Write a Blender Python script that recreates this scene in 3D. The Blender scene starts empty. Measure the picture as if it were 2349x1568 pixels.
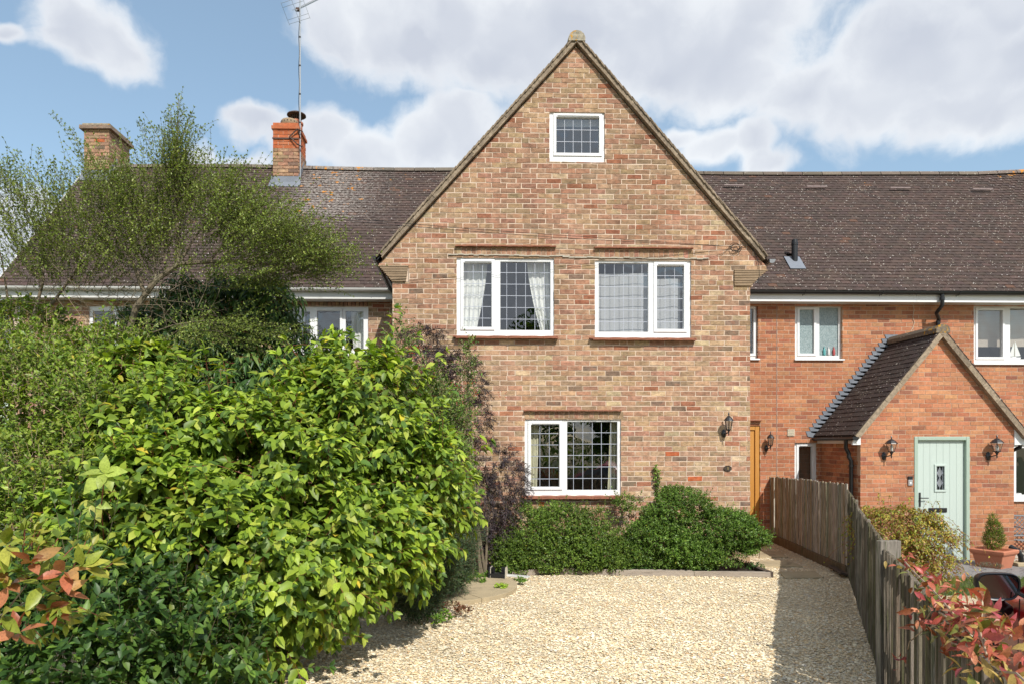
import bpy, math, random
import numpy as np
from mathutils import Vector, Matrix
rnd = random.Random(7)
rg = np.random.default_rng(11)
scene = bpy.context.scene
C = scene.collection
# ------------------------------------------------------------------ camera, sky, sun, exposure
F, CX, CY, YAW, HC = 1565.0, 1110.0, 1014.0, math.radians(1.5), 1.83
cs_, sn_ = math.cos(YAW), math.sin(YAW)
def at(px, py, Y):                       # point at world depth Y on the sight line of the picture point (2348 x 1568 frame)
    t = (px - CX) / F
    X = Y * (sn_ + t * cs_) / (cs_ - t * sn_)
    zc = X * sn_ + Y * cs_
    return Vector((X, Y, HC + (CY - py) / F * zc))
def gr(px, py, Z=0.0):                   # point on the ground plane Z
    zc = F * (HC - Z) / (py - CY)
    xc = (px - CX) / F * zc
    return Vector((xc * cs_ + zc * sn_, -xc * sn_ + zc * cs_, Z))
cd = bpy.data.cameras.new("camera"); cam = bpy.data.objects.new("camera", cd); C.objects.link(cam)
cam.location = (0, 0, HC); cam.rotation_euler = (math.radians(90), 0, -YAW)
cd.sensor_width = 36; cd.lens = F / 2348 * 36
cd.shift_x = (1174 - CX) / 2348; cd.shift_y = (CY - 784) / 2348
cd.clip_end = 2000; cd.clip_start = 0.05
scene.camera = cam
SUN = Vector((0.36, -1.0, 1.03)).normalized()         # towards the sun
sd = bpy.data.lights.new("sun", 'SUN'); sd.energy = 4.0; sd.angle = math.radians(0.53); sd.color = (1.0, 0.95, 0.87)
so = bpy.data.objects.new("sun", sd); C.objects.link(so); so.location = (5, -10, 12)
so.rotation_euler = SUN.to_track_quat('Z', 'Y').to_euler()
scene.view_settings.view_transform = 'Standard'; scene.view_settings.look = 'None'
scene.view_settings.exposure = 0.30; scene.view_settings.gamma = 1; scene.view_settings.use_curve_mapping = False
scene.cycles.use_denoising = True
scene.cycles.max_bounces = 8; scene.cycles.transparent_max_bounces = 12
scene.cycles.sample_clamp_indirect = 6

class NT:
    def __init__(s, tree): s.t = tree; s.n = tree.nodes; s.l = tree.links
    def new(s, typ, **kw):
        n = s.n.new(typ)
        for k, v in kw.items():
            if k == 'ins':
                for a, b in v.items(): s.put(n, a, b)
            else: setattr(n, k, v)
        return n
    def put(s, n, a, b):
        if isinstance(b, bpy.types.NodeSocket): s.l.new(b, n.inputs[a])
        else: n.inputs[a].default_value = b
    def math(s, op, a, b=None, c=None, clamp=False):
        n = s.n.new('ShaderNodeMath'); n.operation = op; n.use_clamp = clamp
        s.put(n, 0, a)
        if b is not None: s.put(n, 1, b)
        if c is not None: s.put(n, 2, c)
        return n.outputs[0]
    def vmath(s, op, a, b=None):
        n = s.n.new('ShaderNodeVectorMath'); n.operation = op; s.put(n, 0, a)
        if b is not None: s.put(n, 1, b)
        return n.outputs['Value'] if op in ('LENGTH', 'DISTANCE', 'DOT_PRODUCT') else n.outputs[0]
    def mr(s, v, a, b, c=0.0, d=1.0, smooth=True):
        n = s.n.new('ShaderNodeMapRange'); n.interpolation_type = 'SMOOTHSTEP' if smooth else 'LINEAR'
        s.put(n, 0, v); s.put(n, 1, a); s.put(n, 2, b); s.put(n, 3, c); s.put(n, 4, d); return n.outputs[0]
    def noise(s, vec, scale, detail=4, rough=0.55, dist=0.0, color=False):
        n = s.n.new('ShaderNodeTexNoise'); s.put(n, 'Vector', vec); s.put(n, 'Scale', scale)
        s.put(n, 'Detail', float(detail)); s.put(n, 'Roughness', rough); s.put(n, 'Distortion', dist)
        return n.outputs['Color' if color else 'Fac']
    def mix(s, f, a, b, mode='MIX'):
        n = s.n.new('ShaderNodeMix'); n.data_type = 'RGBA'; n.blend_type = mode
        s.put(n, 0, f); s.put(n, 6, a if isinstance(a, bpy.types.NodeSocket) else (*a[:3], 1)); s.put(n, 7, b if isinstance(b, bpy.types.NodeSocket) else (*b[:3], 1))
        return n.outputs[2]

world = bpy.data.worlds.new("World"); scene.world = world; world.use_nodes = True
w = NT(world.node_tree); w.n.clear()
SKY = 0.11
sky = w.new('ShaderNodeTexSky'); sky.sky_type = 'NISHITA'; sky.sun_disc = False
sky.sun_elevation = math.asin(SUN.z); sky.sun_rotation = math.atan2(SUN.x, SUN.y); sky.air_density = 1.0; sky.dust_density = 0.6; sky.ozone_density = 2.2
tc = w.new('ShaderNodeTexCoord').outputs['Generated']
dirn = w.vmath('NORMALIZE', tc)
def sdir(px, py):
    v = Vector(((px - CX) / F, 1, (CY - py) / F)); v.rotate(Matrix.Rotation(-YAW, 3, 'Z')); return v.normalized()
warp = w.noise(dirn, 8.0, 4, 0.55, color=True)
warp = w.vmath('SCALE', w.vmath('SUBTRACT', warp, (0.5, 0.5, 0.5))); warp.node.inputs['Scale'].default_value = 0.085
wd = w.vmath('ADD', dirn, warp)
CL = [(170, 70, 78, 1.25), (225, 105, 88, 1.4), (150, 115, 65, 1.5), (0, 82, 38, 1.6), (255, 120, 60, 1.8), (190, 100, 80, 1.5),
      (780, 60, 90, 1.2), (870, 70, 130, 1.3), (950, 110, 110, 1.6), (1060, 60, 170, 1.3), (1200, 60, 190, 1.4), (1130, 140, 130, 1.9), (1300, 40, 200, 1.5), (1480, 60, 190, 1.5), (1560, 130, 130, 1.8),
      (1680, 90, 180, 1.5), (1700, 190, 130, 1.9), (1850, 200, 150, 1.9), (2010, 210, 150, 1.9), (2080, 110, 150, 1.4), (2200, 130, 150, 1.4), (2330, 130, 170, 1.5), (2200, 240, 130, 2.2), (2330, 240, 120, 2.2), (2300, 30, 120, 1.4), (1750, 20, 120, 1.4),
      (1050, 290, 85, 1.2), (980, 330, 100, 1.5), (1100, 340, 100, 1.4), (770, 320, 85, 1.5), (860, 350, 100, 1.8), (700, 340, 80, 1.6), (590, 300, 75, 2.4),
      (470, 375, 45, 1.7), (560, 385, 60, 2.4), (1630, 335, 75, 1.7), (1720, 325, 65, 1.4), (1560, 310, 50, 1.8), (1770, 365, 70, 2.2), (20, 560, 110, 1.2), (60, 640, 120, 1.5)]
dens = None
for px, py, r, k in CL:
    c = sdir(px, py)
    d = w.vmath('MULTIPLY', w.vmath('SUBTRACT', wd, tuple(c)), (1, 1, k))
    v = w.math('MULTIPLY_ADD', w.vmath('LENGTH', d), -F / (r * 1.22), 1.0)
    dens = v if dens is None else w.math('SMOOTH_MAX', dens, v, 0.08)
gen = w.noise(w.vmath('MULTIPLY', dirn, (1, 1, 2.2)), 2.6, 6, 0.55)
gen = w.mr(gen, 0.40, 0.62, -0.2, 0.9, False)
side = w.mr(w.vmath('DOT_PRODUCT', dirn, tuple(sdir(1174, 500))), 0.55, 0.75, 1.0, 0.0)
gen = w.math('ADD', w.math('MULTIPLY', gen, side), w.math('MULTIPLY_ADD', side, 1.0, -1.0))
dens = w.math('MAXIMUM', dens, gen)
fine = w.noise(wd, 17.0, 6, 0.6)
mid_ = w.noise(dirn, 7.0, 5, 0.55)
dn = w.math('ADD', dens, w.math('MULTIPLY_ADD', fine, 0.9, -0.45))
dn = w.math('ADD', dn, w.math('MULTIPLY_ADD', mid_, 0.45, -0.225))
mask = w.mr(dn, -0.06, 0.50, 0.0, 0.93)
up = w.noise(w.vmath('ADD', wd, (0.015, 0, 0.04)), 6.0, 3, 0.5)
dn2 = w.noise(wd, 6.0, 3, 0.5)
relief = w.math('SUBTRACT', dn2, up)
lit = w.math('ADD', w.mr(dn, 0.10, 0.85, 0.85, 0.22), w.math('MULTIPLY', relief, 1.9), clamp=True)
ccol = w.mix(lit, (0.52, 0.55, 0.62), (0.80, 0.82, 0.84))
ccol = w.vmath('SCALE', ccol); ccol.node.inputs['Scale'].default_value = 1.0 / SKY
skyb = w.mix(1.0, sky.outputs[0], (1.46, 1.42, 1.22), 'MULTIPLY')
skyb = w.mix(0.24, skyb, (0.46 / SKY, 0.64 / SKY, 0.84 / SKY))
bgc = w.mix(mask, skyb, ccol)
bg = w.new('ShaderNodeBackground', ins={'Color': bgc, 'Strength': SKY})
w.l.new(bg.outputs[0], w.new('ShaderNodeOutputWorld').inputs[0])

# ------------------------------------------------------------------ materials
def material(name):
    m = bpy.data.materials.new(name); m.use_nodes = True; n = NT(m.node_tree); n.n.clear()
    out = n.new('ShaderNodeOutputMaterial'); p = n.new('ShaderNodeBsdfPrincipled'); n.l.new(p.outputs[0], out.inputs[0])
    n.p = p; n.out = out; n.o = n.new('ShaderNodeTexCoord').outputs['Object']
    return m, n
def bump(n, h, dist, strength=1.0):
    b = n.new('ShaderNodeBump', ins={'Height': h, 'Distance': dist, 'Strength': strength}); n.l.new(b.outputs[0], n.p.inputs['Normal'])
def simple(name, col, rough=0.6, var=0.15, scale=6.0, bmp=0.0, bscale=60.0, metal=0.0, spec=0.5, stretch=(1, 1, 1), dirt=None):
    m, n = material(name)
    v = n.vmath('MULTIPLY', n.o, stretch)
    f = n.noise(v, scale, 5, 0.6)
    c = n.mix(f, tuple(x * (1 - var) for x in col), tuple(min(1, x * (1 + var)) for x in col))
    if dirt:
        c = n.mix(n.mr(n.noise(v, scale * 0.6, 6, 0.7, 0.5), 0.5, 0.75, 0, dirt[1]), c, dirt[0])
    n.put(n.p, 'Base Color', c); n.put(n.p, 'Roughness', rough); n.put(n.p, 'Metallic', metal); n.put(n.p, 'Specular IOR Level', spec)
    if bmp: bump(n, n.noise(v, bscale, 4, 0.6), bmp)
    return m
def attr_mat(name, rough=0.9, var=0.25, scale=14, bmp=0.002, bscale=90, spec=0.3, speck=None, blotch=None, stretch=(1, 1, 1), macro=0.0):
    m, n = material(name)
    a = n.new('ShaderNodeAttribute', attribute_name='col').outputs['Color']
    v = n.vmath('MULTIPLY', n.o, stretch)
    f = n.mr(n.noise(v, scale, 6, 0.65), 0.3, 0.7, 1 - var, 1 + var)
    sc = n.vmath('SCALE', a); n.put(sc.node, 'Scale', f); c = sc
    if macro:
        k_ = n.vmath('SCALE', c); n.put(k_.node, 'Scale', n.mr(n.noise(n.vmath('MULTIPLY', n.o, (1, 1, 0.45)), 1.3, 5, 0.65), 0.3, 0.7, 1 - macro, 1 + macro * 0.5)); c = k_
    if blotch: c = n.mix(n.mr(n.noise(v, blotch[1], 3, 0.5), 0.56, 0.66, 0, blotch[2]), c, blotch[0])
    if speck: c = n.mix(n.mr(n.noise(v, speck[1], 3, 0.6), speck[2], speck[2] + 0.08, 0, speck[3]), c, speck[0])
    n.put(n.p, 'Base Color', c); n.put(n.p, 'Roughness', rough); n.put(n.p, 'Specular IOR Level', spec)
    bump(n, n.noise(v, bscale, 4, 0.65), bmp)
    return m
def leaf_mat(name, rough=0.38, trans=0.35, spec=0.5, var=0.2):
    m, n = material(name)
    a = n.new('ShaderNodeAttribute', attribute_name='col').outputs['Color']
    f = n.mr(n.noise(n.o, 9.0, 4, 0.6), 0.3, 0.7, 1 - var, 1 + var)
    sc = n.vmath('SCALE', a); n.put(sc.node, 'Scale', f)
    n.put(n.p, 'Base Color', sc); n.put(n.p, 'Roughness', rough); n.put(n.p, 'Specular IOR Level', spec)
    t = n.new('ShaderNodeBsdfTranslucent'); n.put(t, 'Color', n.mix(1.0, sc, (1.5, 1.5, 0.45), 'MULTIPLY'))
    ms = n.new('ShaderNodeMixShader'); n.put(ms, 0, trans); n.l.new(n.p.outputs[0], ms.inputs[1]); n.l.new(t.outputs[0], ms.inputs[2])
    n.l.new(ms.outputs[0], n.out.inputs[0])
    return m
M = {}
M['brick_old'] = attr_mat('weathered_brick', 0.95, 0.30, 16, 0.004, 70, 0.2, speck=((0.05, 0.04, 0.035), 38, 0.68, 0.75), blotch=((0.38, 0.17, 0.10), 9, 0.35), stretch=(1, 1, 1.6), macro=0.22)
M['mortar_old'] = simple('pale_mortar', (0.60, 0.475, 0.37), 0.95, 0.22, 3.0, 0.002, 80, dirt=((0.33, 0.26, 0.18), 0.6))
M['brick_new'] = attr_mat('orange_brick', 0.9, 0.16, 18, 0.0015, 110, 0.25, blotch=((0.42, 0.21, 0.12), 5, 0.3), stretch=(1, 1, 1.3), macro=0.2)
M['mortar_new'] = simple('buff_mortar', (0.50, 0.35, 0.25), 0.95, 0.2, 4.0, 0.002, 80)
def tile_material():
    m, n = material('roof_tile_concrete')
    a = n.new('ShaderNodeAttribute', attribute_name='col').outputs['Color']
    c = n.mix(n.mr(n.noise(n.o, 30, 5, 0.6), 0.35, 0.65, 0, 0.35), a, (0.11, 0.085, 0.075))
    sx = n.new('ShaderNodeSeparateXYZ'); n.put(sx, 0, n.o)
    # pale weathering and lichen downhill of the chimney
    reg = n.math('MULTIPLY', n.mr(sx.outputs[0], -4.6, -3.2, 0, 1), n.mr(sx.outputs[0], -2.9, -0.6, 1, 0))
    reg = n.math('MULTIPLY', reg, n.mr(sx.outputs[2], 5.7, 6.6, 0, 1))
    wea = n.mr(n.math('ADD', n.noise(n.o, 22, 6, 0.75), n.math('MULTIPLY', reg, 0.13)), 0.55, 0.70, 0, 0.85)
    c = n.mix(n.math('MULTIPLY', wea, n.math('MULTIPLY_ADD', reg, 0.75, 0.06)), c, (0.34, 0.31, 0.285))
    vo = n.new('ShaderNodeTexVoronoi', ins={'Vector': n.vmath('ADD', n.o, n.vmath('SCALE', n.noise(n.o, 30, 2, color=True))), 'Scale': 26.0, 'Randomness': 1.0})
    n.n[-1] if False else None
    for nd in n.n:
        if nd.type == 'VECT_MATH' and nd.operation == 'SCALE': nd.inputs['Scale'].default_value = 0.03
    pick = n.new('ShaderNodeSeparateColor'); n.put(pick, 0, vo.outputs['Color'])
    cl = n.mr(n.noise(n.o, 2.2, 3, 0.6), 0.38, 0.62, 0.15, 0.50)
    on = n.math('LESS_THAN', pick.outputs[0], cl)
    size = n.math('MULTIPLY_ADD', pick.outputs[1], 0.24, 0.08)
    spot = n.math('MULTIPLY', n.math('LESS_THAN', vo.outputs['Distance'], size), on)
    c = n.mix(n.math('MULTIPLY', spot, 0.75), c, n.mix(pick.outputs[2], (0.62, 0.60, 0.58), (0.45, 0.40, 0.30)))
    ridge = n.mr(sx.outputs[2], 7.4, 7.9, 0, 1)
    far = n.math('MULTIPLY', n.mr(sx.outputs[0], 11.6, 12.6, 0, 1), n.mr(sx.outputs[2], 7.7, 7.95, 0, 1))
    on2 = n.math('ADD', n.math('MULTIPLY', reg, 0.14), n.math('ADD', n.math('MULTIPLY', ridge, 0.03), n.math('MULTIPLY', far, 0.2)))
    orr = n.mr(n.math('ADD', n.noise(n.o, 6.5, 4, 0.6), on2), 0.75, 0.80, 0, 0.95)
    c = n.mix(orr, c, (0.52, 0.22, 0.035))
    blk = n.mr(n.math('ADD', n.noise(n.vmath('ADD', n.o, (5, 3, 1)), 5.5, 4, 0.6), n.math('MULTIPLY', reg, 0.08)), 0.74, 0.79, 0, 0.9)
    c = n.mix(n.math('MULTIPLY', blk, reg), c, (0.02, 0.017, 0.012))
    n.put(n.p, 'Base Color', c); n.put(n.p, 'Roughness', 0.92); n.put(n.p, 'Specular IOR Level', 0.15)
    bump(n, n.noise(n.o, 70, 5, 0.65), 0.003)
    return m
M['tile'] = tile_material()
M['verge'] = attr_mat('verge_tile_edges', 0.95, 0.3, 20, 0.003, 80, 0.1, speck=((0.30, 0.25, 0.14), 24, 0.6, 0.4))
M['ridge_l'] = attr_mat('lichened_ridge', 0.95, 0.3, 20, 0.004, 60, 0.1, blotch=((0.50, 0.26, 0.03), 18, 0.9))
M['upvc'] = simple('white_upvc', (0.76, 0.77, 0.78), 0.28, 0.03, 3, spec=0.5, dirt=((0.62, 0.61, 0.57), 0.35))
M['upvc_old'] = simple('weathered_white_upvc', (0.62, 0.62, 0.60), 0.4, 0.12, 5, dirt=((0.28, 0.27, 0.22), 0.5))
M['black'] = simple('black_plastic', (0.014, 0.015, 0.017), 0.35, 0.2, 5)
M['iron'] = simple('black_iron', (0.018, 0.018, 0.02), 0.38, 0.2, 8, spec=0.6)
M['rust'] = simple('rusty_steel', (0.075, 0.045, 0.035), 0.8, 0.4, 12, dirt=((0.16, 0.07, 0.03), 0.7))
M['galv'] = simple('galvanised_steel', (0.42, 0.44, 0.46), 0.45, 0.12, 9, metal=0.5)
M['pinkvent'] = simple('pale_vent_tile', (0.19, 0.145, 0.135), 0.9, 0.2, 20)
M['lead'] = simple('lead_flashing', (0.18, 0.20, 0.235), 0.6, 0.22, 8, 0.003, 12, metal=0.15, dirt=((0.30, 0.33, 0.36), 0.6))
M['leading'] = simple('lead_strip', (0.40, 0.43, 0.50), 0.5, 0.1, 9)
M['terracotta'] = simple('terracotta', (0.46, 0.17, 0.095), 0.8, 0.15, 5, 0.001, 60, dirt=((0.55, 0.30, 0.2), 0.4))
M['clay'] = simple('clay_tile_edges', (0.28, 0.11, 0.065), 0.9, 0.35, 25, 0.003, 60, dirt=((0.08, 0.06, 0.05), 0.7))
M['stone_tile'] = simple('buff_corbel_tile', (0.31, 0.225, 0.145), 0.95, 0.3, 14, 0.004, 60)
M['mint'] = simple('mint_green_paint', (0.475, 0.555, 0.515), 0.38, 0.03, 4, 0.0006, 40, stretch=(6, 6, 0.6))
M['mint_dark'] = simple('sage_door_frame', (0.34, 0.43, 0.36), 0.4, 0.05, 4)
M['oak'] = simple('honey_stained_timber', (0.50, 0.235, 0.05), 0.45, 0.18, 6, 0.001, 30, stretch=(10, 10, 0.6))
M['fence'] = attr_mat('weathered_fence_wood', 0.9, 0.42, 7, 0.006, 26, 0.15, speck=((0.07, 0.085, 0.03), 6, 0.55, 0.55), stretch=(7, 7, 0.55))
M['sleeper'] = simple('silvered_sleeper', (0.33, 0.28, 0.23), 0.9, 0.35, 5, 0.004, 20, stretch=(1, 8, 8), dirt=((0.13, 0.10, 0.08), 0.6))
M['darkwood'] = simple('dark_wet_wood', (0.07, 0.05, 0.038), 0.85, 0.4, 8, 0.004, 30)
M['sandstone'] = simple('sandstone_slab', (0.40, 0.325, 0.205), 0.9, 0.2, 4, 0.003, 45, dirt=((0.16, 0.135, 0.09), 0.75))
M['soil'] = simple('dark_soil', (0.045, 0.033, 0.024), 0.95, 0.4, 12, 0.02, 30)
M['ground'] = simple('rough_grass_ground', (0.075, 0.095, 0.03), 0.95, 0.4, 2, 0.02, 20, dirt=((0.13, 0.10, 0.06), 0.6))
M['stone'] = attr_mat('gravel_stone', 0.85, 0.14, 60, 0.001, 120, 0.3)
M['bark'] = simple('lichened_bark', (0.15, 0.12, 0.08), 0.95, 0.4, 20, 0.006, 40, stretch=(1, 1, 0.4), dirt=((0.32, 0.30, 0.2), 0.7))
M['twig'] = simple('green_brown_twig', (0.12, 0.10, 0.05), 0.8, 0.3, 12)
M['redtwig'] = simple('red_twig', (0.26, 0.07, 0.04), 0.6, 0.3, 12)
M['paletwig'] = simple('pale_dry_twig', (0.40, 0.29, 0.20), 0.7, 0.25, 12)
M['leaf'] = leaf_mat('leaf_soft', 0.45, 0.26, 0.35)
M['leaf_gloss'] = leaf_mat('leaf_glossy', 0.38, 0.22, 0.28)
M['leaf_dark'] = leaf_mat('leaf_purple', 0.5, 0.12, 0.4)
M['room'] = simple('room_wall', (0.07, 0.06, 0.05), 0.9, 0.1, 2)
M['fabric'] = simple('white_sheer_fabric', (0.74, 0.75, 0.72), 0.9, 0.05, 4)
M['cream_fabric'] = simple('cream_fabric', (0.60, 0.58, 0.42), 0.9, 0.06, 4)
M['blind'] = simple('pale_grey_blind', (0.36, 0.37, 0.38), 0.9, 0.12, 3)
M['brownblind'] = simple('brown_blind', (0.10, 0.075, 0.05), 0.9, 0.1, 3)
M['cane'] = simple('cane_blind', (0.42, 0.37, 0.31), 0.9, 0.15, 3, stretch=(1, 1, 30))
M['slate'] = simple('grey_block_paver', (0.22, 0.21, 0.205), 0.85, 0.25, 9, 0.002, 50)
M['carpaint'], n = material('red_metallic_car_paint')
n.put(n.p, 'Base Color', (0.46, 0.008, 0.012, 1)); n.put(n.p, 'Metallic', 0.0); n.put(n.p, 'Roughness', 0.28); n.put(n.p, 'Coat Weight', 0.25); n.put(n.p, 'Specular IOR Level', 0.3); n.put(n.p, 'Coat Roughness', 0.03)
M['tyre'] = simple('tyre_rubber', (0.015, 0.015, 0.015), 0.8, 0.2, 20)
M['silver'] = simple('silver_plastic', (0.5, 0.5, 0.52), 0.35, 0.05, 4, metal=0.7)
M['brass'] = simple('old_brass', (0.45, 0.33, 0.17), 0.4, 0.2, 20, metal=0.7)
M['bronze'] = simple('dark_bronze', (0.06, 0.045, 0.035), 0.45, 0.2, 20, metal=0.3)
M['brush'] = simple('black_bristle', (0.02, 0.02, 0.022), 0.9, 0.4, 80, 0.01, 200)
M['greymetal'] = simple('grey_painted_metal', (0.20, 0.215, 0.23), 0.45, 0.1, 8)
M['cream'] = simple('cream_plastic', (0.62, 0.56, 0.44), 0.5, 0.05, 4)
M['lawn'] = leaf_mat('grass_blade', 0.5, 0.3, 0.3)
def glass_mat(name, base=0.10, tint=(0.96, 0.97, 0.97), rough=0.0):
    m, n = material(name); n.n.remove(n.p)
    tr = n.new('ShaderNodeBsdfTransparent', ins={'Color': (*tint, 1)}); gl = n.new('ShaderNodeBsdfGlossy', ins={'Color': (0.95, 0.97, 1, 1), 'Roughness': rough})
    fr = n.new('ShaderNodeLayerWeight', ins={'Blend': 0.5})
    wv = n.new('ShaderNodeBump', ins={'Height': n.noise(n.o, 3.0, 1), 'Distance': 0.004, 'Strength': 1.0}); n.l.new(wv.outputs[0], gl.inputs['Normal'])
    f = n.math('ADD', n.math('MULTIPLY', n.math('POWER', fr.outputs['Facing'], 4.5), 0.9), base + 0.06, clamp=True)
    ms = n.new('ShaderNodeMixShader'); n.put(ms, 0, f); n.l.new(tr.outputs[0], ms.inputs[1]); n.l.new(gl.outputs[0], ms.inputs[2]); n.l.new(ms.outputs[0], n.out.inputs[0])
    return m
M['glass'] = glass_mat('window_glass', 0.085)
M['glass_lamp'] = glass_mat('lamp_glass', 0.03, (0.82, 0.84, 0.82))
m_, n = material('obscured_glass'); M['frost'] = m_
n.put(n.p, 'Base Color', n.mix(n.mr(n.noise(n.vmath('MULTIPLY', n.o, (1, 1, 0.45)), 70, 3, 0.6), 0.35, 0.65), (0.19, 0.25, 0.26), (0.31, 0.38, 0.39)))
n.put(n.p, 'Roughness', 0.14); bump(n, n.noise(n.o, 75, 3), 0.004)
m_, n = material('mirror_glass'); M['mirror'] = m_
n.put(n.p, 'Base Color', (0.36, 0.41, 0.47, 1)); n.put(n.p, 'Metallic', 1.0); n.put(n.p, 'Roughness', 0.02)
m_, n = material('car_window_glass'); M['carglass'] = m_
n.put(n.p, 'Base Color', (0.01, 0.012, 0.012, 1)); n.put(n.p, 'Roughness', 0.03); n.put(n.p, 'Specular IOR Level', 0.8)
m_, n = material('gravel_bed'); M['gravelbed'] = m_
vo = n.new('ShaderNodeTexVoronoi', ins={'Vector': n.o, 'Scale': 75.0}); sp = n.new('ShaderNodeSeparateColor'); n.put(sp, 0, vo.outputs['Color'])
c = n.mix(sp.outputs[0], (0.60, 0.47, 0.29), (0.78, 0.68, 0.49)); c = n.mix(n.mr(vo.outputs['Distance'], 0.3, 0.8, 0, 0.5), c, (0.26, 0.20, 0.13))
n.put(n.p, 'Base Color', c); n.put(n.p, 'Roughness', 0.95); bump(n, n.math('MULTIPLY', vo.outputs['Distance'], -1.0), 0.012)

# ------------------------------------------------------------------ building helpers
WL = {}
def link(o, parent=None):
    C.objects.link(o)
    if parent is not None:
        o.parent = parent; o.location = -WL.get(parent.name, Vector((0, 0, 0)))
    return o
def tag(o, label=None, cat=None, group=None, kind=None):
    if label: o['label'] = label
    if cat: o['category'] = cat
    if group: o['group'] = group
    if kind: o['kind'] = kind
    return o
def empty(name, loc, label, cat, group=None):
    o = bpy.data.objects.new(name, None); o.empty_display_size = 0.1; C.objects.link(o); o.location = loc
    WL[o.name] = Vector(loc); return tag(o, label, cat, group)
def sub_empty(name, loc, parent):
    o = bpy.data.objects.new(name, None); o.empty_display_size = 0.05; C.objects.link(o); o.parent = parent
    o.location = Vector(loc) - WL.get(parent.name, Vector((0, 0, 0))); WL[o.name] = Vector(loc); return o
def fast_mesh(name, V, FACES, cols=None, mat=None, smooth=False):
    """V (n,3); FACES (m,k) array of one polygon size"""
    me = bpy.data.meshes.new(name); V = np.asarray(V, np.float32); FACES = np.asarray(FACES, np.int32)
    me.vertices.add(len(V)); me.vertices.foreach_set('co', V.ravel())
    m, k = FACES.shape
    me.loops.add(m * k); me.loops.foreach_set('vertex_index', FACES.ravel())
    me.polygons.add(m); me.polygons.foreach_set('loop_start', np.arange(0, m * k, k, dtype=np.int32)); me.polygons.foreach_set('loop_total', np.full(m, k, np.int32))
    if smooth: me.polygons.foreach_set('use_smooth', np.ones(m, bool))
    me.update(calc_edges=True)
    if cols is not None:
        a = me.color_attributes.new('col', 'FLOAT_COLOR', 'POINT')
        cc = np.ones((len(V), 4), np.float32); cc[:, :3] = cols; a.data.foreach_set('color', cc.ravel())
    if mat: me.materials.append(mat)
    return me
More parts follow.
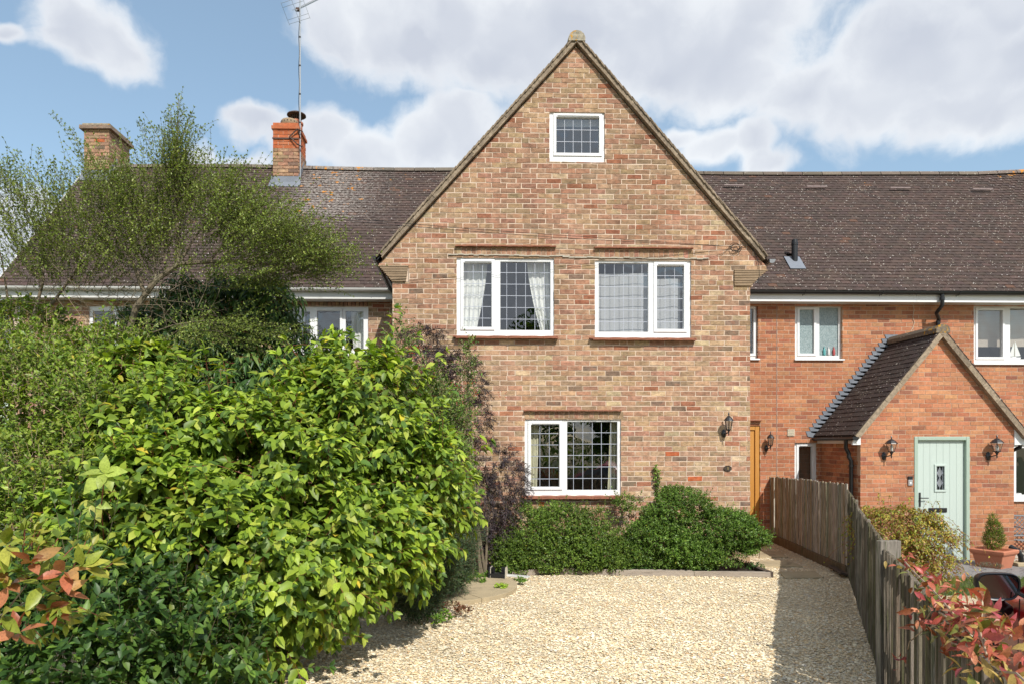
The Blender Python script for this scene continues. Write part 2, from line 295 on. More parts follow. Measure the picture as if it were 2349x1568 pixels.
class MB:
    def __init__(s): s.v = []; s.f = []; s.c = []
    def add(s, vs, fs, col=(0.5, 0.5, 0.5)):
        b = len(s.v); s.v += [tuple(v) for v in vs]; s.f += [tuple(i + b for i in f) for f in fs]; s.c += [col] * len(vs); return s
    def box(s, c, d, rot=None, col=(0.5, 0.5, 0.5), jit=0.0):
        c = Vector(c); hx, hy, hz = d[0] / 2, d[1] / 2, d[2] / 2; vs = []
        for z in (-hz, hz):
            for x, y in ((-hx, -hy), (hx, -hy), (hx, hy), (-hx, hy)):
                v = Vector((x + rnd.uniform(-jit, jit), y + rnd.uniform(-jit, jit), z + rnd.uniform(-jit, jit)))
                vs.append(c + (rot @ v if rot else v))
        return s.add(vs, [(0, 3, 2, 1), (4, 5, 6, 7), (0, 1, 5, 4), (1, 2, 6, 5), (2, 3, 7, 6), (3, 0, 4, 7)], col)
    def bb(s, a, b, col=(0.5, 0.5, 0.5)):
        return s.box([(a[i] + b[i]) / 2 for i in range(3)], [abs(b[i] - a[i]) for i in range(3)], col=col)
    def prism(s, poly, d0, d1, to, col=(0.5, 0.5, 0.5)):      # poly [(u,w)], outward face at d1
        n = len(poly); vs = [to(u, w_, d0) for u, w_ in poly] + [to(u, w_, d1) for u, w_ in poly]
        fs = [tuple(range(n - 1, -1, -1)), tuple(range(n, 2 * n))] + [(i, (i + 1) % n, n + (i + 1) % n, n + i) for i in range(n)]
        return s.add(vs, fs, col)
    def tube(s, pts, r, seg=8, col=(0.5, 0.5, 0.5), cap=True):
        pts = [Vector(p) for p in pts]; rs = r if isinstance(r, (list, tuple)) else [r] * len(pts); rings = []; up = Vector((0.13, 0.21, 0.97))
        for i, p in enumerate(pts):
            t = (pts[min(i + 1, len(pts) - 1)] - pts[max(i - 1, 0)]).normalized()
            u = t.cross(up)
            if u.length < 0.05: u = t.cross(Vector((1, 0.2, 0)))
            u.normalize(); v = t.cross(u)
            rings.append([p + (u * math.cos(2 * math.pi * k / seg) + v * math.sin(2 * math.pi * k / seg)) * rs[i] for k in range(seg)])
        vs = [v for rr in rings for v in rr]; fs = []
        for i in range(len(pts) - 1):
            for k in range(seg):
                a = i * seg + k; b = i * seg + (k + 1) % seg; fs.append((a, b, b + seg, a + seg))
        if cap: fs += [tuple(range(seg - 1, -1, -1)), tuple(range(len(vs) - seg, len(vs)))]
        return s.add(vs, fs, col)
    def lathe(s, prof, c, seg=12, axis='z', col=(0.5, 0.5, 0.5), rot0=0.0):
        c = Vector(c); vs = []; fs = []
        for r, h in prof:
            for k in range(seg):
                a = 2 * math.pi * k / seg + rot0; x, y = r * math.cos(a), r * math.sin(a)
                vs.append(c + (Vector((x, y, h)) if axis == 'z' else Vector((x, -h, y)) if axis == 'y' else Vector((h, x, y))))
        for i in range(len(prof) - 1):
            for k in range(seg): a = i * seg + k; b = i * seg + (k + 1) % seg; fs.append((a, b, b + seg, a + seg))
        fs += [tuple(range(seg - 1, -1, -1)), tuple(range(len(vs) - seg, len(vs)))]
        return s.add(vs, fs, col)
    def build(s, name, mat, parent=None, smooth=False, label=None, kind=None, bevel=0.0):
        me = bpy.data.meshes.new(name); me.from_pydata(s.v, [], s.f); me.update()
        a = me.color_attributes.new('col', 'FLOAT_COLOR', 'POINT'); cc = np.ones((len(s.v), 4), np.float32); cc[:, :3] = np.array(s.c); a.data.foreach_set('color', cc.ravel())
        me.materials.append(mat)
        if smooth: me.polygons.foreach_set('use_smooth', np.ones(len(me.polygons), bool))
        o = bpy.data.objects.new(name, me); link(o, parent)
        if smooth:
            try: me.set_sharp_from_angle(angle=math.radians(40))
            except Exception: pass
        if bevel:
            b = o.modifiers.new('bevel', 'BEVEL'); b.width = bevel; b.segments = 2; b.limit_method = 'ANGLE'
        return tag(o, label, kind=kind)
def clip(poly, a, b, c):                 # keep a*u + b*w <= c
    out = []
    for i in range(len(poly)):
        p, q = poly[i], poly[(i + 1) % len(poly)]; dp = a * p[0] + b * p[1] - c; dq = a * q[0] + b * q[1] - c
        if dp <= 0: out.append(p)
        if (dp < 0 < dq) or (dq < 0 < dp): t = dp / (dp - dq); out.append((p[0] + (q[0] - p[0]) * t, p[1] + (q[1] - p[1]) * t))
    return out
def area(poly): return abs(sum(poly[i][0] * poly[(i + 1) % len(poly)][1] - poly[(i + 1) % len(poly)][0] * poly[i][1] for i in range(len(poly)))) / 2
def minus(rects, o):
    res = []
    for (a, b, c, d) in rects:
        if o[1] <= a or o[0] >= b or o[3] <= c or o[2] >= d: res.append((a, b, c, d)); continue
        if o[2] > c: res.append((a, b, c, o[2]))
        if o[3] < d: res.append((a, b, o[3], d))
        z0, z1 = max(c, o[2]), min(d, o[3])
        if o[0] > a: res.append((a, o[0], z0, z1))
        if o[1] < b: res.append((o[1], b, z0, z1))
    return res
def front(Y): return lambda u, w_, d: Vector((u, Y - d, w_))
def sideX(X, sgn): return lambda u, w_, d: Vector((X + sgn * d, u, w_))
def brick_wall(parent, to, x0, x1, z0, z1, opens, planes, pick, bmat, mmat, nsingle=0, key=None, L=0.225, H=0.075, J=0.011, proud=0.0, back=0.07, jit=0.003, name='wall', phase=0.0, outline=None):
    R = [(x0, x1, z0, z1)]
    for o in opens: R = minus(R, o)
    mb = MB()
    for (a, b, c, d) in R:
        p = [(a, c), (b, c), (b, d), (a, d)]
        for pl in planes: p = clip(p, *pl) if len(p) > 2 else p
        if len(p) > 2 and area(p) > 1e-5: mb.prism(p, -back - 0.03, -0.0045, to)
    wall = mb.build(name, mmat, parent)
    pieces = []
    nz = int((z1 - z0) / H) + 1; flemish = 0
    for r in range(nz):
        c = z0 + r * H; x = x0 - L * (0.5 if r % 2 else 0.0) - phase + rnd.uniform(-0.01, 0.01)
        hd = 0
        while x < x1:
            if hd: ln = L * 0.5; hd -= 1
            elif rnd.random() < 0.025: ln = L * 0.5; hd = 1
            else: ln = L * rnd.uniform(0.985, 1.015)
            rects = [(max(x, x0), min(x + ln - J, x1), c, min(c + H - J, z1))]; x += ln
            if rects[0][1] - rects[0][0] < 0.02: continue
            for o in opens: rects = minus(rects, o)
            for (a, b, cc, dd) in rects:
                if b - a < 0.018 or dd - cc < 0.012: continue
                j = lambda: rnd.uniform(-jit, jit)
                p = [(a + j(), cc + j()), (b + j(), cc + j()), (b + j(), dd + j()), (a + j(), dd + j())]
                for pl in planes: p = clip(p, *pl) if len(p) > 2 else p
                if len(p) < 3 or area(p) < 0.0006: continue
                pieces.append((p, pick((a + b) / 2, c), rnd.uniform(-0.002, 0.0025) + proud))
    if key: pieces.sort(key=lambda q: key(sum(u for u, _ in q[0]) / len(q[0]), sum(v for _, v in q[0]) / len(q[0])))
    rest = MB()
    for i, (p, col, d) in enumerate(pieces):
        if i < nsingle: MB().prism(p, -back, d, to, col).build('brick', bmat, wall)
        else: rest.prism(p, -back, d, to, col)
    if rest.v: rest.build('brickwork', bmat, wall, kind='stuff')
    return wall
def mixc(c, v=0.1):
    k = 1 + rnd.uniform(-v, v); return tuple(max(0.005, x * k * (1 + rnd.uniform(-0.04, 0.04))) for x in c)
def old_pick(x, z):
    r = rnd.random(); hi = max(0, min(1, (z - 3.0) / 2.5))
    pal = [(0.30, (0.43, 0.295, 0.185)), (0.27, (0.42, 0.26, 0.175)), (0.18 + 0.04 * hi, (0.40, 0.225, 0.155)), (0.12, (0.36, 0.255, 0.165)), (0.028 + 0.03 * hi, (0.35, 0.155, 0.095)), (0.05, (0.52, 0.40, 0.26)), (0.045, (0.24, 0.17, 0.125)), (0.01, (0.48, 0.14, 0.06))]
    for wt, c in pal:
        if r < wt: return mixc(tuple(q * k_ for q, k_ in zip(c, (0.96 - 0.14 * hi, 0.93 - 0.14 * hi, 0.90 - 0.14 * hi))), 0.14)
        r -= wt
    return mixc((0.38, 0.25, 0.16), 0.14)
def new_pick(x, z):
    r = rnd.random()
    c = (0.44, 0.185, 0.098) if r < 0.52 else (0.385, 0.15, 0.082) if r < 0.74 else (0.48, 0.23, 0.12) if r < 0.94 else (0.29, 0.12, 0.075)
    return mixc(c, 0.10)

# ------------------------------------------------------------------ windows
def rect(px0, py0, px1, py1, Y):
    a = at(px0, py0, Y); b = at(px1, py1, Y); return (a.x, b.x, b.z, a.z)
def window(parent, Y, R, lights, sill=None, recess=0.03, frame_w=None, glass='glass', leadn=None, fmat='upvc', room_d=2.2):
    """R=(x0,x1,z0,z1) outer; lights=[(x0,x1,z0,z1,opening,leadX,leadZ)] glass rectangles"""
    t = sub_empty('window', ((R[0] + R[1]) / 2, Y, R[2]), parent)
    yf = Y + recess; to = front(yf)
    fr = MB()
    for q in minus_all(R, [l[:4] for l in lights]): fr.bb((q[0], yf, q[2]), (q[1], yf + 0.06, q[3]))
    fr.build('frame', M[fmat], t)
    for (a, b, c, d, op, lx, lz) in lights:
        if op:
            e = 0.045; O = (a - e, b + e, c - e, d + e * 1.15); s = MB()
            for q in minus_all(O, [(a, b, c, d)]): s.bb((q[0], yf - 0.016, q[2]), (q[1], yf - 0.001, q[3]))
            s.build('sash', M[fmat], t, bevel=0.004)
            MB().bb((a + 0.02, yf - 0.028, d + e * 0.35), (b - 0.0, yf - 0.0165, d + e * 0.75)).build('trickle_vent', M[fmat], t)
        MB().add([(a, yf + 0.026, c), (b, yf + 0.026, c), (b, yf + 0.026, d), (a, yf + 0.026, d)], [(0, 1, 2, 3)]).build('pane', M[glass], t)
        if lx or lz:
            g = MB()
            for x in lx: g.bb((x - 0.0034, yf + 0.02, c), (x + 0.0034, yf + 0.0235, d))
            for z in lz: g.bb((a, yf + 0.0185, z - 0.0042), (b, yf + 0.022, z + 0.0042))
            g.build('leading', M['leading'], t)
    if sill: MB().bb((R[0] - 0.02, Y - sill, R[2] - 0.028), (R[1] + 0.02, yf + 0.02, R[2] - 0.001)).build('sill', M[fmat], t, bevel=0.004)
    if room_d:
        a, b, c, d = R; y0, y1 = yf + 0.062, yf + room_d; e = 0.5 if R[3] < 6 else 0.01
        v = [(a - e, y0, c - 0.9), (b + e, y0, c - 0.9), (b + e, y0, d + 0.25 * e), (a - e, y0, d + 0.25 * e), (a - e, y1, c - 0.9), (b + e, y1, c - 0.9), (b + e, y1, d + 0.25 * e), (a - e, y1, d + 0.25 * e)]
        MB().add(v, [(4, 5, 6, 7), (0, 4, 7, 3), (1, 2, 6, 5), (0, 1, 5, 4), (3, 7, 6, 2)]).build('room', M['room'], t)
    return t
def minus_all(R, holes):
    r = [R]
    for h in holes: r = minus(r, h)
    return r
def lines(a, b, n, off=0.0): return [a + (b - a) * (i + 1) / (n + 1) + off for i in range(n)]
def wpx(l, Y):                      # light given in picture points
    px0, py0, px1, py1, op, nx, nz = l; a, b, c, d = rect(px0, py0, px1, py1, Y + 0.05)
    return (a, b, c, d, op, lines(a, b, nx) if isinstance(nx, int) else [at(p, 700, Y + 0.05).x for p in nx], lines(c, d, nz) if isinstance(nz, int) else [at(1200, p, Y + 0.05).z for p in nz])

# ================================================================== GROUND
def sheet(name, poly, z, mat, kind='structure', z0=None):
    mb = MB(); n = len(poly)
    if z0 is None: mb.add([(x, y, z) for x, y in poly], [tuple(range(n))])
    else: mb.add([(x, y, z0) for x, y in poly] + [(x, y, z) for x, y in poly], [tuple(range(n, 2 * n))] + [(i, (i + 1) % n, n + (i + 1) % n, n + i) for i in range(n)])
    return tag(mb.build(name, mat), kind=kind)
sheet('ground', [(-900, -900), (900, -900), (900, 900), (-900, 900)], -0.21, M['ground'])
FA, FB, FD = gr(1768, 1238).xy, gr(1950, 1320).xy, gr(2034, 1568).xy
FE = gr(2290, 1504, 1.06).xy; FE = FE + (FE - FD).normalized() * 0.9
sheet('gravel_drive', [(-7, 1.0), (FE.x - 0.3, 1.0), (FE.x, FE.y), (FD.x, FD.y), (FB.x, FB.y), (FA.x, 12.58), (-7, 12.58)], 0.0, M['gravelbed'], z0=-0.25)
sheet('neighbour_drive', [(FE.x + 0.08, FE.y - 3), (14, -3), (14, 8.6), (FB.x + 0.1, 8.6), (FD.x + 0.05, FD.y)], -0.132, M['gravelbed'])
def stones(name, P, size, label_kind='stuff', palette=None, sink=0.3):
    n = len(P)
    base = np.array([(1, 0, 0), (0.3, 0.95, 0), (-0.8, 0.6, 0), (-0.85, -0.55, 0), (0.25, -1, 0), (0.1, 0.05, 0.8), (0.15, 0, -0.5)], np.float32)
    f = [(0, 1, 5), (1, 2, 5), (2, 3, 5), (3, 4, 5), (4, 0, 5), (1, 0, 6), (0, 4, 6), (4, 3, 6), (3, 2, 6), (2, 1, 6)]
    # bevelled top: use two levels for a rounder pebble
    base = np.array([(math.cos(a) * r, math.sin(a) * r, z) for r, z, k0 in ((1.0, -0.05, 0), (0.66, 0.50, 0.4)) for a in [2 * math.pi * (k + k0) / 6 for k in range(6)]] + [(0, 0, 0.62)], np.float32)
    f = []
    for i in range(1):
        for k in range(6):
            a, b = i * 6 + k, i * 6 + (k + 1) % 6; f += [(a, b, b + 6), (a, b + 6, a + 6)]
    f += [(6 + k, 6 + (k + 1) % 6, 12) for k in range(6)]
    f = np.array(f, np.int32); nv = len(base)
    sh = base[None] * (1 + rg.uniform(-0.22, 0.22, (n, nv, 1)).astype(np.float32))
    sc = np.stack([size * rg.uniform(0.8, 1.4, n), size * rg.uniform(0.55, 0.95, n), size * rg.uniform(0.32, 0.5, n)], 1)
    sh = sh * sc[:, None, :]
    tx = rg.normal(0, 0.17, n); a = rg.uniform(0, 2 * math.pi, n)
    y2 = sh[:, :, 1] * np.cos(tx)[:, None] - sh[:, :, 2] * np.sin(tx)[:, None]; z2 = sh[:, :, 1] * np.sin(tx)[:, None] + sh[:, :, 2] * np.cos(tx)[:, None]
    x3 = sh[:, :, 0] * np.cos(a)[:, None] - y2 * np.sin(a)[:, None]; y3 = sh[:, :, 0] * np.sin(a)[:, None] + y2 * np.cos(a)[:, None]
    V = np.stack([x3, y3, z2], 2) + P[:, None, :]
    Fc = f[None] + (np.arange(n) * nv)[:, None, None]
    pal = np.array(palette or [(0.80, 0.67, 0.45), (0.84, 0.74, 0.54), (0.74, 0.57, 0.34), (0.86, 0.79, 0.64), (0.66, 0.46, 0.26), (0.52, 0.45, 0.37)], np.float32)
    ci = rg.choice(len(pal), n, p=np.array([0.3, 0.27, 0.19, 0.13, 0.07, 0.04]) if palette is None else None)
    mac = 1.0 + 0.06 * np.sin(P[:, 0] * 1.7 + 2 * np.sin(P[:, 1] * 0.9)) * np.sin(P[:, 1] * 2.1 + 1.0) + 0.04 * np.sin(P[:, 0] * 6.1 + P[:, 1] * 4.3)
    cc = np.repeat(pal[ci] * mac[:, None] * rg.uniform(0.86, 1.10, (n, 1)), nv, 0)
    me = fast_mesh(name, V.reshape(-1, 3), Fc.reshape(-1, 3), cc, M['stone'], smooth=False)
    o = bpy.data.objects.new(name, me); C.objects.link(o); o['kind'] = label_kind
    return o
def in_fence(x, y):                  # left of the fence
    e = np.where(y > FB.y, FB.x + (y - FB.y) * (FA.x - FB.x) / (FA.y - FB.y), np.where(y > FD.y, FD.x + (y - FD.y) * (FB.x - FD.x) / (FB.y - FD.y), FE.x + (y - FE.y) * (FD.x - FE.x) / (FD.y - FE.y)))
    return x < e - 0.03
pts = []
for y0, y1, dens_ in ((4.6, 5.8, 3700), (5.8, 7.4, 2700), (7.4, 9.5, 1900), (9.5, 12.5, 1200)):
    x0 = -2.2 if y0 < 7 else -1.0 if y0 < 9 else 4.0
    x1 = 5.8; n_ = int((x1 - x0) * (y1 - y0) * dens_)
    x = rg.uniform(x0, x1, n_); y = rg.uniform(y0, y1, n_); k = in_fence(x, y)
    pts.append(np.stack([x[k], y[k], rg.uniform(-0.002, 0.010, k.sum())], 1))
P_ = np.concatenate(pts)
keep = ~((P_[:, 1] > 9.38) & (P_[:, 0] < 4.35)) & ~(((P_[:, 0] + 0.35) ** 2 + (P_[:, 1] - 8.6) ** 2) < 0.97 ** 2)
P_ = P_[keep]
tq = (P_[:, 0] * cs_ - P_[:, 1] * sn_) / (P_[:, 0] * sn_ + P_[:, 1] * cs_) * F + CX
P_ = P_[(tq > 560) & (tq < 2120)]
stones('gravel', P_, 0.0098 * np.exp(rg.normal(0.08, 0.28, len(P_))))
n_ = 9000; x = rg.uniform(2.3, 6.0, n_); y = rg.uniform(2.2, 8.4, n_); k = ~in_fence(x - 0.12, y)
stones('neighbour_gravel', np.stack([x[k], y[k], np.full(k.sum(), -0.128)], 1), 0.011 * np.exp(rg.normal(0.05, 0.3, k.sum())))

# ================================================================== MAIN GABLED HOUSE
YW = 10.16; YR = 12.6; YP = 11.34
house = empty('gabled_brick_house', (1.6, YW, 0), 'tall gabled house of mottled buff and red brick with leaded white windows, number 8', 'house')
xl = at(900, 700, YW).x; xr = at(1720, 900, YW).x; xkl = at(869, 600, YW).x; xkr = at(1757, 600, YW).x
zk0 = at(880, 647, YW).z; zk1 = at(880, 609, YW).z
apx = at(1321, 80, YW); AX, AZ = apx.x, apx.z
eL = at(862, 587, YW); eR = at(1763, 592, YW)
kL = (AZ - eL.z) / (AX - eL.x); kR = (AZ - eR.z) / (eR.x - AX)
TH = 0.115                                # verge depth, measured down from the tile tops
pL = (-kL, 1.0, AZ - kL * AX - TH * math.hypot(1, kL)); pR = (kR, 1.0, AZ + kR * AX - TH * math.hypot(1, kR))
W1 = rect(1047, 591, 1271, 771, YW); W2 = rect(1364, 597, 1585, 775, YW); W3 = rect(1203, 960, 1424, 1135, YW); W4 = rect(1260, 257, 1387, 373, YW)
S1 = rect(1047, 569, 1271, 588, YW); S2 = rect(1364, 573, 1585, 594, YW); S3 = rect(1203, 943, 1424, 958, YW)
opens = [W1, W2, W3, W4, S1, S2, S3, (xkl - 0.1, xl, -0.2, zk0), (xr, xkr + 0.1, -0.2, zk0), (xkl - 0.1, at(937, 620, YW).x, zk0, zk1), (at(1682, 620, YW).x, xkr + 0.1, zk0 - 0.03, zk1 - 0.05)]
wall = brick_wall(house, front(YW), xkl, xkr, -0.02, AZ, opens, [pL, pR], old_pick, M['brick_old'], M['mortar_old'], 300, key=lambda u, v: (abs(u - 2.6) * 0.9 + abs(v - 2.9)) + (4 if v < 1.3 else 0), L=0.2255, H=0.0752, J=0.013, jit=0.0045)
# soldier courses, tile creasing, kneelers
for S in (S1, S2, S3):
    mb = MB(); x = S[0]
    while x < S[1] - 0.03:
        mb.prism([(x, S[2]), (x + 0.064, S[2]), (x + 0.064, S[3]), (x, S[3])], -0.07, rnd.uniform(0.0, 0.003), front(YW), old_pick(0, 5)); x += 0.0745
    mb.build('soldier_course', M['brick_old'], house)
    MB().bb((S[0], YW + 0.006, S[2] - 0.02), (S[1], YW + 0.1, S[3] + 0.01)).build('mortar_bed', M['mortar_old'], house)
def creasing(x0, x1, z, name, proj=0.07, layers=1, w_=0.16):
    for l in range(layers):
        x = x0 + l * 0.04
        while x < x1 - 0.02:
            e = min(x + w_, x1) - 0.004
            mb = MB(); pr = proj + l * 0.018 + rnd.uniform(-0.004, 0.004); vs = []; fs = []
            for i in range(4):
                u = x + (e - x) * i / 3; zz = z - l * 0.02 + (0.004 if i in (1, 2) else 0) + rnd.uniform(-0.001, 0.001)
                vs += [(u, YW - pr, zz - 0.008), (u, YW - pr, zz + 0.009), (u, YW + 0.05, zz + 0.017), (u, YW + 0.05, zz)]
            for i in range(3):
                b = 4 * i
                fs += [(b, b + 4, b + 5, b + 1), (b + 1, b + 5, b + 6, b + 2), (b, b + 3, b + 7, b + 4)]
            fs += [(0, 1, 2, 3), (12, 15, 14, 13)]
            mb.add(vs, fs, (0.2, 0.1, 0.07)).build(name, M['clay'], house); x += w_
for a, b, y in ((1044, 1275, 566), (1362, 1588, 570), (1201, 1425, 941)):
    creasing(at(a, y, YW).x, at(b, y, YW).x, at(a, y, YW).z, 'drip_tile', 0.055)
for a, b, y in ((1039, 1279, 775), (1351, 1594, 779), (1195, 1425, 1140)):
    creasing(at(a, y, YW).x, at(b, y, YW).x, at(a, y, YW).z + 0.012, 'sill_tile', 0.075, 2, 0.26)
for (x0, y0, x1, y1) in ((1028, 584, 1306, 588), (1290, 590, 1625, 594)):   # crumbling cement line over the upper windows
    mb = MB(); n_ = 24
    for i in range(n_):
        a = at(x0 + (x1 - x0) * i / n_, y0 + (y1 - y0) * i / n_ + rnd.uniform(-1, 1), YW); b = at(x0 + (x1 - x0) * (i + 1) / n_, y0 + (y1 - y0) * (i + 1) / n_, YW)
        mb.bb((a.x, YW - 0.012 - rnd.uniform(0, 0.01), a.z - 0.010), (b.x, YW + 0.002, a.z + rnd.uniform(0.004, 0.010)), col=(0.4, 0.36, 0.3))
    mb.build('cement_strip', simple('cracked_cement', (0.42, 0.38, 0.31), 0.9, 0.3, 20), house)
def kneeler(side):
    n_ = 10
    for i in range(n_):
        z = zk1 - (zk1 - zk0) * (i + 0.5) / n_ - (0.03 if side > 0 else 0); t_ = (i / (n_ - 1)) ** 0.9
        if side < 0: a = xkl + (xl - xkl) * t_ - 0.01; b = at(936 - i * 0.6, 620, YW).x
        else: a = at(1683, 620, YW).x; b = xkr - (xkr - xr) * t_ + 0.01
        MB().box(((a + b) / 2, YW + 0.06, z), (b - a, 0.16 + rnd.uniform(0, 0.02), 0.0165), col=(0.4, 0.3, 0.2), jit=0.002).build('corbel_tile', M['stone_tile'], house)
kneeler(-1); kneeler(1)
MB().bb((xkl + 0.2, YW + 0.01, zk0), (at(936, 620, YW).x, YW + 0.2, zk1)).build('mortar_bed', M['mortar_old'], house)
MB().bb((at(1683, 620, YW).x, YW + 0.01, zk0 - 0.03), (xkr - 0.2, YW + 0.2, zk1 - 0.03)).build('mortar_bed', M['mortar_old'], house)
# side walls
brick_wall(house, sideX(xl, -1), YW + 0.075, YR, -0.2, 4.75, [], [], old_pick, M['brick_old'], M['mortar_old'], name='side_wall')
brick_wall(house, sideX(xr, 1), YW + 0.075, YR, -0.2, 4.75, [], [], old_pick, M['brick_old'], M['mortar_old'], name='side_wall')
# windows
window(house, YW, W1, [wpx((1063, 604, 1127, 751, 1, [1085, 1106.5], [625, 651.5, 678, 704, 730.5]), YW), wpx((1147, 601, 1262, 758, 0, [1162, 1183.5, 1205, 1226.5, 1248], [626, 652.5, 679, 706, 732.5]), YW)])
window(house, YW, W2, [wpx((1372, 604, 1486, 762, 0, [1387, 1408.5, 1429.5, 1451, 1472], [631, 657, 683.5, 710, 737]), YW), wpx((1505, 611, 1567, 756, 1, [1525, 1546.5], [631, 657, 683.5, 710, 737]), YW)])
window(house, YW, W3, [wpx((1217, 973, 1282, 1115, 1, [1238, 1259.5], [993, 1019, 1045, 1071, 1097]), YW), wpx((1300, 966, 1415, 1122, 0, [1315, 1336.5, 1358, 1379, 1400.5], [991, 1017, 1043, 1069.5, 1096]), YW)], room_d=3.0)
window(house, YW, W4, [wpx((1275, 271, 1373, 354, 1, 4, 2), YW)])
# roof slopes (seen edge on) and verge tiles
roof = MB()
for sgn, k_, e in ((-1, kL, eL), (1, kR, eR)):
    v = []
    for y in (YW - 0.03, 15.6):
        for x, z in ((AX, AZ - 0.035), (e.x + sgn * -0.0, e.z - 0.035), (e.x, e.z - 0.075), (AX, AZ - 0.085)): v.append((x, y, z))
    roof.add(v, [(0, 1, 2, 3), (4, 7, 6, 5), (0, 4, 5, 1), (1, 5, 6, 2), (2, 6, 7, 3), (3, 7, 4, 0)], (0.07, 0.055, 0.05))
roof = roof.build('roof', M['tile'], house)
VT = [(0.24, 0.19, 0.14), (0.27, 0.215, 0.155), (0.20, 0.16, 0.12), (0.30, 0.24, 0.175)]
for sgn, e in ((-1, eL), (1, eR)):
    d = Vector((e.x - AX, 0, e.z - AZ)); Ls = d.length; d.normalize(); nrm = Vector((-d.z * sgn * -1, 0, d.x * sgn * -1))
    if nrm.z < 0: nrm = -nrm
    ux = Matrix((d, Vector((0, 1, 0)), nrm)).transposed()
    t_ = 0.09
    while t_ < Ls - 0.14:                      # undercloak slates, the flat band over the bricks
        ln = min(0.26, Ls - 0.03 - t_); c = Vector((AX, YW + 0.02, AZ)) + d * (t_ + ln / 2) - nrm * (TH - 0.022)
        MB().box(c, (ln - 0.003, 0.19 + rnd.uniform(-0.008, 0.008), 0.013), ux @ Matrix.Rotation(rnd.uniform(-0.008, 0.008), 3, 'Y'), rnd.choice(VT)).build('undercloak_slate', M['verge'], roof); t_ += 0.26
    mb = MB(); n_ = 30                         # mortar bedding in short lengths
    for i in range(n_):
        ln = (Ls - 0.1) / n_; c = Vector((AX, YW + 0.03, AZ)) + d * (0.05 + ln * (i + 0.5)) - nrm * (TH * 0.56)
        mb.box(c, (ln, 0.175 + rnd.uniform(0, 0.012), TH * 0.62), ux, rnd.choice(VT), 0.003)
    mb.build('verge_mortar', M['verge'], roof)
    t_ = 0.20; i = 0
    while t_ < Ls:
        c = Vector((AX, YW + 0.02, AZ)) + d * (t_ - 0.06) - nrm * 0.022
        MB().box(c, (0.24, 0.20 + rnd.uniform(-0.01, 0.014), 0.013), ux @ Matrix.Rotation(math.radians(5.5), 3, 'Y') if True else ux, rnd.choice(VT), 0.001).build('verge_tile', M['verge'], roof); t_ += 0.103; i += 1
# ridge
mb = MB(); sg = 8
for i in range(12):
    y0 = YW - 0.085 + i * 0.45; vs = []
    for y in (y0, y0 + 0.46):
        for rr in (0.108, 0.128):
            for k in range(sg + 1): a = math.pi * (k / sg * 1.16 - 0.08); vs.append((AX + rr * math.cos(a), y, AZ - 0.11 + rr * math.sin(a)))
    q = sg + 1; fs = []
    for k in range(sg): fs += [(q + k, q + k + 1, 3 * q + k + 1, 3 * q + k), (k, q + k, q + k + 1, k + 1), (2 * q + k, 2 * q + k + 1, 3 * q + k + 1, 3 * q + k)]
    if i == 0: fs.append(tuple(range(q)))
    MB().add(vs, fs, (0.30, 0.27, 0.21)).build('ridge_tile', M['ridge_l'], roof)
# eaves gutters of the gable running back
def half_gutter(x, z, y0, y1, r=0.058, mat='black', parent=house, axis='y'):
    mb = MB(); vs = []; fs = []; n_ = 8
    for y in (y0, y1):
        for rr in (r, r - 0.006):
            for k in range(n_ + 1):
                a = math.pi + math.pi * k / n_; vs.append((x + rr * math.cos(a), y, z + rr * math.sin(a)) if axis == 'y' else (y, x + rr * math.cos(a), z + rr * math.sin(a)))
    q = n_ + 1
    for k in range(n_): fs += [(k, k + 1, 2 * q + k + 1, 2 * q + k), (q + k, q + k + 1, 3 * q + k + 1, 3 * q + k)]
    fs += [tuple(range(q)), tuple(range(2 * q, 3 * q)), (0, q, 3 * q, 2 * q), (q - 1, 2 * q - 1, 4 * q - 1, 3 * q - 1)]
    return mb.add(vs, fs).build('gutter', M[mat], parent, smooth=True)
half_gutter(at(862, 592, YW).x, at(862, 589, YW).z, YW - 0.03, YR - 0.2)
half_gutter(at(1768, 594, YW).x, at(1768, 596, YW).z, YW - 0.03, YR - 0.2, mat='greymetal')
for sgn, e, xw, xk in ((-1, eL, xl, xkl), (1, eR, xr, xkr)):    # soffit board behind the kneelers, eaves shade painted in as black
    MB().add([(xw, YW + 0.15, zk0 - 0.06), (xk, YW + 0.15, zk1 + 0.05), (xk, YR, zk1 + 0.05), (xw, YR, zk0 - 0.06), (xw - sgn * 0.03, YW + 0.15, zk0), (xk - sgn * 0.03, YW + 0.15, zk1 + 0.3), (xk - sgn * 0.03, YR, zk1 + 0.3), (xw - sgn * 0.03, YR, zk0)],
             [(0, 1, 2, 3), (4, 7, 6, 5), (0, 4, 5, 1), (1, 5, 6, 2), (2, 6, 7, 3), (3, 7, 4, 0)]).build('soffit', M['black'], house)

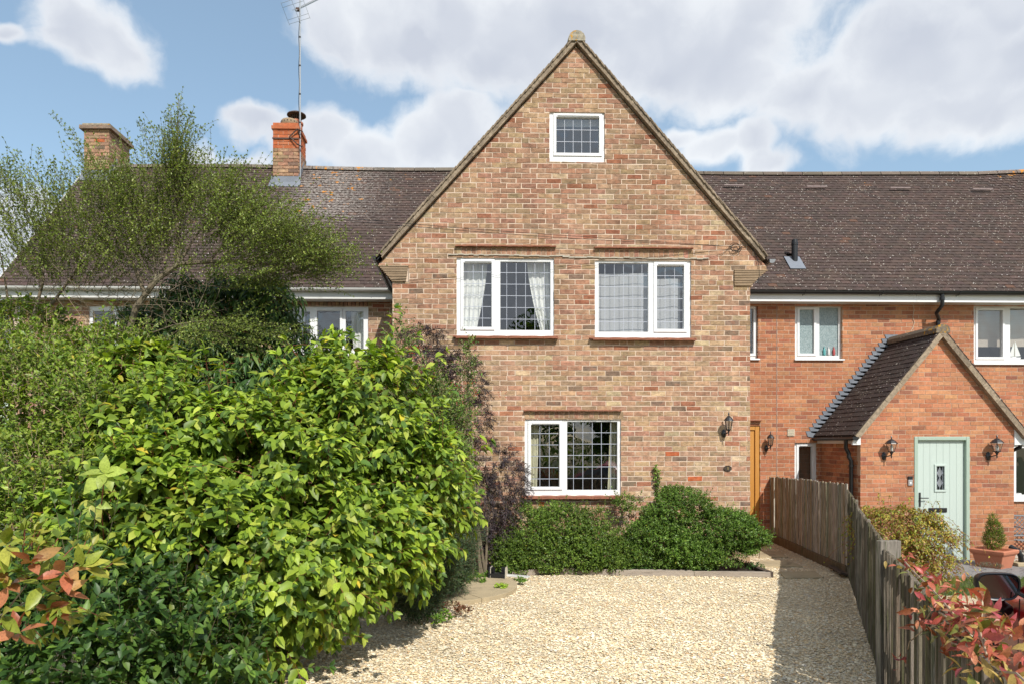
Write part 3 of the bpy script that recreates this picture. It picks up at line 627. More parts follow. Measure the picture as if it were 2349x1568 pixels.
# ================================================================== WINGS: tiled roofs
TAN = 1.105; YE = 12.30; ZE = at(1900, 668, 12.33).z; YRD = 15.33
ZRD = ZE + TAN * (YRD - YE); SL = math.hypot(YRD - YE, ZRD - ZE); DS = Vector((0, (YRD - YE) / SL, (ZRD - ZE) / SL)); NS = Vector((0, -DS.z, DS.y))
def sag(x, t): return (-0.03 * math.sin(max(0, (x - 2)) * 0.45) if x > 1.6 else 0.02 * math.sin(x * 0.9)) * t + 0.05 * t * max(0, x - 11.6)
def tiles(house_, x0, x1, nsingle, key, holes=()):
    base = MB().add([(x0, YE + 0.03, ZE - 0.03), (x1, YE + 0.03, ZE - 0.03), (x1, YRD, ZRD - 0.07), (x0, YRD, ZRD - 0.07), (x0, YRD + 3, ZE), (x1, YRD + 3, ZE)], [(0, 1, 2, 3), (3, 2, 5, 4), (0, 3, 4), (1, 5, 2)], (0.03, 0.025, 0.02)).build('roof', M['tile'], house_)
    rows = int(SL / 0.0985); G = SL / rows; lst = []
    for r in range(rows):
        s = r * G; x = x0 + (0.0825 if r % 2 else 0) - 0.0825
        wob = [rnd.uniform(-0.003, 0.003) for _ in range(3)]
        while x < x1:
            a, b = max(x, x0), min(x + 0.162, x1); x += 0.165
            if b - a < 0.03: continue
            xm = (a + b) / 2; t = s / SL; zc_ = ZE + DS.z * (s + 0.05)
            kk = kL if xm < AX else kR
            if zc_ < AZ - abs(xm - AX) * kk - 0.22: continue      # swallowed by the cross gable
            if any(h[0] < xm < h[1] and h[2] < s < h[3] for h in holes): continue
            lst.append((a, b, s, t))
    lst.sort(key=lambda q: key((q[0] + q[1]) / 2, q[2]))
    rest = MB()
    for i, (a, b, s, t) in enumerate(lst):
        mb = MB() if i < nsingle else rest
        lift = 0.018; vs = []; dz = sag((a + b) / 2, t); j = rnd.uniform(-0.003, 0.003); tw = rnd.uniform(-0.0025, 0.0025)
        for k, cam_ in ((0, 0), (1, 0.004), (2, 0)):
            x = a + (b - a) * k / 2; p0 = Vector((x, YE, ZE + dz)) + DS * (s + j); p1 = p0 + DS * 0.17
            vs += [p0 + NS * (cam_ + lift + tw * (k - 1)), p1 + NS * (cam_ * 0.6 + 0.002), p0 + NS * (cam_ + lift - 0.018 + tw * (k - 1))]
        col = mixc(rnd.choice([(0.075, 0.052, 0.045), (0.066, 0.047, 0.042), (0.085, 0.058, 0.05), (0.06, 0.045, 0.04)]), 0.12)
        if rnd.random() < 0.01: col = (0.12, 0.065, 0.045)
        mb.add(vs, [(0, 3, 4, 1), (3, 6, 7, 4), (2, 5, 3, 0), (5, 8, 6, 3), (0, 1, 2), (6, 8, 7)], col)
        if i < nsingle: mb.build('roof_tile', M['tile'], base)
    rest.build('tiling', M['tile'], base, kind='stuff')
    x = x0
    while x < x1:                        # ridge tiles
        if abs(x - AX) > 1.35:
            e = min(x + 0.44, x1); vs = []
            for xx in (x + 0.004, e):
                for k in range(7): a = math.pi * k / 6; vs.append((xx, YRD - 0.115 * math.cos(a), ZRD - 0.06 + sag(xx, 1) + 0.105 * math.sin(a)))
            MB().add(vs, [(k, k + 1, 8 + k, 7 + k) for k in range(6)] + [tuple(range(7)), tuple(range(13, 6, -1))], mixc((0.17, 0.14, 0.115), 0.25)).build('ridge_tile', M['tile'], base)
        x += 0.45
    return base
leftw = empty('left_wing_house', (-4.7, YR, 0), 'low brown roofed house wing behind the shrubs, with two brick chimneys', 'house')
rightw = empty('red_brick_house', (7, YR, -0.2), 'orange red brick house with long speckled tile roof and gabled porch', 'house')
XL0 = -8.35
CH1 = (at(193, 400, 15.0).x, at(250, 400, 15.0).x, 15.0, 15.92, at(193, 283, 15.0).z); CH2 = (at(626, 400, 14.87).x, at(684, 400, 14.87).x, 14.87, 15.55, at(626, 281, 14.87).z)
tiles(leftw, XL0, 0.9, 300, lambda x, s: abs(x + 1.9) + abs(s - 1.3) * 0.5)
tiles(rightw, 1.75, 12.9, 260, lambda x, s: s + abs(x - 6.0) * 0.12, holes=[(at(1808, 605, 12.9).x, at(1841, 605, 12.9).x, 0.72, 1.12)])
# barge boards at the left gable end
MB().add([(XL0 - 0.03, YE, ZE + 0.01), (XL0 - 0.03, YRD, ZRD + 0.01), (XL0 - 0.03, YRD, ZRD - 0.14), (XL0 - 0.03, YE, ZE - 0.14), (XL0 + 0.02, YE, ZE + 0.0), (XL0 + 0.02, YRD, ZRD), (XL0 + 0.02, YRD, ZRD - 0.14), (XL0 + 0.02, YE, ZE - 0.14)],
         [(0, 1, 2, 3), (4, 7, 6, 5), (0, 4, 5, 1), (3, 2, 6, 7), (0, 3, 7, 4)]).build('barge_board', M['upvc_old'], leftw)
# walls of wings
LW1 = rect(658, 703, 844.5, 813, YR); LW2 = rect(203, 702, 338, 795, YR); LW3 = rect(-75, 702, 46, 795, YR); LWS = rect(658, 689, 844.5, 702.5, YR)
zs = at(1800, 697, YR).z
brick_wall(leftw, front(YR), XL0 + 0.1, xl, -0.2, zs, [LW1, LW2, LW3, LWS], [], old_pick, M['brick_old'], M['mortar_old'], 80, key=lambda u, v: abs(u - xl) + abs(v - 3.9))
mb = MB(); x = LWS[0]
while x < LWS[1]: mb.prism([(x, LWS[2]), (x + 0.062, LWS[2]), (x + 0.062, LWS[3]), (x, LWS[3])], -0.07, 0.001, front(YR), old_pick(0, 6)); x += 0.074
mb.build('soldier_course', M['brick_old'], leftw)
brick_wall(leftw, sideX(XL0 + 0.1, -1), YR, 17, -0.2, zs, [], [], old_pick, M['brick_old'], M['mortar_old'], name='side_wall')
window(leftw, YR, LW1, [wpx((670, 714, 711, 800, 0, 0, [746]), YR), wpx((728, 714, 780, 800, 1, 0, 0), YR), wpx((793, 714, 834, 800, 0, 0, 0), YR)], sill=0.05)
window(leftw, YR, LW2, [wpx((214, 714, 260, 785, 0, 0, 0), YR), wpx((276, 714, 328, 785, 1, 0, 0), YR)], sill=0.05)
window(leftw, YR, LW3, [wpx((-60, 714, -16, 785, 0, 0, 0), YR), wpx((-4, 714, 36, 785, 0, 0, 0), YR)], sill=0.05)
def eaves(h, x0, x1, gm, bracket=1.0):
    zf0, zf1 = at(1900, 692, 12.33).z, at(1900, 672, 12.33).z
    x = x0
    while x < x1:
        e = min(x + 4.0, x1); MB().bb((x, 12.33, zf0), (e - 0.003, 12.352, zf1 + 0.02)).build('fascia', M['upvc' if gm == 'black' else 'upvc_old'], h); x += 4.0
    MB().bb((x0, 12.353, zf0 + 0.004), (x1, YR + 0.02, zf0 + 0.014)).build('soffit', M['upvc_old'], h)
    half_gutter(12.27, ZE - 0.015, x0, x1, 0.058, gm, h, axis='x')
    x = x0 + 0.45
    while x < x1 - 0.1:
        pts = [(x, 12.27 + 0.062 * math.cos(a), ZE - 0.015 + 0.062 * math.sin(a)) for a in [math.pi + math.pi * k / 6 for k in range(7)]] + [(x, 12.328, ZE - 0.09)]
        MB().tube(pts, 0.006, 4).build('gutter_bracket', M[gm], h); x += bracket
eaves(leftw, XL0 - 0.02, xl - 0.002, 'upvc_old', 1.25)
eaves(rightw, xr + 0.002, 12.9, 'black', 1.43)
# right house wall
RW1 = rect(1700, 702, 1738.5, 822, YR); RW2 = rect(1823, 702, 1932, 823, YR); RW3 = rect(2233, 701, 2420, 833, YR); RW4 = rect(1822, 1014, 1874.5, 1150, YR); RW5 = rect(2250, 1018, 2470, 1145, YR); RD = rect(1690, 975, 1743, 1242, YR)
XPL = at(1973, 1000, YP).x; XPR = at(2325, 1000, YP).x; XPA = (XPL + XPR) / 2 + 0.03
PAZ = at(2160, 760, YP).z; PKS = 1.2; pez = at(1973, 965, YP).z
brick_wall(rightw, front(YR), xr, 12.8, -0.2, zs, [RW1, RW2, RW3, RW4, RW5, RD], [], new_pick, M['brick_new'], M['mortar_new'], 120, key=lambda u, v: abs(u - 5.9) + abs(v - 3.0), L=0.2225, H=0.075, J=0.012, jit=0.0015)
window(rightw, YR, RW1, [wpx((1712, 708, 1728, 810, 1, 0, 0), YR)], sill=0.04, recess=0.07)
window(rightw, YR, RW2, [wpx((1834, 710, 1867, 810, 1, 0, 0), YR), wpx((1880, 705, 1924, 815, 0, 0, 0), YR)], sill=0.04, recess=0.07, glass='frost', room_d=0)
window(rightw, YR, RW3, [wpx((2243, 711, 2300, 818, 1, 0, 0), YR), wpx((2318, 707, 2405, 823, 0, 0, 0), YR)], sill=0.04, recess=0.07)
window(rightw, YR, RW4, [wpx((1831, 1023, 1862, 1142, 1, 0, 0), YR)], sill=0.04, recess=0.05, room_d=1.0)
window(rightw, YR, RW5, [wpx((2262, 1028, 2325, 1133, 0, 0, 0), YR), wpx((2330, 1026, 2460, 1133, 0, 0, 0), YR)], sill=0.05, recess=0.05)
# movement joint
xj = at(1781, 800, YR).x; MB().bb((xj - 0.006, YR - 0.004, -0.2), (xj + 0.006, YR + 0.01, zs)).build('movement_joint', simple('joint_sealant', (0.30, 0.22, 0.18), 0.9), rightw)
# timber side door, mostly behind the gabled house
sd_ = sub_empty('side_door', ((RD[0] + RD[1]) / 2, YR, 0), rightw)
mb = MB(); x1_ = RD[1]; mb.bb((x1_ - 0.085, YR + 0.02, -0.15), (x1_ - 0.005, YR + 0.1, RD[3] - 0.005)); mb.bb((RD[0], YR + 0.02, RD[3] - 0.085), (x1_ - 0.087, YR + 0.1, RD[3] - 0.005))
mb.build('door_frame', M['oak'], sd_, bevel=0.006)
mb = MB().bb((RD[0], YR + 0.05, -0.15), (x1_ - 0.087, YR + 0.09, RD[3] - 0.087))
for i in range(3): mb.bb((x1_ - 0.19 - i * 0.11, YR + 0.042, -0.14), (x1_ - 0.10 - i * 0.11, YR + 0.049, RD[3] - 0.1))
mb.build('door_leaf', M['oak'], sd_, bevel=0.003)
mb = MB()
for i in range(3): mb.box((RD[1] - 0.06 - i * 0.15, YR - 0.02, RD[3] + 0.095), (0.145, 0.11, 0.02), col=(0.2, 0.1, 0.05), jit=0.003)
mb.build('drip_course', M['clay'], rightw)
# soil vent pipe and vent tiles
p_ = at(1822, 604, 12.93)
MB().lathe([(0.056, -0.1), (0.056, 0.34), (0.061, 0.345), (0.061, 0.385), (0.056, 0.39), (0.052, 0.45), (0.04, 0.455)], p_, 16).build('vent_pipe', M['black'], rightw, smooth=True)
q0 = Vector((p_.x - 0.03, YE, ZE)) + DS * 0.86 + NS * 0.03
ux = Matrix((Vector((1, 0, 0)), DS, NS)).transposed()
MB().box(q0, (0.30, 0.40, 0.006), ux).build('lead_slate', M['lead'], rightw)
MB().lathe([(0.115, 0.0), (0.10, 0.04), (0.062, 0.10)], p_ - Vector((0, 0.01, 0.17)), 16).build('pipe_collar', M['black'], rightw, smooth=True)
for px, py in ((1683, 427), (1873, 430), (2064, 433), (2253, 436)):
    zr_ = (CY - py) / F; # solve the depth on the slope
    Yv = (ZE - HC - TAN * YE) / (zr_ - TAN); p = at(px, py, Yv)
    mb = MB()
    for i in range(3): mb.box(p + NS * 0.022 + Vector(((i - 1) * 0.15, 0, 0)), (0.146, 0.05, 0.005), ux, (0.2, 0.16, 0.15))
    mb.build('vent_tile', M['pinkvent'], rightw)
# rear walls and gable infill keep daylight out
for h, x0, x1 in ((leftw, XL0 + 0.1, xl), (rightw, xr, 12.8)):
    MB().bb((x0, 17.9, -0.2), (x1, 18.05, ZE)).build('rear_wall', M['brick_new' if h is rightw else 'brick_old'], h)

# ---- chimneys
def ch_pick(i):
    return old_pick(0, 0) if i else mixc((0.50, 0.145, 0.06), 0.1)
def chimney(h, Cc, new_above, z_base, label, cap):
    x0, x1, y0, y1, zt = Cc; t = sub_empty('chimney', ((x0 + x1) / 2, (y0 + y1) / 2, z_base), h); t['label'] = label
    MB().bb((x0 + 0.008, y0 + 0.008, z_base - 0.8), (x1 - 0.008, y1 - 0.008, zt - 0.02)).build('core', M['mortar_old'], t)
    z = z_base - 0.3; r = 0
    while z < zt - 0.15:
        ex = 0.012 if (new_above and z < new_above) else 0.0
        for face in range(2):                     # front (-Y) and right (+X) faces, plus mirrored ones joined
            a0, a1 = (x0, x1) if face == 0 else (y0, y1)
            x = a0 - (0.11 if r % 2 else 0)
            while x < a1 - 0.02:
                a, b = max(x, a0), min(x + 0.213, a1); x += 0.224
                if b - a < 0.03: continue
                c = ch_pick(not (new_above and z > new_above))
                if face == 0: MB().box(((a + b) / 2, y0 + 0.03, z + 0.032), (b - a, 0.07 + ex * 2, 0.064), col=c, jit=0.003).build('brick', M['brick_old'] if not (new_above and z > new_above) else M['brick_new'], t)
                else: MB().box((x1 - 0.03, (a + b) / 2, z + 0.032), (0.0685 + ex * 2, b - a - 0.012, 0.064), col=c, jit=0.003).build('brick', M['brick_old'] if not (new_above and z > new_above) else M['brick_new'], t)
        z += 0.075; r += 1
    if cap == 'old':
        MB().box(((x0 + x1) / 2, (y0 + y1) / 2, zt - 0.10), (x1 - x0 + 0.14, y1 - y0 + 0.14, 0.075), col=(0.27, 0.2, 0.15), jit=0.006).build('oversailing_course', M['brick_old'], t)
        MB().box(((x0 + x1) / 2, (y0 + y1) / 2, zt - 0.038), (x1 - x0 + 0.06, y1 - y0 + 0.06, 0.05), col=(0.3, 0.26, 0.19), jit=0.006).build('capping', M['ridge_l'], t)
        MB().lathe([(0.2, 0), (0.19, 0.05), (0.12, 0.075)], ((x0 + x1) / 2 + 0.02, y0 + 0.3, zt - 0.014), 12, col=(0.34, 0.27, 0.16)).build('flaunching', M['ridge_l'], t, smooth=True)
    else:
        MB().box(((x0 + x1) / 2, (y0 + y1) / 2, zt - 0.115), (x1 - x0 + 0.06, y1 - y0 + 0.06, 0.066), col=(0.47, 0.14, 0.06), jit=0.002).build('oversailing_course', M['brick_new'], t)
        MB().box(((x0 + x1) / 2, (y0 + y1) / 2, zt - 0.043), (x1 - x0 + 0.0, y1 - y0 + 0.0, 0.07), col=(0.52, 0.16, 0.07), jit=0.002).build('top_course', M['brick_new'], t)
    mb = MB()                                  # lead apron and side flashing
    zb = ZE + DS.z / DS.y * (y0 - YE)
    mb.bb((x0 - 0.05, y0 - 0.035, zb - 0.02), (x1 + 0.05, y0 - 0.012, zb + 0.13))
    mb.box((((x0 + x1) / 2), y0 - 0.09, zb - 0.065), (x1 - x0 + 0.12, 0.20, 0.012), Matrix.Rotation(math.atan(TAN), 3, 'X'))
    n_ = 8
    for i in range(n_):
        y = y0 + (YRD - y0) * i / n_; zz = ZE + TAN * (y - YE); mb.bb((x1 + 0.006, y, zz - 0.05), (x1 + 0.02, y + (YRD - y0) / n_ - 0.002, zz + 0.19))
    mb.build('flashing', M['lead'], t)
    return t
chimney(leftw, CH1, None, ZE + TAN * (15.0 - YE), 'plain old brick chimney with oversailing cap', 'old')
chimney(leftw, CH2, at(650, 341, 14.87).z, ZE + TAN * (14.87 - YE), 'chimney rebuilt in orange brick above old brick', 'new')
cx_ = (CH2[0] + CH2[1]) / 2; zt = CH2[4]
pot = empty('chimney_pot', (cx_ + 0.1, 15.12, zt), 'squat cream clay chimney pot with a ring of holes on the orange chimney', 'chimney pot')
mb = MB().lathe([(0.17, 0), (0.185, 0.03), (0.185, 0.10), (0.165, 0.125), (0.12, 0.125), (0.12, 0.05)], (cx_ + 0.04, 15.05, zt - 0.012), 20); mb.build('pot_body', M['stone_tile'], pot, smooth=True)
mb = MB()
for k in range(16): a = 2 * math.pi * k / 16; mb.lathe([(0.013, -0.004), (0.013, 0.006)], (cx_ + 0.04 + 0.184 * math.cos(a), 15.05 + 0.184 * math.sin(a), zt + 0.055), 6, 'y')
mb.build('vent_hole', M['black'], pot)
cowl = empty('chimney_cowl', (cx_ + 0.12, 15.33, zt), 'terracotta chimney pot under a rusty mesh rain cowl, behind the cream pot', 'chimney cowl')
MB().lathe([(0.13, 0), (0.13, 0.16), (0.15, 0.17), (0.15, 0.21), (0.12, 0.22), (0.10, 0.27)], (cx_ + 0.12, 15.33, zt - 0.01), 18).build('pot_body', M['terracotta'], cowl, smooth=True)
mb = MB()
for k in range(14): a = 2 * math.pi * k / 14; mb.tube([(cx_ + 0.12 + 0.1 * math.cos(a), 15.33 + 0.1 * math.sin(a), zt + 0.25), (cx_ + 0.12 + 0.12 * math.cos(a), 15.33 + 0.12 * math.sin(a), zt + 0.37)], 0.006, 4)
mb.tube([(cx_ + 0.12 + 0.11 * math.cos(2 * math.pi * k / 16), 15.33 + 0.11 * math.sin(2 * math.pi * k / 16), zt + 0.31) for k in range(17)], 0.006, 4)
mb.build('mesh_guard', M['rust'], cowl)
MB().lathe([(0.21, 0.0), (0.205, 0.02), (0.13, 0.06), (0.02, 0.085)], (cx_ + 0.12, 15.33, zt + 0.36), 20).build('cowl_lid', M['rust'], cowl, smooth=True)
# ---- television aerial
ax, ay = at(688, 400, 14.95).x, 14.95; azb = at(688, 497, ay).z - 0.1
aer = empty('tv_aerial', (ax, ay, azb), 'tall thin rooftop television aerial on a mast strapped to the orange chimney', 'aerial')
ztop = at(688, 12, ay).z
MB().tube([(ax, ay, azb - 0.05), (ax, ay, azb + 0.75)], 0.026, 8).build('mast_sleeve', M['galv'], aer, smooth=True)
MB().tube([(ax, ay, azb + 0.3), (ax, ay, ztop + 0.3)], 0.017, 8).build('mast', M['galv'], aer, smooth=True)
mb = MB(); z = azb + 0.8; pts = []
while z < ztop - 0.3: pts.append((ax - 0.02 - 0.008 * math.sin(z * 9), ay - 0.015, z)); z += 0.12
mb.tube(pts, 0.006, 5).build('cable', M['black'], aer)
z = azb + 0.9
while z < ztop - 0.2:
    MB().lathe([(0.024, -0.015), (0.024, 0.015)], (ax - 0.004, ay, z), 8).build('cable_tie', M['black'], aer); z += 0.62
mb = MB(); zb = at(688, 372, ay).z
zq0, zq1 = at(650, 303, ay).z, at(650, 338, ay).z
mb.tube([(CH2[1] - 0.18, 14.83, zq0 - 0.16), (CH2[1] + 0.0, 14.80, zq0), (ax + 0.06, ay - 0.02, zq0)], 0.014, 6); mb.tube([(CH2[1] - 0.18, 14.83, zq0 - 0.16), (CH2[1] - 0.0, 14.80, zq1), (ax + 0.05, ay - 0.02, zq1)], 0.014, 6)
mb.tube([(CH2[1] + 0.0, 14.80, zq0), (CH2[1] + 0.03, 15.0, zq0 - 0.2)], 0.014, 6); mb.build('wall_bracket', M['rust'], aer)
MB().bb((CH2[0] - 0.012, 14.845, zq0 - 0.20), (CH2[1] + 0.012, 14.853, zq0 - 0.17)).build('lashing_strap', M['rust'], aer)
# boom slopes up and away, elements across it
bd = Vector((0.16, 0.62, 0.55)).normalized(); side_ = Vector((0.93, -0.33, 0.08)).normalized(); upv = side_.cross(bd).normalized()
b0 = Vector((ax - 0.06, ay - 0.15, ztop - 0.22)); MB().tube([b0, b0 + bd * 1.5], 0.013, 6).build('boom', M['galv'], aer)
for i in range(15):
    c = b0 + bd * (0.12 + i * 0.095)
    for s in (-1, 1): MB().tube([c, c + side_ * s * 0.13 + upv * 0.02], 0.0035, 4).build('director', M['galv'], aer)
mb = MB()
for u in (-0.2, -0.12, 0.12, 0.2):
    c = b0 + upv * u; mb.tube([c - side_ * 0.26, c + side_ * 0.26], 0.004, 4)
for s in (-0.26, 0, 0.26): mb.tube([b0 + side_ * s - upv * 0.22, b0 + side_ * s + upv * 0.22], 0.004, 4)
mb.build('reflector', M['galv'], aer)
MB().box(b0 + bd * 0.12, (0.07, 0.06, 0.06), col=(0, 0, 0)).build('clamp', M['rust'], aer)

# ================================================================== PORCH (part of the red brick house)
por = rightw
PL = (-PKS, 1.0, PAZ - PKS * XPA - 0.10); PR = (PKS, 1.0, PAZ + PKS * XPA - 0.10)
DO = rect(2096, 1000, 2223, 1291, YP)
brick_wall(por, front(YP), XPL, XPR, -0.2, PAZ, [DO], [PL, PR], new_pick, M['brick_new'], M['mortar_new'], 180, key=lambda u, v: abs(u - XPA) * 0.6 + abs(v - 2.5), L=0.2225, jit=0.0015, name='porch_wall')
brick_wall(por, sideX(XPL, -1), YP + 0.075, YR, -0.2, pez - 0.13, [], [], new_pick, M['brick_new'], M['mortar_new'], 0, name='porch_side_wall', jit=0.0015)
brick_wall(por, sideX(XPR, 1), YP + 0.075, YR, -0.2, pez - 0.13, [], [], new_pick, M['brick_new'], M['mortar_new'], 0, name='porch_side_wall', jit=0.0015)
PRZ = PAZ + 0.05; EXL = at(1957, 985, YP - 0.05).x; EZ = PRZ - PKS * (XPA - EXL); EXR = 2 * XPA - EXL
proof = MB()
for sgn, e in ((-1, EXL), (1, EXR)):
    v = []
    for y in (YP - 0.06, YR):
        for x, z in ((XPA, PRZ - 0.02), (e, EZ - 0.02), (e, EZ - 0.06), (XPA, PRZ - 0.08)): v.append((x, y, z))
    proof.add(v, [(0, 1, 2, 3), (4, 7, 6, 5), (0, 4, 5, 1), (1, 5, 6, 2), (2, 6, 7, 3), (3, 7, 4, 0)], (0.05, 0.04, 0.035))
proof = proof.build('porch_roof', M['tile'], por)
for sgn in (-1, 1):
    d = Vector((sgn, 0, -PKS)); Ls = (XPA - EXL) * math.hypot(1, PKS); d.normalize(); nn = Vector((sgn * PKS, 0, 1)).normalized()
    rows = int(Ls / 0.102)
    for r in range(rows):
        s = (r + 1) * Ls / rows; y = YP - 0.09
        c0 = Vector((XPA, 0, PRZ)) + d * s; first = True
        yy = y - (0.0825 if r % 2 else 0)
        while yy < YR - 0.02:
            a, b = max(yy, y), min(yy + 0.162, YR - 0.01); yy += 0.165
            if b - a < 0.03: continue
            p0 = c0 + nn * 0.013; p1 = c0 - d * 0.17 + nn * 0.001
            vs = [Vector((p0.x, a, p0.z)), Vector((p0.x, b, p0.z)), Vector((p1.x, b, p1.z)), Vector((p1.x, a, p1.z))]; vs += [v - nn * 0.012 for v in vs]
            j = rnd.uniform(-0.002, 0.003); vs = [v + nn * j for v in vs]
            MB().add(vs, [(0, 1, 2, 3), (0, 4, 5, 1), (3, 7, 4, 0), (1, 5, 6, 2)], mixc((0.052, 0.040, 0.037), 0.15)).build('roof_tile', M['tile'], proof)
    ux_ = Matrix((d, Vector((0, 1, 0)), nn)).transposed()
    for i in range(6):
        ln = Ls / 6; c = Vector((XPA, YP - 0.03, PRZ)) + d * (ln * (i + 0.5)) - nn * 0.055
        MB().box(c, (ln - 0.004, 0.13, 0.085), ux_, rnd.choice(VT), 0.002).build('verge_mortar', M['verge'], proof)
mb = MB()
for i in range(4):
    y0 = YP - 0.10 + i * 0.35; vs = []
    for y in (y0, y0 + 0.345):
        for k in range(7): a = math.pi * (k / 6 * 1.2 - 0.1); vs.append((XPA + 0.125 * math.cos(a), y, PRZ - 0.055 + 0.115 * math.sin(a)))
    MB().add(vs, [(k, k + 1, 8 + k, 7 + k) for k in range(6)] + [tuple(range(7)), tuple(range(13, 6, -1))], (0.17, 0.14, 0.105)).build('ridge_tile', M['ridge_l'] if i == 0 else M['tile'], proof, smooth=False)
half_gutter(EXL + 0.0, EZ - 0.03, YP - 0.12, YR - 0.02, 0.056, 'black', por)
half_gutter(EXR + 0.0, EZ - 0.03, YP - 0.12, YR - 0.02, 0.056, 'black', por)
MB().bb((EXL + 0.065, YP - 0.02, EZ - 0.14), (EXL + 0.085, YR, EZ - 0.01)).build('fascia', M['upvc_old'], por)
MB().bb((EXL + 0.086, YP + 0.0, EZ - 0.14), (XPL, YR, EZ - 0.125)).build('soffit', M['upvc_old'], por)
for s in (-1, 1):
    a = EXL + 0.0 if s < 0 else XPR + 0.002; b = XPL - 0.002 if s < 0 else EXR - 0.0
    zt_ = EZ - 0.16
    if s < 0: pl = [(a, zt_), (b, zt_), (b, zt_ + 0.16 + (b - a) * PKS), (a + 0.02, zt_ + 0.09)]
    else: pl = [(a, zt_), (b, zt_), (b - 0.02, zt_ + 0.09), (a, zt_ + 0.16 + (b - a) * PKS)]
    MB().prism(pl, -0.02, 0.012, front(YP - 0.0)).build('eaves_box_end', M['upvc'], por)
# downpipes
gx = EXL
MB().tube([(gx, YP + 0.18, EZ - 0.06), (gx, YP + 0.18, EZ - 0.22), (gx + 0.05, YP + 0.18, EZ - 0.31), (XPL - 0.10, YP + 0.18, EZ - 0.36), (XPL - 0.055, YP + 0.18, EZ - 0.44), (XPL - 0.055, YP + 0.18, -0.18)], 0.034, 12).build('downpipe', M['black'], por, smooth=True)
for z in (EZ - 0.52, 0.9): MB().lathe([(0.041, -0.02), (0.041, 0.02)], (XPL - 0.055, YP + 0.18, z), 12).build('pipe_clip', M['black'], por)
dx = at(2146, 730, YR).x; dx0 = at(2158, 680, 12.3).x
MB().tube([(dx0, 12.27, ZE - 0.05), (dx0, 12.27, ZE - 0.26), (dx0 - 0.03, 12.38, ZE - 0.38), (dx, 12.52, ZE - 0.47), (dx, 12.54, ZE - 0.56), (dx, 12.54, 3.0)], 0.034, 12).build('downpipe', M['black'], por, smooth=True)
for z in (ZE - 0.14, ZE - 0.52): MB().lathe([(0.041, -0.025), (0.041, 0.025)], (dx0 if z > ZE - 0.2 else dx, 12.27 if z > ZE - 0.2 else 12.54, z), 12).build('pipe_clip', M['black'], por)
rx_ = XPR + 0.09; MB().tube([(EXR - 0.02, YP + 0.1, EZ - 0.08), (EXR - 0.02, YP + 0.1, EZ - 0.2), (XPR + 0.05, YP + 0.3, EZ - 0.35), (XPR + 0.05, YP + 0.3, -0.1)], 0.034, 12).build('downpipe', M['black'], por, smooth=True)
# stepped lead flashing, each step its own piece of lead
z = EZ + 0.06; i = 0
zz = math.ceil((EZ - 0.0 + 0.2) / 0.075) * 0.075 - 0.2
while zz < PRZ + 0.04:
    xs = XPA - (PRZ - zz) / PKS - 0.02
    MB().add([(xs - 0.155, YR - 0.012, zz + 0.07), (xs - 0.02, YR - 0.012, zz + 0.068), (xs + 0.09, YR - 0.012, zz + 0.07), (xs + 0.05, YR - 0.012, zz - 0.06), (xs - 0.115, YR - 0.012, zz - 0.03)] +
             [(xs - 0.155, YR - 0.004, zz + 0.07), (xs - 0.02, YR - 0.004, zz + 0.068), (xs + 0.09, YR - 0.004, zz + 0.07), (xs + 0.05, YR - 0.004, zz - 0.06), (xs - 0.115, YR - 0.004, zz - 0.03)],
             [(4, 3, 2, 1, 0), (5, 6, 7, 8, 9), (0, 1, 6, 5), (1, 2, 7, 6), (3, 4, 9, 8), (4, 0, 5, 9)]).build('flashing', M['lead'], por); zz += 0.075
# door
dt = sub_empty('front_door', ((DO[0] + DO[1]) / 2, YP, DO[2]), por)
fw = 0.062; yd = YP + 0.03; mb = MB()
mb.bb((DO[0], YP - 0.012, DO[2] + 0.06), (DO[0] + fw, YP + 0.10, DO[3])); mb.bb((DO[1] - fw, YP - 0.012, DO[2] + 0.06), (DO[1], YP + 0.10, DO[3])); mb.bb((DO[0] + fw, YP - 0.0115, DO[3] - fw), (DO[1] - fw, YP + 0.10, DO[3]))
mb.build('door_frame', M['mint_dark'], dt, bevel=0.008)
MB().bb((DO[0] - 0.02, YP - 0.07, DO[2]), (DO[1] + 0.02, YP + 0.10, DO[2] + 0.058)).build('threshold', M['mint_dark'], dt, bevel=0.008)
DI = (DO[0] + fw, DO[1] - fw, DO[2] + 0.06, DO[3] - fw)
g = rect(2147, 1068, 2165, 1122, YP + 0.04)
leafm = MB()
for q in minus_all(DI, [g]): leafm.bb((q[0], YP + 0.05, q[2]), (q[1], YP + 0.09, q[3]))
lf = leafm.build('door_leaf', M['mint'], dt)
mb = MB()                                   # raised tongue and groove boards
nb = 7
for i in range(nb):
    a = DI[0] + 0.015 + (DI[1] - DI[0] - 0.03) * i / nb; b = DI[0] + 0.015 + (DI[1] - DI[0] - 0.03) * (i + 1) / nb - 0.005
    for q in minus_all((a, b, DI[2] + 0.02, DI[3] - 0.02), [(g[0] - 0.03, g[1] + 0.03, g[2] - 0.03, g[3] + 0.03)]): mb.bb((q[0], YP + 0.0465, q[2]), (q[1], YP + 0.0498, q[3]))
mb.build('board_face', M['mint'], dt)
mb = MB()
for q in minus_all((g[0] - 0.035, g[1] + 0.035, g[2] - 0.035, g[3] + 0.035), [g]): mb.bb((q[0], YP + 0.030, q[2]), (q[1], YP + 0.0462, q[3]))
mb.build('glazing_trim', M['mint'], dt, bevel=0.005)
MB().add([(g[0], YP + 0.06, g[2]), (g[1], YP + 0.06, g[2]), (g[1], YP + 0.06, g[3]), (g[0], YP + 0.06, g[3])], [(0, 1, 2, 3)]).build('pane', M['carglass'], dt)
xm = (g[0] + g[1]) / 2; zm = (g[2] + g[3]) / 2; hh = (g[3] - g[2]) / 2; ww = (g[1] - g[0]) / 2; mb = MB(); mbd = MB()
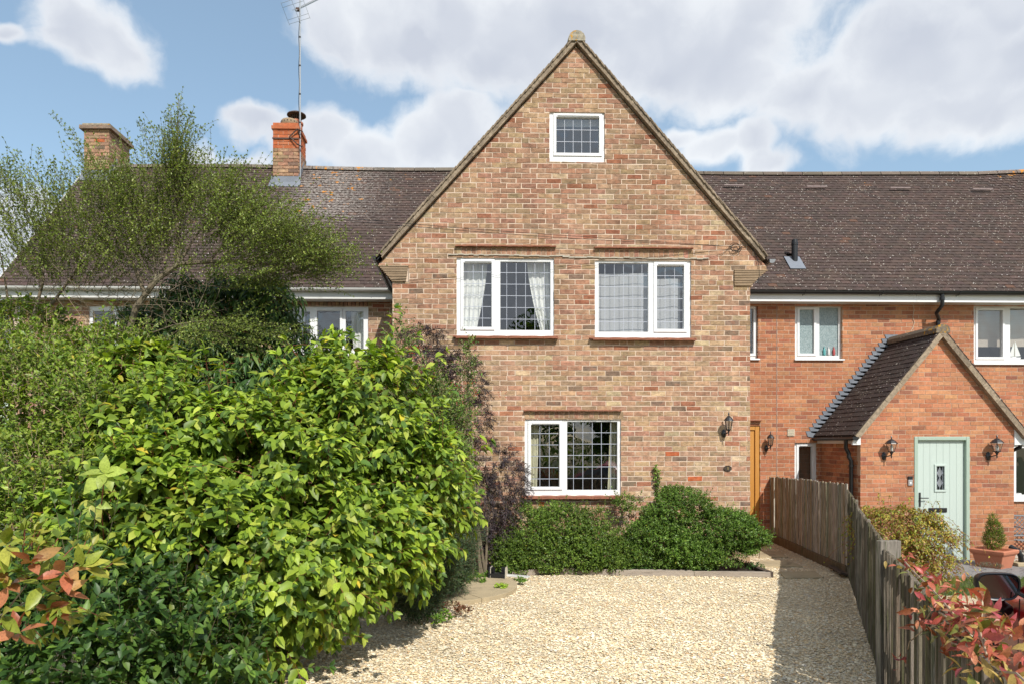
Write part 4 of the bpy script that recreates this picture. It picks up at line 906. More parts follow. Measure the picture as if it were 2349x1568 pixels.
for zc_ in (zm + hh * 0.42, zm - hh * 0.42):
    pts = [(xm, YP + 0.055, zc_ + 0.09), (xm + 0.045, YP + 0.055, zc_), (xm, YP + 0.055, zc_ - 0.09), (xm - 0.045, YP + 0.055, zc_), (xm, YP + 0.055, zc_ + 0.09)]
    mb.tube(pts, 0.004, 4); mbd.add([(p[0], YP + 0.058, p[2]) for p in pts[:4]], [(3, 2, 1, 0)])
    for s in (-1, 1): mb.tube([(xm + s * 0.045, YP + 0.055, zc_), (xm + s * ww, YP + 0.055, zc_)], 0.004, 4)
mb.tube([(xm, YP + 0.055, zm + hh), (xm, YP + 0.055, zm + hh * 0.42 + 0.09)], 0.004, 4); mb.tube([(xm, YP + 0.055, zm - hh), (xm, YP + 0.055, zm - hh * 0.42 - 0.09)], 0.004, 4)
for s in (-0.7, 0.7): mb.tube([(xm + s * ww, YP + 0.055, g[2]), (xm + s * ww, YP + 0.055, g[3])], 0.0025, 4)
mb.build('leading', M['leading'], dt); mbd.build('diamond_pane', M['greymetal'], dt)
lb = rect(2133, 1164, 2175, 1174, YP); MB().bb((lb[0], YP + 0.032, lb[2]), (lb[1], YP + 0.0463, lb[3])).build('letter_plate', M['iron'], dt, bevel=0.004)
MB().bb((lb[0] + 0.02, YP + 0.026, lb[2] + 0.015), (lb[1] - 0.02, YP + 0.0315, lb[3] - 0.012)).build('letter_flap', M['black'], dt)
hx = at(2110, 1140, YP).x; hz = at(2110, 1141, YP).z
mb = MB().box((hx + 0.02, YP + 0.04, hz - 0.03), (0.028, 0.012, 0.24)); mb.tube([(hx + 0.02, YP + 0.035, hz), (hx + 0.02, YP - 0.012, hz), (hx + 0.135, YP - 0.012, hz)], 0.009, 8); mb.build('handle', M['iron'], dt, smooth=False)
# door bell
db = rect(2081, 1091, 2091, 1112, YP)
o = empty('doorbell', ((db[0] + db[1]) / 2, YP, db[2]), 'small black and silver video doorbell on the brick left of the mint door', 'doorbell')
MB().bb((db[0], YP - 0.024, db[2]), (db[1], YP - 0.003, db[2] + (db[3] - db[2]) * 0.62)).build('button_panel', M['silver'], o, bevel=0.003)
MB().bb((db[0], YP - 0.024, db[2] + (db[3] - db[2]) * 0.63), (db[1], YP - 0.003, db[3])).build('camera_panel', M['black'], o, bevel=0.003)
MB().lathe([(0.016, 0.0), (0.016, 0.004)], ((db[0] + db[1]) / 2, YP - 0.024, db[2] + 0.045), 16, 'y').build('button', M['upvc'], o)
# wall vent
vb = rect(1805, 983, 1821, 999, YR); o = empty('air_vent', ((vb[0] + vb[1]) / 2, YR, vb[2]), 'square cream louvred air vent on orange brick above the narrow window', 'vent')
MB().bb((vb[0], YR - 0.02, vb[2]), (vb[1], YR - 0.003, vb[3])).build('vent_frame', M['cream'], o, bevel=0.004)
for i in range(4):
    z = vb[2] + 0.018 + i * 0.031; MB().box(((vb[0] + vb[1]) / 2, YR - 0.024, z + 0.008), (vb[1] - vb[0] - 0.03, 0.008, 0.022), Matrix.Rotation(0.35, 3, 'X')).build('louvre', M['cream'], o)

# ================================================================== LAMPS
def lantern_lamp(px, pyt, pyb, Y, label, bulb=False, group='black lantern wall lamps'):
    top = at(px, pyt, Y - 0.13); bot = at(px, pyb, Y - 0.13); H = top.z - bot.z; x = top.x; y = Y - 0.13; z = bot.z
    t = empty('wall_lamp', (x, Y, z), label, 'lamp', group); k = H / 0.42
    MB().lathe([(0.03 * k, 0.20 * k), (0.048 * k, 0.215 * k), (0.052 * k, 0.235 * k)], (x, y, z), 6).build('lamp_base', M['iron'], t)
    rb, rt, z0, z1 = 0.042 * k, 0.066 * k, 0.11 * k, 0.265 * k
    if bulb: rb, rt, z0, z1 = 0.05 * k, 0.085 * k, 0.13 * k, 0.27 * k
    mb = MB(); n_ = 6 if not bulb else 4; a0 = 0.3 if not bulb else math.pi / 4 + 0.2
    for i in range(n_):
        a = 2 * math.pi * i / n_ + a0; mb.tube([(x + rb * math.cos(a), y + rb * math.sin(a), z + z0), (x + rt * math.cos(a), y + rt * math.sin(a), z + z1)], 0.0045, 4)
    mb.build('cage', M['iron'], t)
    MB().lathe([(rb * 0.93, z0), (rt * 0.93, z1)], (x, y, z), n_, rot0=a0).build('glass', M['glass_lamp'], t)
    MB().lathe([(rb * 1.15, z0 - 0.012 * k), (rb * 1.15, z0 + 0.004 * k)], (x, y, z), n_, rot0=a0).build('lamp_floor', M['iron'], t)
    bpy.data.objects.remove([c for c in t.children if c.name.startswith('lamp_base')][0])
    MB().lathe([(rt * 1.28, z1), (rt * 1.22, z1 + 0.012 * k), (rt * 0.8, z1 + 0.055 * k), (rt * 0.3, z1 + 0.085 * k), (0.012 * k, z1 + 0.09 * k), (0.009 * k, z1 + 0.11 * k), (0.016 * k, z1 + 0.122 * k), (0.004 * k, H)], (x, y, z), n_ * 2, rot0=a0).build('lamp_roof', M['iron'], t)
    MB().lathe([(0.004 * k, 0), (0.013 * k, 0.03 * k), (0.008 * k, 0.05 * k), (0.02 * k, 0.085 * k), (rb * 0.8, z0 - 0.012 * k)], (x, y, z), 8).build('finial', M['iron'], t, smooth=True)
    if bulb: MB().lathe([(0.02, 0), (0.024, 0.05), (0.022, 0.08), (0.008, 0.10)], (x, y, z + z0 + 0.01), 10).build('bulb', M['upvc'], t, smooth=True)
    wx = x - 0.055 * k if bulb else x - 0.03 * k
    MB().tube([(wx, Y - 0.01, z + 0.035 * k), (wx + 0.005, Y - 0.06, z + 0.03 * k), (x, y + 0.01, z + 0.06 * k), (x, y, z + 0.09 * k)], 0.010 * k, 8).build('arm', M['iron'], t, smooth=True)
    MB().lathe([(0.046 * k, 0.0), (0.046 * k, 0.008), (0.03 * k, 0.02), (0.012 * k, 0.03)], (wx, Y - 0.002, z + 0.04 * k), 8, 'y').build('back_plate', M['iron'], t)
    o = [c for c in t.children if c.name.startswith('back_plate')][0]
    for v in o.data.vertices: v.co.z = (v.co.z - (z + 0.04 * k)) * 1.7 + z + 0.04 * k
    return t
lantern_lamp(1671, 944, 998, YW, 'black six sided lantern lamp on the buff brick corner above the number plate')
lantern_lamp(1767, 988, 1031, YR, 'small black lantern lamp beside the honey coloured timber door')
lantern_lamp(2044, 998, 1050, YP, 'black coach lamp left of the mint green front door', True)
lantern_lamp(2286, 996, 1050, YP, 'black coach lamp right of the mint green front door', True)
# house number plate
p = at(1668, 1073, YW); o = empty('house_number_plate', (p.x, YW, p.z), 'oval bronze house number plate reading 8 on the buff brick', 'sign')
def oval(rx, rz, d0, d1, name, mat, parent):
    n_ = 24; MB().prism([(p.x + rx * math.cos(2 * math.pi * k / n_), p.z + rz * math.sin(2 * math.pi * k / n_)) for k in range(n_)], d0, d1, front(YW)).build(name, mat, parent)
oval(0.060, 0.044, 0.004, 0.014, 'plate', M['bronze'], o)
pts = [(p.x + 0.055 * math.cos(2 * math.pi * k / 24), YW - 0.0155, p.z + 0.039 * math.sin(2 * math.pi * k / 24)) for k in range(25)]
MB().tube(pts, 0.003, 4, cap=False).build('rim', M['rust'], o)
tx = bpy.data.curves.new('numeral', 'FONT'); tx.body = '8'; tx.size = 0.062; tx.extrude = 0.003; tx.align_x = 'CENTER'; tx.align_y = 'CENTER'; tx.materials.append(M['brass'])
to_ = bpy.data.objects.new('numeral', bpy.data.meshes.new_from_object(bpy.data.objects.new('numeral_text', tx))); C.objects.link(to_); to_.parent = o; to_.location = Vector((0, -0.018, 0)); to_.rotation_euler = (math.radians(90), 0, 0)
for s in (-1, 1): MB().lathe([(0.004, 0), (0.003, 0.003)], (p.x + s * 0.045, YW - 0.014, p.z), 6, 'y').build('screw', M['brass'], o)
# telephone cable and coil
def curve_obj(name, pts, r, mat, seg=5):
    return MB().tube(pts, r, seg).build(name, mat)
a = at(1678, 566, YW - 0.03); b = at(940, 517, 8.7); c = at(640, 492, 9.3); e = at(-200, 440, 8.6)
for dz, lab in ((0, 'upper black telephone cable crossing the gable below the attic window'), (-0.035, 'lower black telephone cable running beside the first across the gable')):
    pts = []
    for (q0_, q1_) in ((a, c), (c, e)):
        for i in range(16):
            t = i / 15; v = q0_.lerp(q1_, t); v.z -= 0.05 * math.sin(math.pi * t) + (dz * (1 if q0_ is a else 1)) * min(1, (t if q0_ is a else 1) * 3); pts.append(v)
    o = curve_obj('telephone_cable', pts, 0.0035, M['black'], 4); tag(o, lab, 'cable', 'overhead telephone cables')
o = MB(); pc = at(1684, 568, YW)
for j, r_ in ((0, 0.075), (1, 0.068), (2, 0.08), (3, 0.055)):
    o.tube([(pc.x + 0.012 * j - 0.01 + r_ * math.cos(2 * math.pi * k / 18), YW - 0.03 - 0.004 * j, pc.z - 0.012 * j + r_ * 0.8 * math.sin(2 * math.pi * k / 18)) for k in range(19)], 0.004, 4, cap=False)
pts = [at(*q, YW - 0.025) for q in ((1692, 573), (1705, 563), (1716, 563), (1727, 573), (1735, 590), (1740, 610), (1741, 632), (1737, 650))]; o.tube(pts, 0.005, 5)
pts = [at(*q, YW - 0.02) for q in ((1676, 566), (1660, 580), (1640, 588), (1600, 600))]; o.tube(pts, 0.003, 4)
tag(o.build('cable_coil', M['black']), 'coiled black cable slack hanging on the right shoulder of the gable', 'cable')
pts = [at(*q, YR - 0.012) for q in ((2094, 697), (2096, 712), (2093, 728), (2097, 740), (2093, 752), (2088, 760))]
tag(MB().tube(pts, 0.004, 5).build('wall_cable', M['cream']), 'thin cream cable hanging loose on the orange brick above the porch', 'cable')

# ---- curtains, blinds, ornaments in windows
def curtain(px0, px1, pxb0, pxb1, py0, py1, Y, label, mat='fabric', folds=5, name='curtain'):
    n_ = folds * 6; mb = MB(); vs = []; fs = []; m_ = 10
    for j in range(m_ + 1):
        t = j / m_; s = t ** 1.5
        for i in range(n_ + 1):
            u = i / n_; px = (px0 + (px1 - px0) * u) * (1 - s) + (pxb0 + (pxb1 - pxb0) * u) * s
            v = at(px, py0 + (py1 - py0) * t, Y); vs.append((v.x, v.y + 0.011 * math.sin(u * folds * 2 * math.pi + 0.6 * t), v.z))
    for j in range(m_):
        for i in range(n_): a = j * (n_ + 1) + i; fs.append((a, a + 1, a + n_ + 2, a + n_ + 1))
    return tag(mb.add(vs, fs).build(name, M[mat], smooth=True), label, 'blind' if 'blind' in name else 'curtain')
curtain(1050, 1118, 1050, 1090, 596, 768, YW + 0.22, 'white curtain drawn to the left in the left upstairs window')
curtain(1208, 1272, 1242, 1272, 594, 768, YW + 0.22, 'white curtain drawn to the right in the left upstairs window')
curtain(1210, 1235, 1210, 1231, 960, 1130, YW + 0.22, 'cream curtain at the left edge of the ground floor window', 'cream_fabric', 3)
curtain(1398, 1422, 1393, 1422, 960, 1130, YW + 0.22, 'cream curtain at the right edge of the ground floor window', 'cream_fabric', 3)
curtain(1362, 1500, 1362, 1500, 628, 770, YW + 0.16, 'sheer pale grey blind behind the wide pane of the right upstairs window', 'blind', 1, 'window_blind')
curtain(1500, 1560, 1500, 1560, 640, 770, YW + 0.16, 'sheer pale grey blind behind the narrow sash of the right upstairs window', 'blind', 1, 'window_blind')
curtain(1262, 1385, 1262, 1385, 262, 292, YW + 0.16, 'half drawn blind at the top of the small attic window', 'blind', 2, 'window_blind')
curtain(1822, 1874, 1822, 1874, 1010, 1150, YR + 0.2, 'brown blind behind the narrow ground floor window beside the porch', 'brownblind', 1, 'window_blind')
curtain(2240, 2440, 2240, 2440, 700, 795, YR + 0.3, 'pale cane blind in the far right upstairs window', 'cane', 1, 'window_blind')
curtain(664, 700, 664, 695, 710, 815, YR + 0.25, 'white net curtain at left of the upstairs window behind the shrubs', 'fabric', 4)
curtain(805, 845, 812, 845, 710, 815, YR + 0.25, 'white net curtain at right of the upstairs window behind the shrubs', 'fabric', 4)
# model sailing boat
b = at(2326, 824, YR + 0.13); o = empty('model_sailing_boat', b, 'white model sailing boat on the far right upstairs window sill', 'ornament')
MB().add([(b.x - 0.12, b.y, b.z + 0.04), (b.x + 0.13, b.y, b.z + 0.045), (b.x + 0.08, b.y - 0.03, b.z + 0.0), (b.x - 0.08, b.y - 0.03, b.z), (b.x + 0.08, b.y + 0.03, b.z), (b.x - 0.08, b.y + 0.03, b.z), (b.x, b.y - 0.04, b.z + 0.045), (b.x, b.y + 0.04, b.z + 0.045)], [(0, 3, 2, 1, 6), (0, 7, 1, 4, 5), (3, 5, 4, 2), (0, 6, 1, 7), (0, 5, 3), (1, 2, 4)]).build('hull', M['upvc'], o)
MB().tube([(b.x, b.y, b.z + 0.03), (b.x, b.y, b.z + 0.36)], 0.004, 5).build('mast', M['cream'], o)
MB().prism([(b.x + 0.01, b.z + 0.06), (b.x + 0.12, b.z + 0.07), (b.x + 0.01, b.z + 0.35)], -0.002, 0.002, front(b.y)).build('sail', M['fabric'], o)
MB().prism([(b.x - 0.11, b.z + 0.06), (b.x - 0.01, b.z + 0.06), (b.x - 0.008, b.z + 0.32)], -0.002, 0.002, front(b.y)).build('sail', M['fabric'], o)
bm_ = [simple('bottle_teal', (0.10, 0.35, 0.36), 0.3), simple('bottle_red', (0.4, 0.08, 0.08), 0.3), simple('bottle_white', (0.6, 0.6, 0.6), 0.3)]
for px, k, lab in ((1890, 0, 'teal bottle blurred behind the obscured bathroom glass, leftmost of three'), (1900, 2, 'white pump bottle behind the obscured bathroom glass, in the middle of three'), (1912, 1, 'red bottle behind the obscured bathroom glass, rightmost of three')):
    b = at(px, 814, YR + 0.078); tag(MB().lathe([(0.022, 0), (0.024, 0.02), (0.024, 0.10), (0.008, 0.13), (0.008, 0.16)], b, 10).build('bottle', bm_[k], smooth=True), lab, 'bottle', 'bottles on the bathroom sill')
b = at(2334, 1138, YR + 0.1); tag(MB().lathe([(0.05, 0), (0.055, 0.02), (0.055, 0.07), (0.0, 0.075)], b, 12).build('candle', M['upvc'], smooth=True), 'squat white candle on the ground floor window sill right of the porch', 'candle')

# ================================================================== GARDEN HARD THINGS
# timber edging of the bed
def plank_between(a, b, wdt, hgt, name, mat, z0=0.0, parent=None, label=None, tilt=0.0):
    a = Vector(a); b = Vector(b); d = b - a; L = d.length; ang = math.atan2(d.y, d.x)
    o = MB().box(((a.x + b.x) / 2, (a.y + b.y) / 2, z0 + (a.z + b.z) / 2 + hgt / 2), (L - 0.004, wdt, hgt), Matrix.Rotation(ang, 3, 'Z') @ Matrix.Rotation(tilt, 3, 'X'), jit=0.006).build(name, M[mat], parent, bevel=0.006)
    return o
ed = empty('timber_bed_edging', (2.6, 9.35, 0), 'low silvered timber sleeper edging along the front of the shrub bed', 'edging')
e0, e1, e1b, e2, e3 = gr(1172, 1321), gr(1259, 1314), gr(1410, 1318), gr(1590, 1319.5), gr(1765, 1322.5)
for a, b, h in ((e0, e1, 0.085), (e1, e1b, 0.085), (e1b, e2, 0.078), (e2, e3, 0.07)): plank_between(a, b, 0.075, h, 'sleeper', 'sleeper', parent=ed)
plank_between(e3 + Vector((0.0, -0.03, 0)), e3 + Vector((-0.02, 0.72, 0)), 0.09, 0.075, 'end_sleeper', 'darkwood', parent=ed)
sheet('bed_soil', [(-2.4, 7.2), (-0.9, 8.0), (0.5, 9.2), (e1.x, e1.y), (e3.x, e3.y), (e3.x, 10.15), (-1.1, 10.15), (-1.1, 12.5), (-7, 12.5), (-7, 7.2)], 0.03, M['soil'], z0=-0.02)
# round patio in sectors
pat = empty('round_patio', (-0.35, 8.6, 0), 'round sandstone patio of cut slabs half hidden under the shrubs', 'patio')
pc_ = Vector((-0.33, 8.62, 0)); PR_ = 0.965
for ring, (r0, r1, ns) in enumerate(((0.0, 0.32, 4), (0.33, PR_, 8))):
    for k in range(ns):
        a0 = 2 * math.pi * k / ns + 0.35 + ring * 0.2; a1 = a0 + 2 * math.pi / ns; g_ = 0.007
        am = (a0 + a1) / 2; off = Vector((math.cos(am), math.sin(am), 0)) * g_; nseg = 7
        outer = [(pc_.x + off.x + r1 * math.cos(a0 + (a1 - a0) * i / nseg), pc_.y + off.y + r1 * math.sin(a0 + (a1 - a0) * i / nseg)) for i in range(nseg + 1)]
        inner = [(pc_.x + off.x + max(r0, 0.01) * math.cos(a1 - (a1 - a0) * i / nseg), pc_.y + off.y + max(r0, 0.01) * math.sin(a1 - (a1 - a0) * i / nseg)) for i in range(nseg + 1)]
        z = 0.055 + rnd.uniform(-0.003, 0.003)
        MB().prism(outer + inner, 0.0, z, lambda u, w_, d: Vector((u, w_, d))).build('slab', M['sandstone'], pat, bevel=0.004)
# stepping stones
for (pts, lab) in (([(1741, 1279), (1807, 1279), (1790, 1266), (1742, 1263)], 'farthest sandstone stepping stone on the gravel path by the timber door'), ([(1737, 1300), (1841, 1300), (1806, 1286), (1740, 1287)], 'middle sandstone stepping stone on the gravel path'), ([(1800, 1327), (1889, 1326), (1868, 1311), (1787, 1313)], 'nearest sandstone stepping stone on the gravel path, beside the bed corner')):
    w_ = [gr(*p) for p in pts]; c = sum(w_, Vector()) / 4; mb = MB(); n_ = 4
    mb.add([(p.x, p.y, -0.01) for p in w_] + [(p.x, p.y, 0.022) for p in w_], [(4, 5, 6, 7), (0, 1, 5, 4), (1, 2, 6, 5), (2, 3, 7, 6), (3, 0, 4, 7)])
    tag(mb.build('stepping_stone', M['sandstone'], bevel=0.006), lab, 'stepping stone', 'stepping stones on the gravel path')
# loose boards
a, b = gr(1148, 1319, 0.05), gr(1213, 1330, 0.02)
tag(plank_between(a + Vector((0, 0, 0)), b, 0.13, 0.022, 'loose_plank', 'upvc_old', z0=0.02), 'short white painted plank lying between the patio and the timber edging', 'plank')
a, b = gr(1925, 1302), gr(1935, 1332)
tag(MB().box(((a.x + b.x) / 2, (a.y + b.y) / 2, 0.05), (0.20, 0.62, 0.028), Matrix.Rotation(-0.25, 3, 'Z') @ Matrix.Rotation(0.25, 3, 'Y')).build('fallen_board', M['darkwood'], bevel=0.003), 'dark brown board fallen on the gravel at the fence corner', 'board')
a, b = gr(1995, 1430), gr(2022, 1475)
tag(MB().box(((a.x + b.x) / 2 - 0.03, (a.y + b.y) / 2, 0.06), (0.02, 0.62, 0.14), Matrix.Rotation(-0.48, 3, 'Z') @ Matrix.Rotation(-0.5, 3, 'Y'), jit=0.01).build('loose_gravel_board', M['sleeper'], bevel=0.003), 'weathered offcut board leaning at the foot of the fence', 'board')
# boot scraper
bs = gr(1142, 1322, 0.055); bso = empty('boot_scraper', bs, 'black boot scraper with bristle brushes and cream edged sides on the round patio', 'boot scraper')
RZ = Matrix.Rotation(-0.25, 3, 'Z')
for s in (-1, 1):
    prof = [(-0.09, 0), (0.09, 0), (0.075, 0.10), (0.045, 0.14), (-0.045, 0.14), (-0.075, 0.10)]
    for off, th, mt, nm in ((0, 0.022, 'black', 'side_panel'), (0.011 * s * 0 - 0.0135 if s > 0 else -0.0135, 0.005, 'cream', 'panel_edge')):
        to = lambda u, w_, d, s=s, off=off: bs + RZ @ Vector((s * 0.10 + off + d, u * (1 if mt == 'black' else 0.96), w_ * (1 if mt == 'black' else 0.97)))
        if mt == 'cream' : to = lambda u, w_, d, s=s: bs + RZ @ Vector((s * 0.10 + (0.012 + d), u, w_))
        MB().prism(prof, -th / 2, th / 2, to).build(nm, M[mt], bso)
MB().box(bs + RZ @ Vector((0, -0.075, 0.035)), (0.18, 0.02, 0.05), RZ).build('front_board', M['black'], bso)
MB().box(bs + RZ @ Vector((0, 0.0, 0.03)), (0.178, 0.11, 0.04), RZ).build('base_brush', M['brush'], bso)
mb = MB()
for k in range(260):
    s = rnd.choice((-1, 1)); y, z = rnd.uniform(-0.06, 0.06), rnd.uniform(0.04, 0.13)
    p0 = bs + RZ @ Vector((s * 0.088, y, z)); p1 = bs + RZ @ Vector((s * 0.05, y + rnd.uniform(-.01, .01), z + rnd.uniform(-.01, .01))); mb.tube([p0, p1], 0.0022, 3)
mb.build('bristles', M['brush'], bso)
# ---- FENCE
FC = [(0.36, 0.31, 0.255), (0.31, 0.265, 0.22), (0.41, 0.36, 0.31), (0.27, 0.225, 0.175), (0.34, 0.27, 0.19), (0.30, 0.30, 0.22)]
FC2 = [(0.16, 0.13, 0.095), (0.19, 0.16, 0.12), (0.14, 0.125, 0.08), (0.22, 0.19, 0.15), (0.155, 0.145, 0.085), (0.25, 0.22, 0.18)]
fen = empty('paling_fence', (FB.x, FB.y, 0), 'weathered grey feather edge paling fence running from the red house towards the camera', 'fence')
def fence_run(a, b, h0, h1, pal, wd0, gapf, zb=0.0, lean=0.012):
    d = (b - a); L = d.length; d.normalize(); nrm = Vector((-d.y, d.x))       # towards the drive side (left)
    if nrm.x > 0: nrm = -nrm
    s = 0.0; ang = math.atan2(d.y, d.x)
    while s < L - 0.03:
        wd = wd0 * rnd.choice((0.8, 0.95, 1.0, 1.08)); t = s / L; h = (h0 + (h1 - h0) * t) + rnd.uniform(-0.016, 0.014)
        c = a + d * (s + wd / 2) + nrm * (0.028 + rnd.uniform(-0.003, 0.004))
        R_ = Matrix.Rotation(ang, 3, 'Z') @ Matrix.Rotation(rnd.uniform(-0.10, 0.02), 3, 'Z') @ Matrix.Rotation(rnd.uniform(-lean, lean), 3, 'Y')
        o = MB(); x2 = wd / 2; th = 0.009
        vs = [(-x2, -th * 0.4, 0), (x2, -th, 0), (x2, th, 0), (-x2, th * 0.6, 0), (-x2, -th * 0.4, h), (x2, -th, h + rnd.uniform(-0.012, 0.012)), (x2, th, h), (-x2, th * 0.6, h)]
        vs = [Vector((c.x, c.y, zb)) + R_ @ Vector(v) for v in vs]
        o.add(vs, [(0, 3, 2, 1), (4, 5, 6, 7), (0, 1, 5, 4), (1, 2, 6, 5), (2, 3, 7, 6), (3, 0, 4, 7)], mixc(rnd.choice(pal), 0.15)).build('paling', M['fence'], fen)
        s += wd + (rnd.uniform(0.0, 0.004) if rnd.random() > gapf else rnd.uniform(0.012, 0.03))
    for z in (0.28, h0 * 0.5 + 0.42):
        MB().box(((a.x + b.x) / 2 - nrm.x * 0.012, (a.y + b.y) / 2 - nrm.y * 0.012, z), (L, 0.04, 0.07), Matrix.Rotation(ang, 3, 'Z'), (0.2, 0.17, 0.13)).build('rail', M['fence'], fen)
fence_run(FA, FB, 1.10, 1.17, FC, 0.078, 0.06, 0.10)
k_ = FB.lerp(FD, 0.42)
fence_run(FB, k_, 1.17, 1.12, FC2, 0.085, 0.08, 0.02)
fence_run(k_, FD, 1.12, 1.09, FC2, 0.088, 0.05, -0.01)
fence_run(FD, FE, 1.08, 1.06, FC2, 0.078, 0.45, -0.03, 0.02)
def gravel_board(a, b, h, name='gravel_board'):
    d = (b - a); L = d.length; d.normalize(); nrm = Vector((-d.y, d.x)); nrm = -nrm if nrm.x > 0 else nrm
    MB().box(((a.x + b.x) / 2 + nrm.x * 0.05, (a.y + b.y) / 2 + nrm.y * 0.05, h / 2 - 0.02), (L, 0.035, h), Matrix.Rotation(math.atan2(d.y, d.x), 3, 'Z'), (0.15, 0.11, 0.07), 0.004).build(name, M['fence'], fen)
gravel_board(FA, FA.lerp(FB, 0.52), 0.17); gravel_board(FA.lerp(FB, 0.53), FB, 0.16)
for p, wd, h in ((FA, 0.09, 1.0), (FB, 0.09, 1.05), (k_, 0.09, 0.98), (FD.lerp(FE, 0.02), 0.17, 1.10), (FD.lerp(FE, 0.5), 0.09, 0.9)):
    d = (FE - FD).normalized() if p is not FA else (FB - FA).normalized(); off = Vector((-d.y, d.x)); off = -off if off.x < 0 else off
    q = p + off * (0.05 if wd < 0.1 else 0.0)
    MB().box((q.x, q.y, h / 2 - 0.1), (wd, 0.08 if wd < 0.1 else 0.05, h + 0.2), Matrix.Rotation(0.12 if wd > 0.1 else math.atan2(d.y, d.x), 3, 'Z'), (0.24, 0.215, 0.18)).build('post', M['fence'], fen, bevel=0.004)

# ---- neighbour's front yard
yard = []
ZN = -0.19
o = tag(sheet('front_path', [(6.3, 9.9), (10.5, 9.9), (10.5, 12.58), (9.2, 12.58), (9.2, 11.33), (6.3, 11.33)], -0.185, M['slate']), kind='structure')
j_ = 0
for r in range(11):
    y = 9.95 + r * 0.128
    x = 6.9 + (0.1 if r % 2 else 0)
    while x < 9.7:
        MB().box((x + 0.1, y + 0.06, -0.170), (0.19 + rnd.uniform(-.004, .004), 0.115, 0.03), Matrix.Rotation(rnd.uniform(-0.02, 0.02), 3, 'Z'), jit=0.003).build('paver', M['slate'], o); x += 0.205
sheet('lawn_strip', [(4.9, 8.2), (9.6, 8.3), (9.6, 9.9), (5.3, 9.9)], -0.183, M['ground'])
n_ = 9000; X = rg.uniform(5.0, 9.0, n_); Y = rg.uniform(8.4, 9.9, n_)
def blades(name, X, Y, z, h, wd, pal):
    n = len(X); a = rg.uniform(0, 2 * math.pi, n); hh = h * rg.uniform(0.5, 1.2, n); lx, ly = rg.normal(0, 0.35, n) * hh, rg.normal(0, 0.35, n) * hh
    V = np.zeros((n, 3, 3)); V[:, 0] = np.stack([X - wd * np.cos(a), Y - wd * np.sin(a), np.full(n, z)], 1); V[:, 1] = np.stack([X + wd * np.cos(a), Y + wd * np.sin(a), np.full(n, z)], 1); V[:, 2] = np.stack([X + lx, Y + ly, z + hh], 1)
    cc = np.repeat(np.array(pal)[rg.integers(0, len(pal), n)] * rg.uniform(0.7, 1.2, (n, 1)), 3, 0)
    me = fast_mesh(name, V.reshape(-1, 3), np.arange(3 * n).reshape(-1, 3), cc, M['lawn']); o = bpy.data.objects.new(name, me); C.objects.link(o); o['kind'] = 'stuff'; return o
blades('grass', X, Y, -0.185, 0.085, 0.004, [(0.10, 0.17, 0.035), (0.14, 0.20, 0.05), (0.20, 0.21, 0.08)])
n_ = 500; X = rg.uniform(9.1, 10.3, n_); Y = rg.uniform(11.0, 12.3, n_)
stones('pebbles', np.stack([X, Y, np.full(n_, -0.15)], 1), 0.035 * np.exp(rg.normal(0, 0.25, n_)), palette=[(0.6, 0.55, 0.47), (0.5, 0.45, 0.38), (0.7, 0.66, 0.58), (0.4, 0.3, 0.22)])
tag(MB().tube([at(2316, 1252, 10.9), at(2334, 1262, 10.8), at(2341, 1275, 10.8), at(2342, 1290, 10.8)], 0.04, 12).build('drain_pipe', M['black'], smooth=True), 'black plastic drain pipe elbow beside the terracotta planter', 'pipe')
tag(MB().box(at(2340, 1292, 10.8), (0.26, 0.2, 0.07), jit=0.01).build('drain_stone', M['sandstone'], bevel=0.01), 'rough pale stone under the black drain elbow', 'stone')
# terracotta planter with clipped box
pp = at(2279, 1300, 10.72); pz = ZN
pl = empty('terracotta_planter', (pp.x, pp.y, pz), 'square terracotta planter holding a small box bush outside the porch', 'planter')
H = at(2279, 1257, 10.72).z - pz; RP = Matrix.Rotation(math.radians(28), 3, 'Z')
def sq(r, z): return [Vector((pp.x, pp.y, z)) + RP @ Vector((sx * r, sy * r, 0)) for sx, sy in ((-1, -1), (1, -1), (1, 1), (-1, 1))]
def sqloft(levels, name, mat, close=True):
    vs = []; fs = []
    for r, z in levels: vs += sq(r, z)
    for i in range(len(levels) - 1):
        for k in range(4): fs.append((4 * i + k, 4 * i + (k + 1) % 4, 4 * i + 4 + (k + 1) % 4, 4 * i + 4 + k))
    fs.append((3, 2, 1, 0)); fs.append(tuple(range(len(vs) - 4, len(vs))))
    return MB().add(vs, fs).build(name, M[mat], pl, bevel=0.008)
sqloft([(0.17, pz + 0.015), (0.215, pz + H - 0.085)], 'pot_body', 'terracotta'); sqloft([(0.222, pz + H - 0.085), (0.245, pz + H - 0.05), (0.25, pz + H - 0.01), (0.235, pz + H), (0.20, pz + H), (0.195, pz + H - 0.05)], 'pot_rim', 'terracotta')
for sx, sy in ((-1, -1), (1, -1), (1, 1), (-1, 1)):
    q = Vector((pp.x, pp.y, pz + 0.009)) + RP @ Vector((sx * 0.13, sy * 0.13, 0)); MB().box(q, (0.06, 0.06, 0.018), RP).build('foot', M['terracotta'], pl)
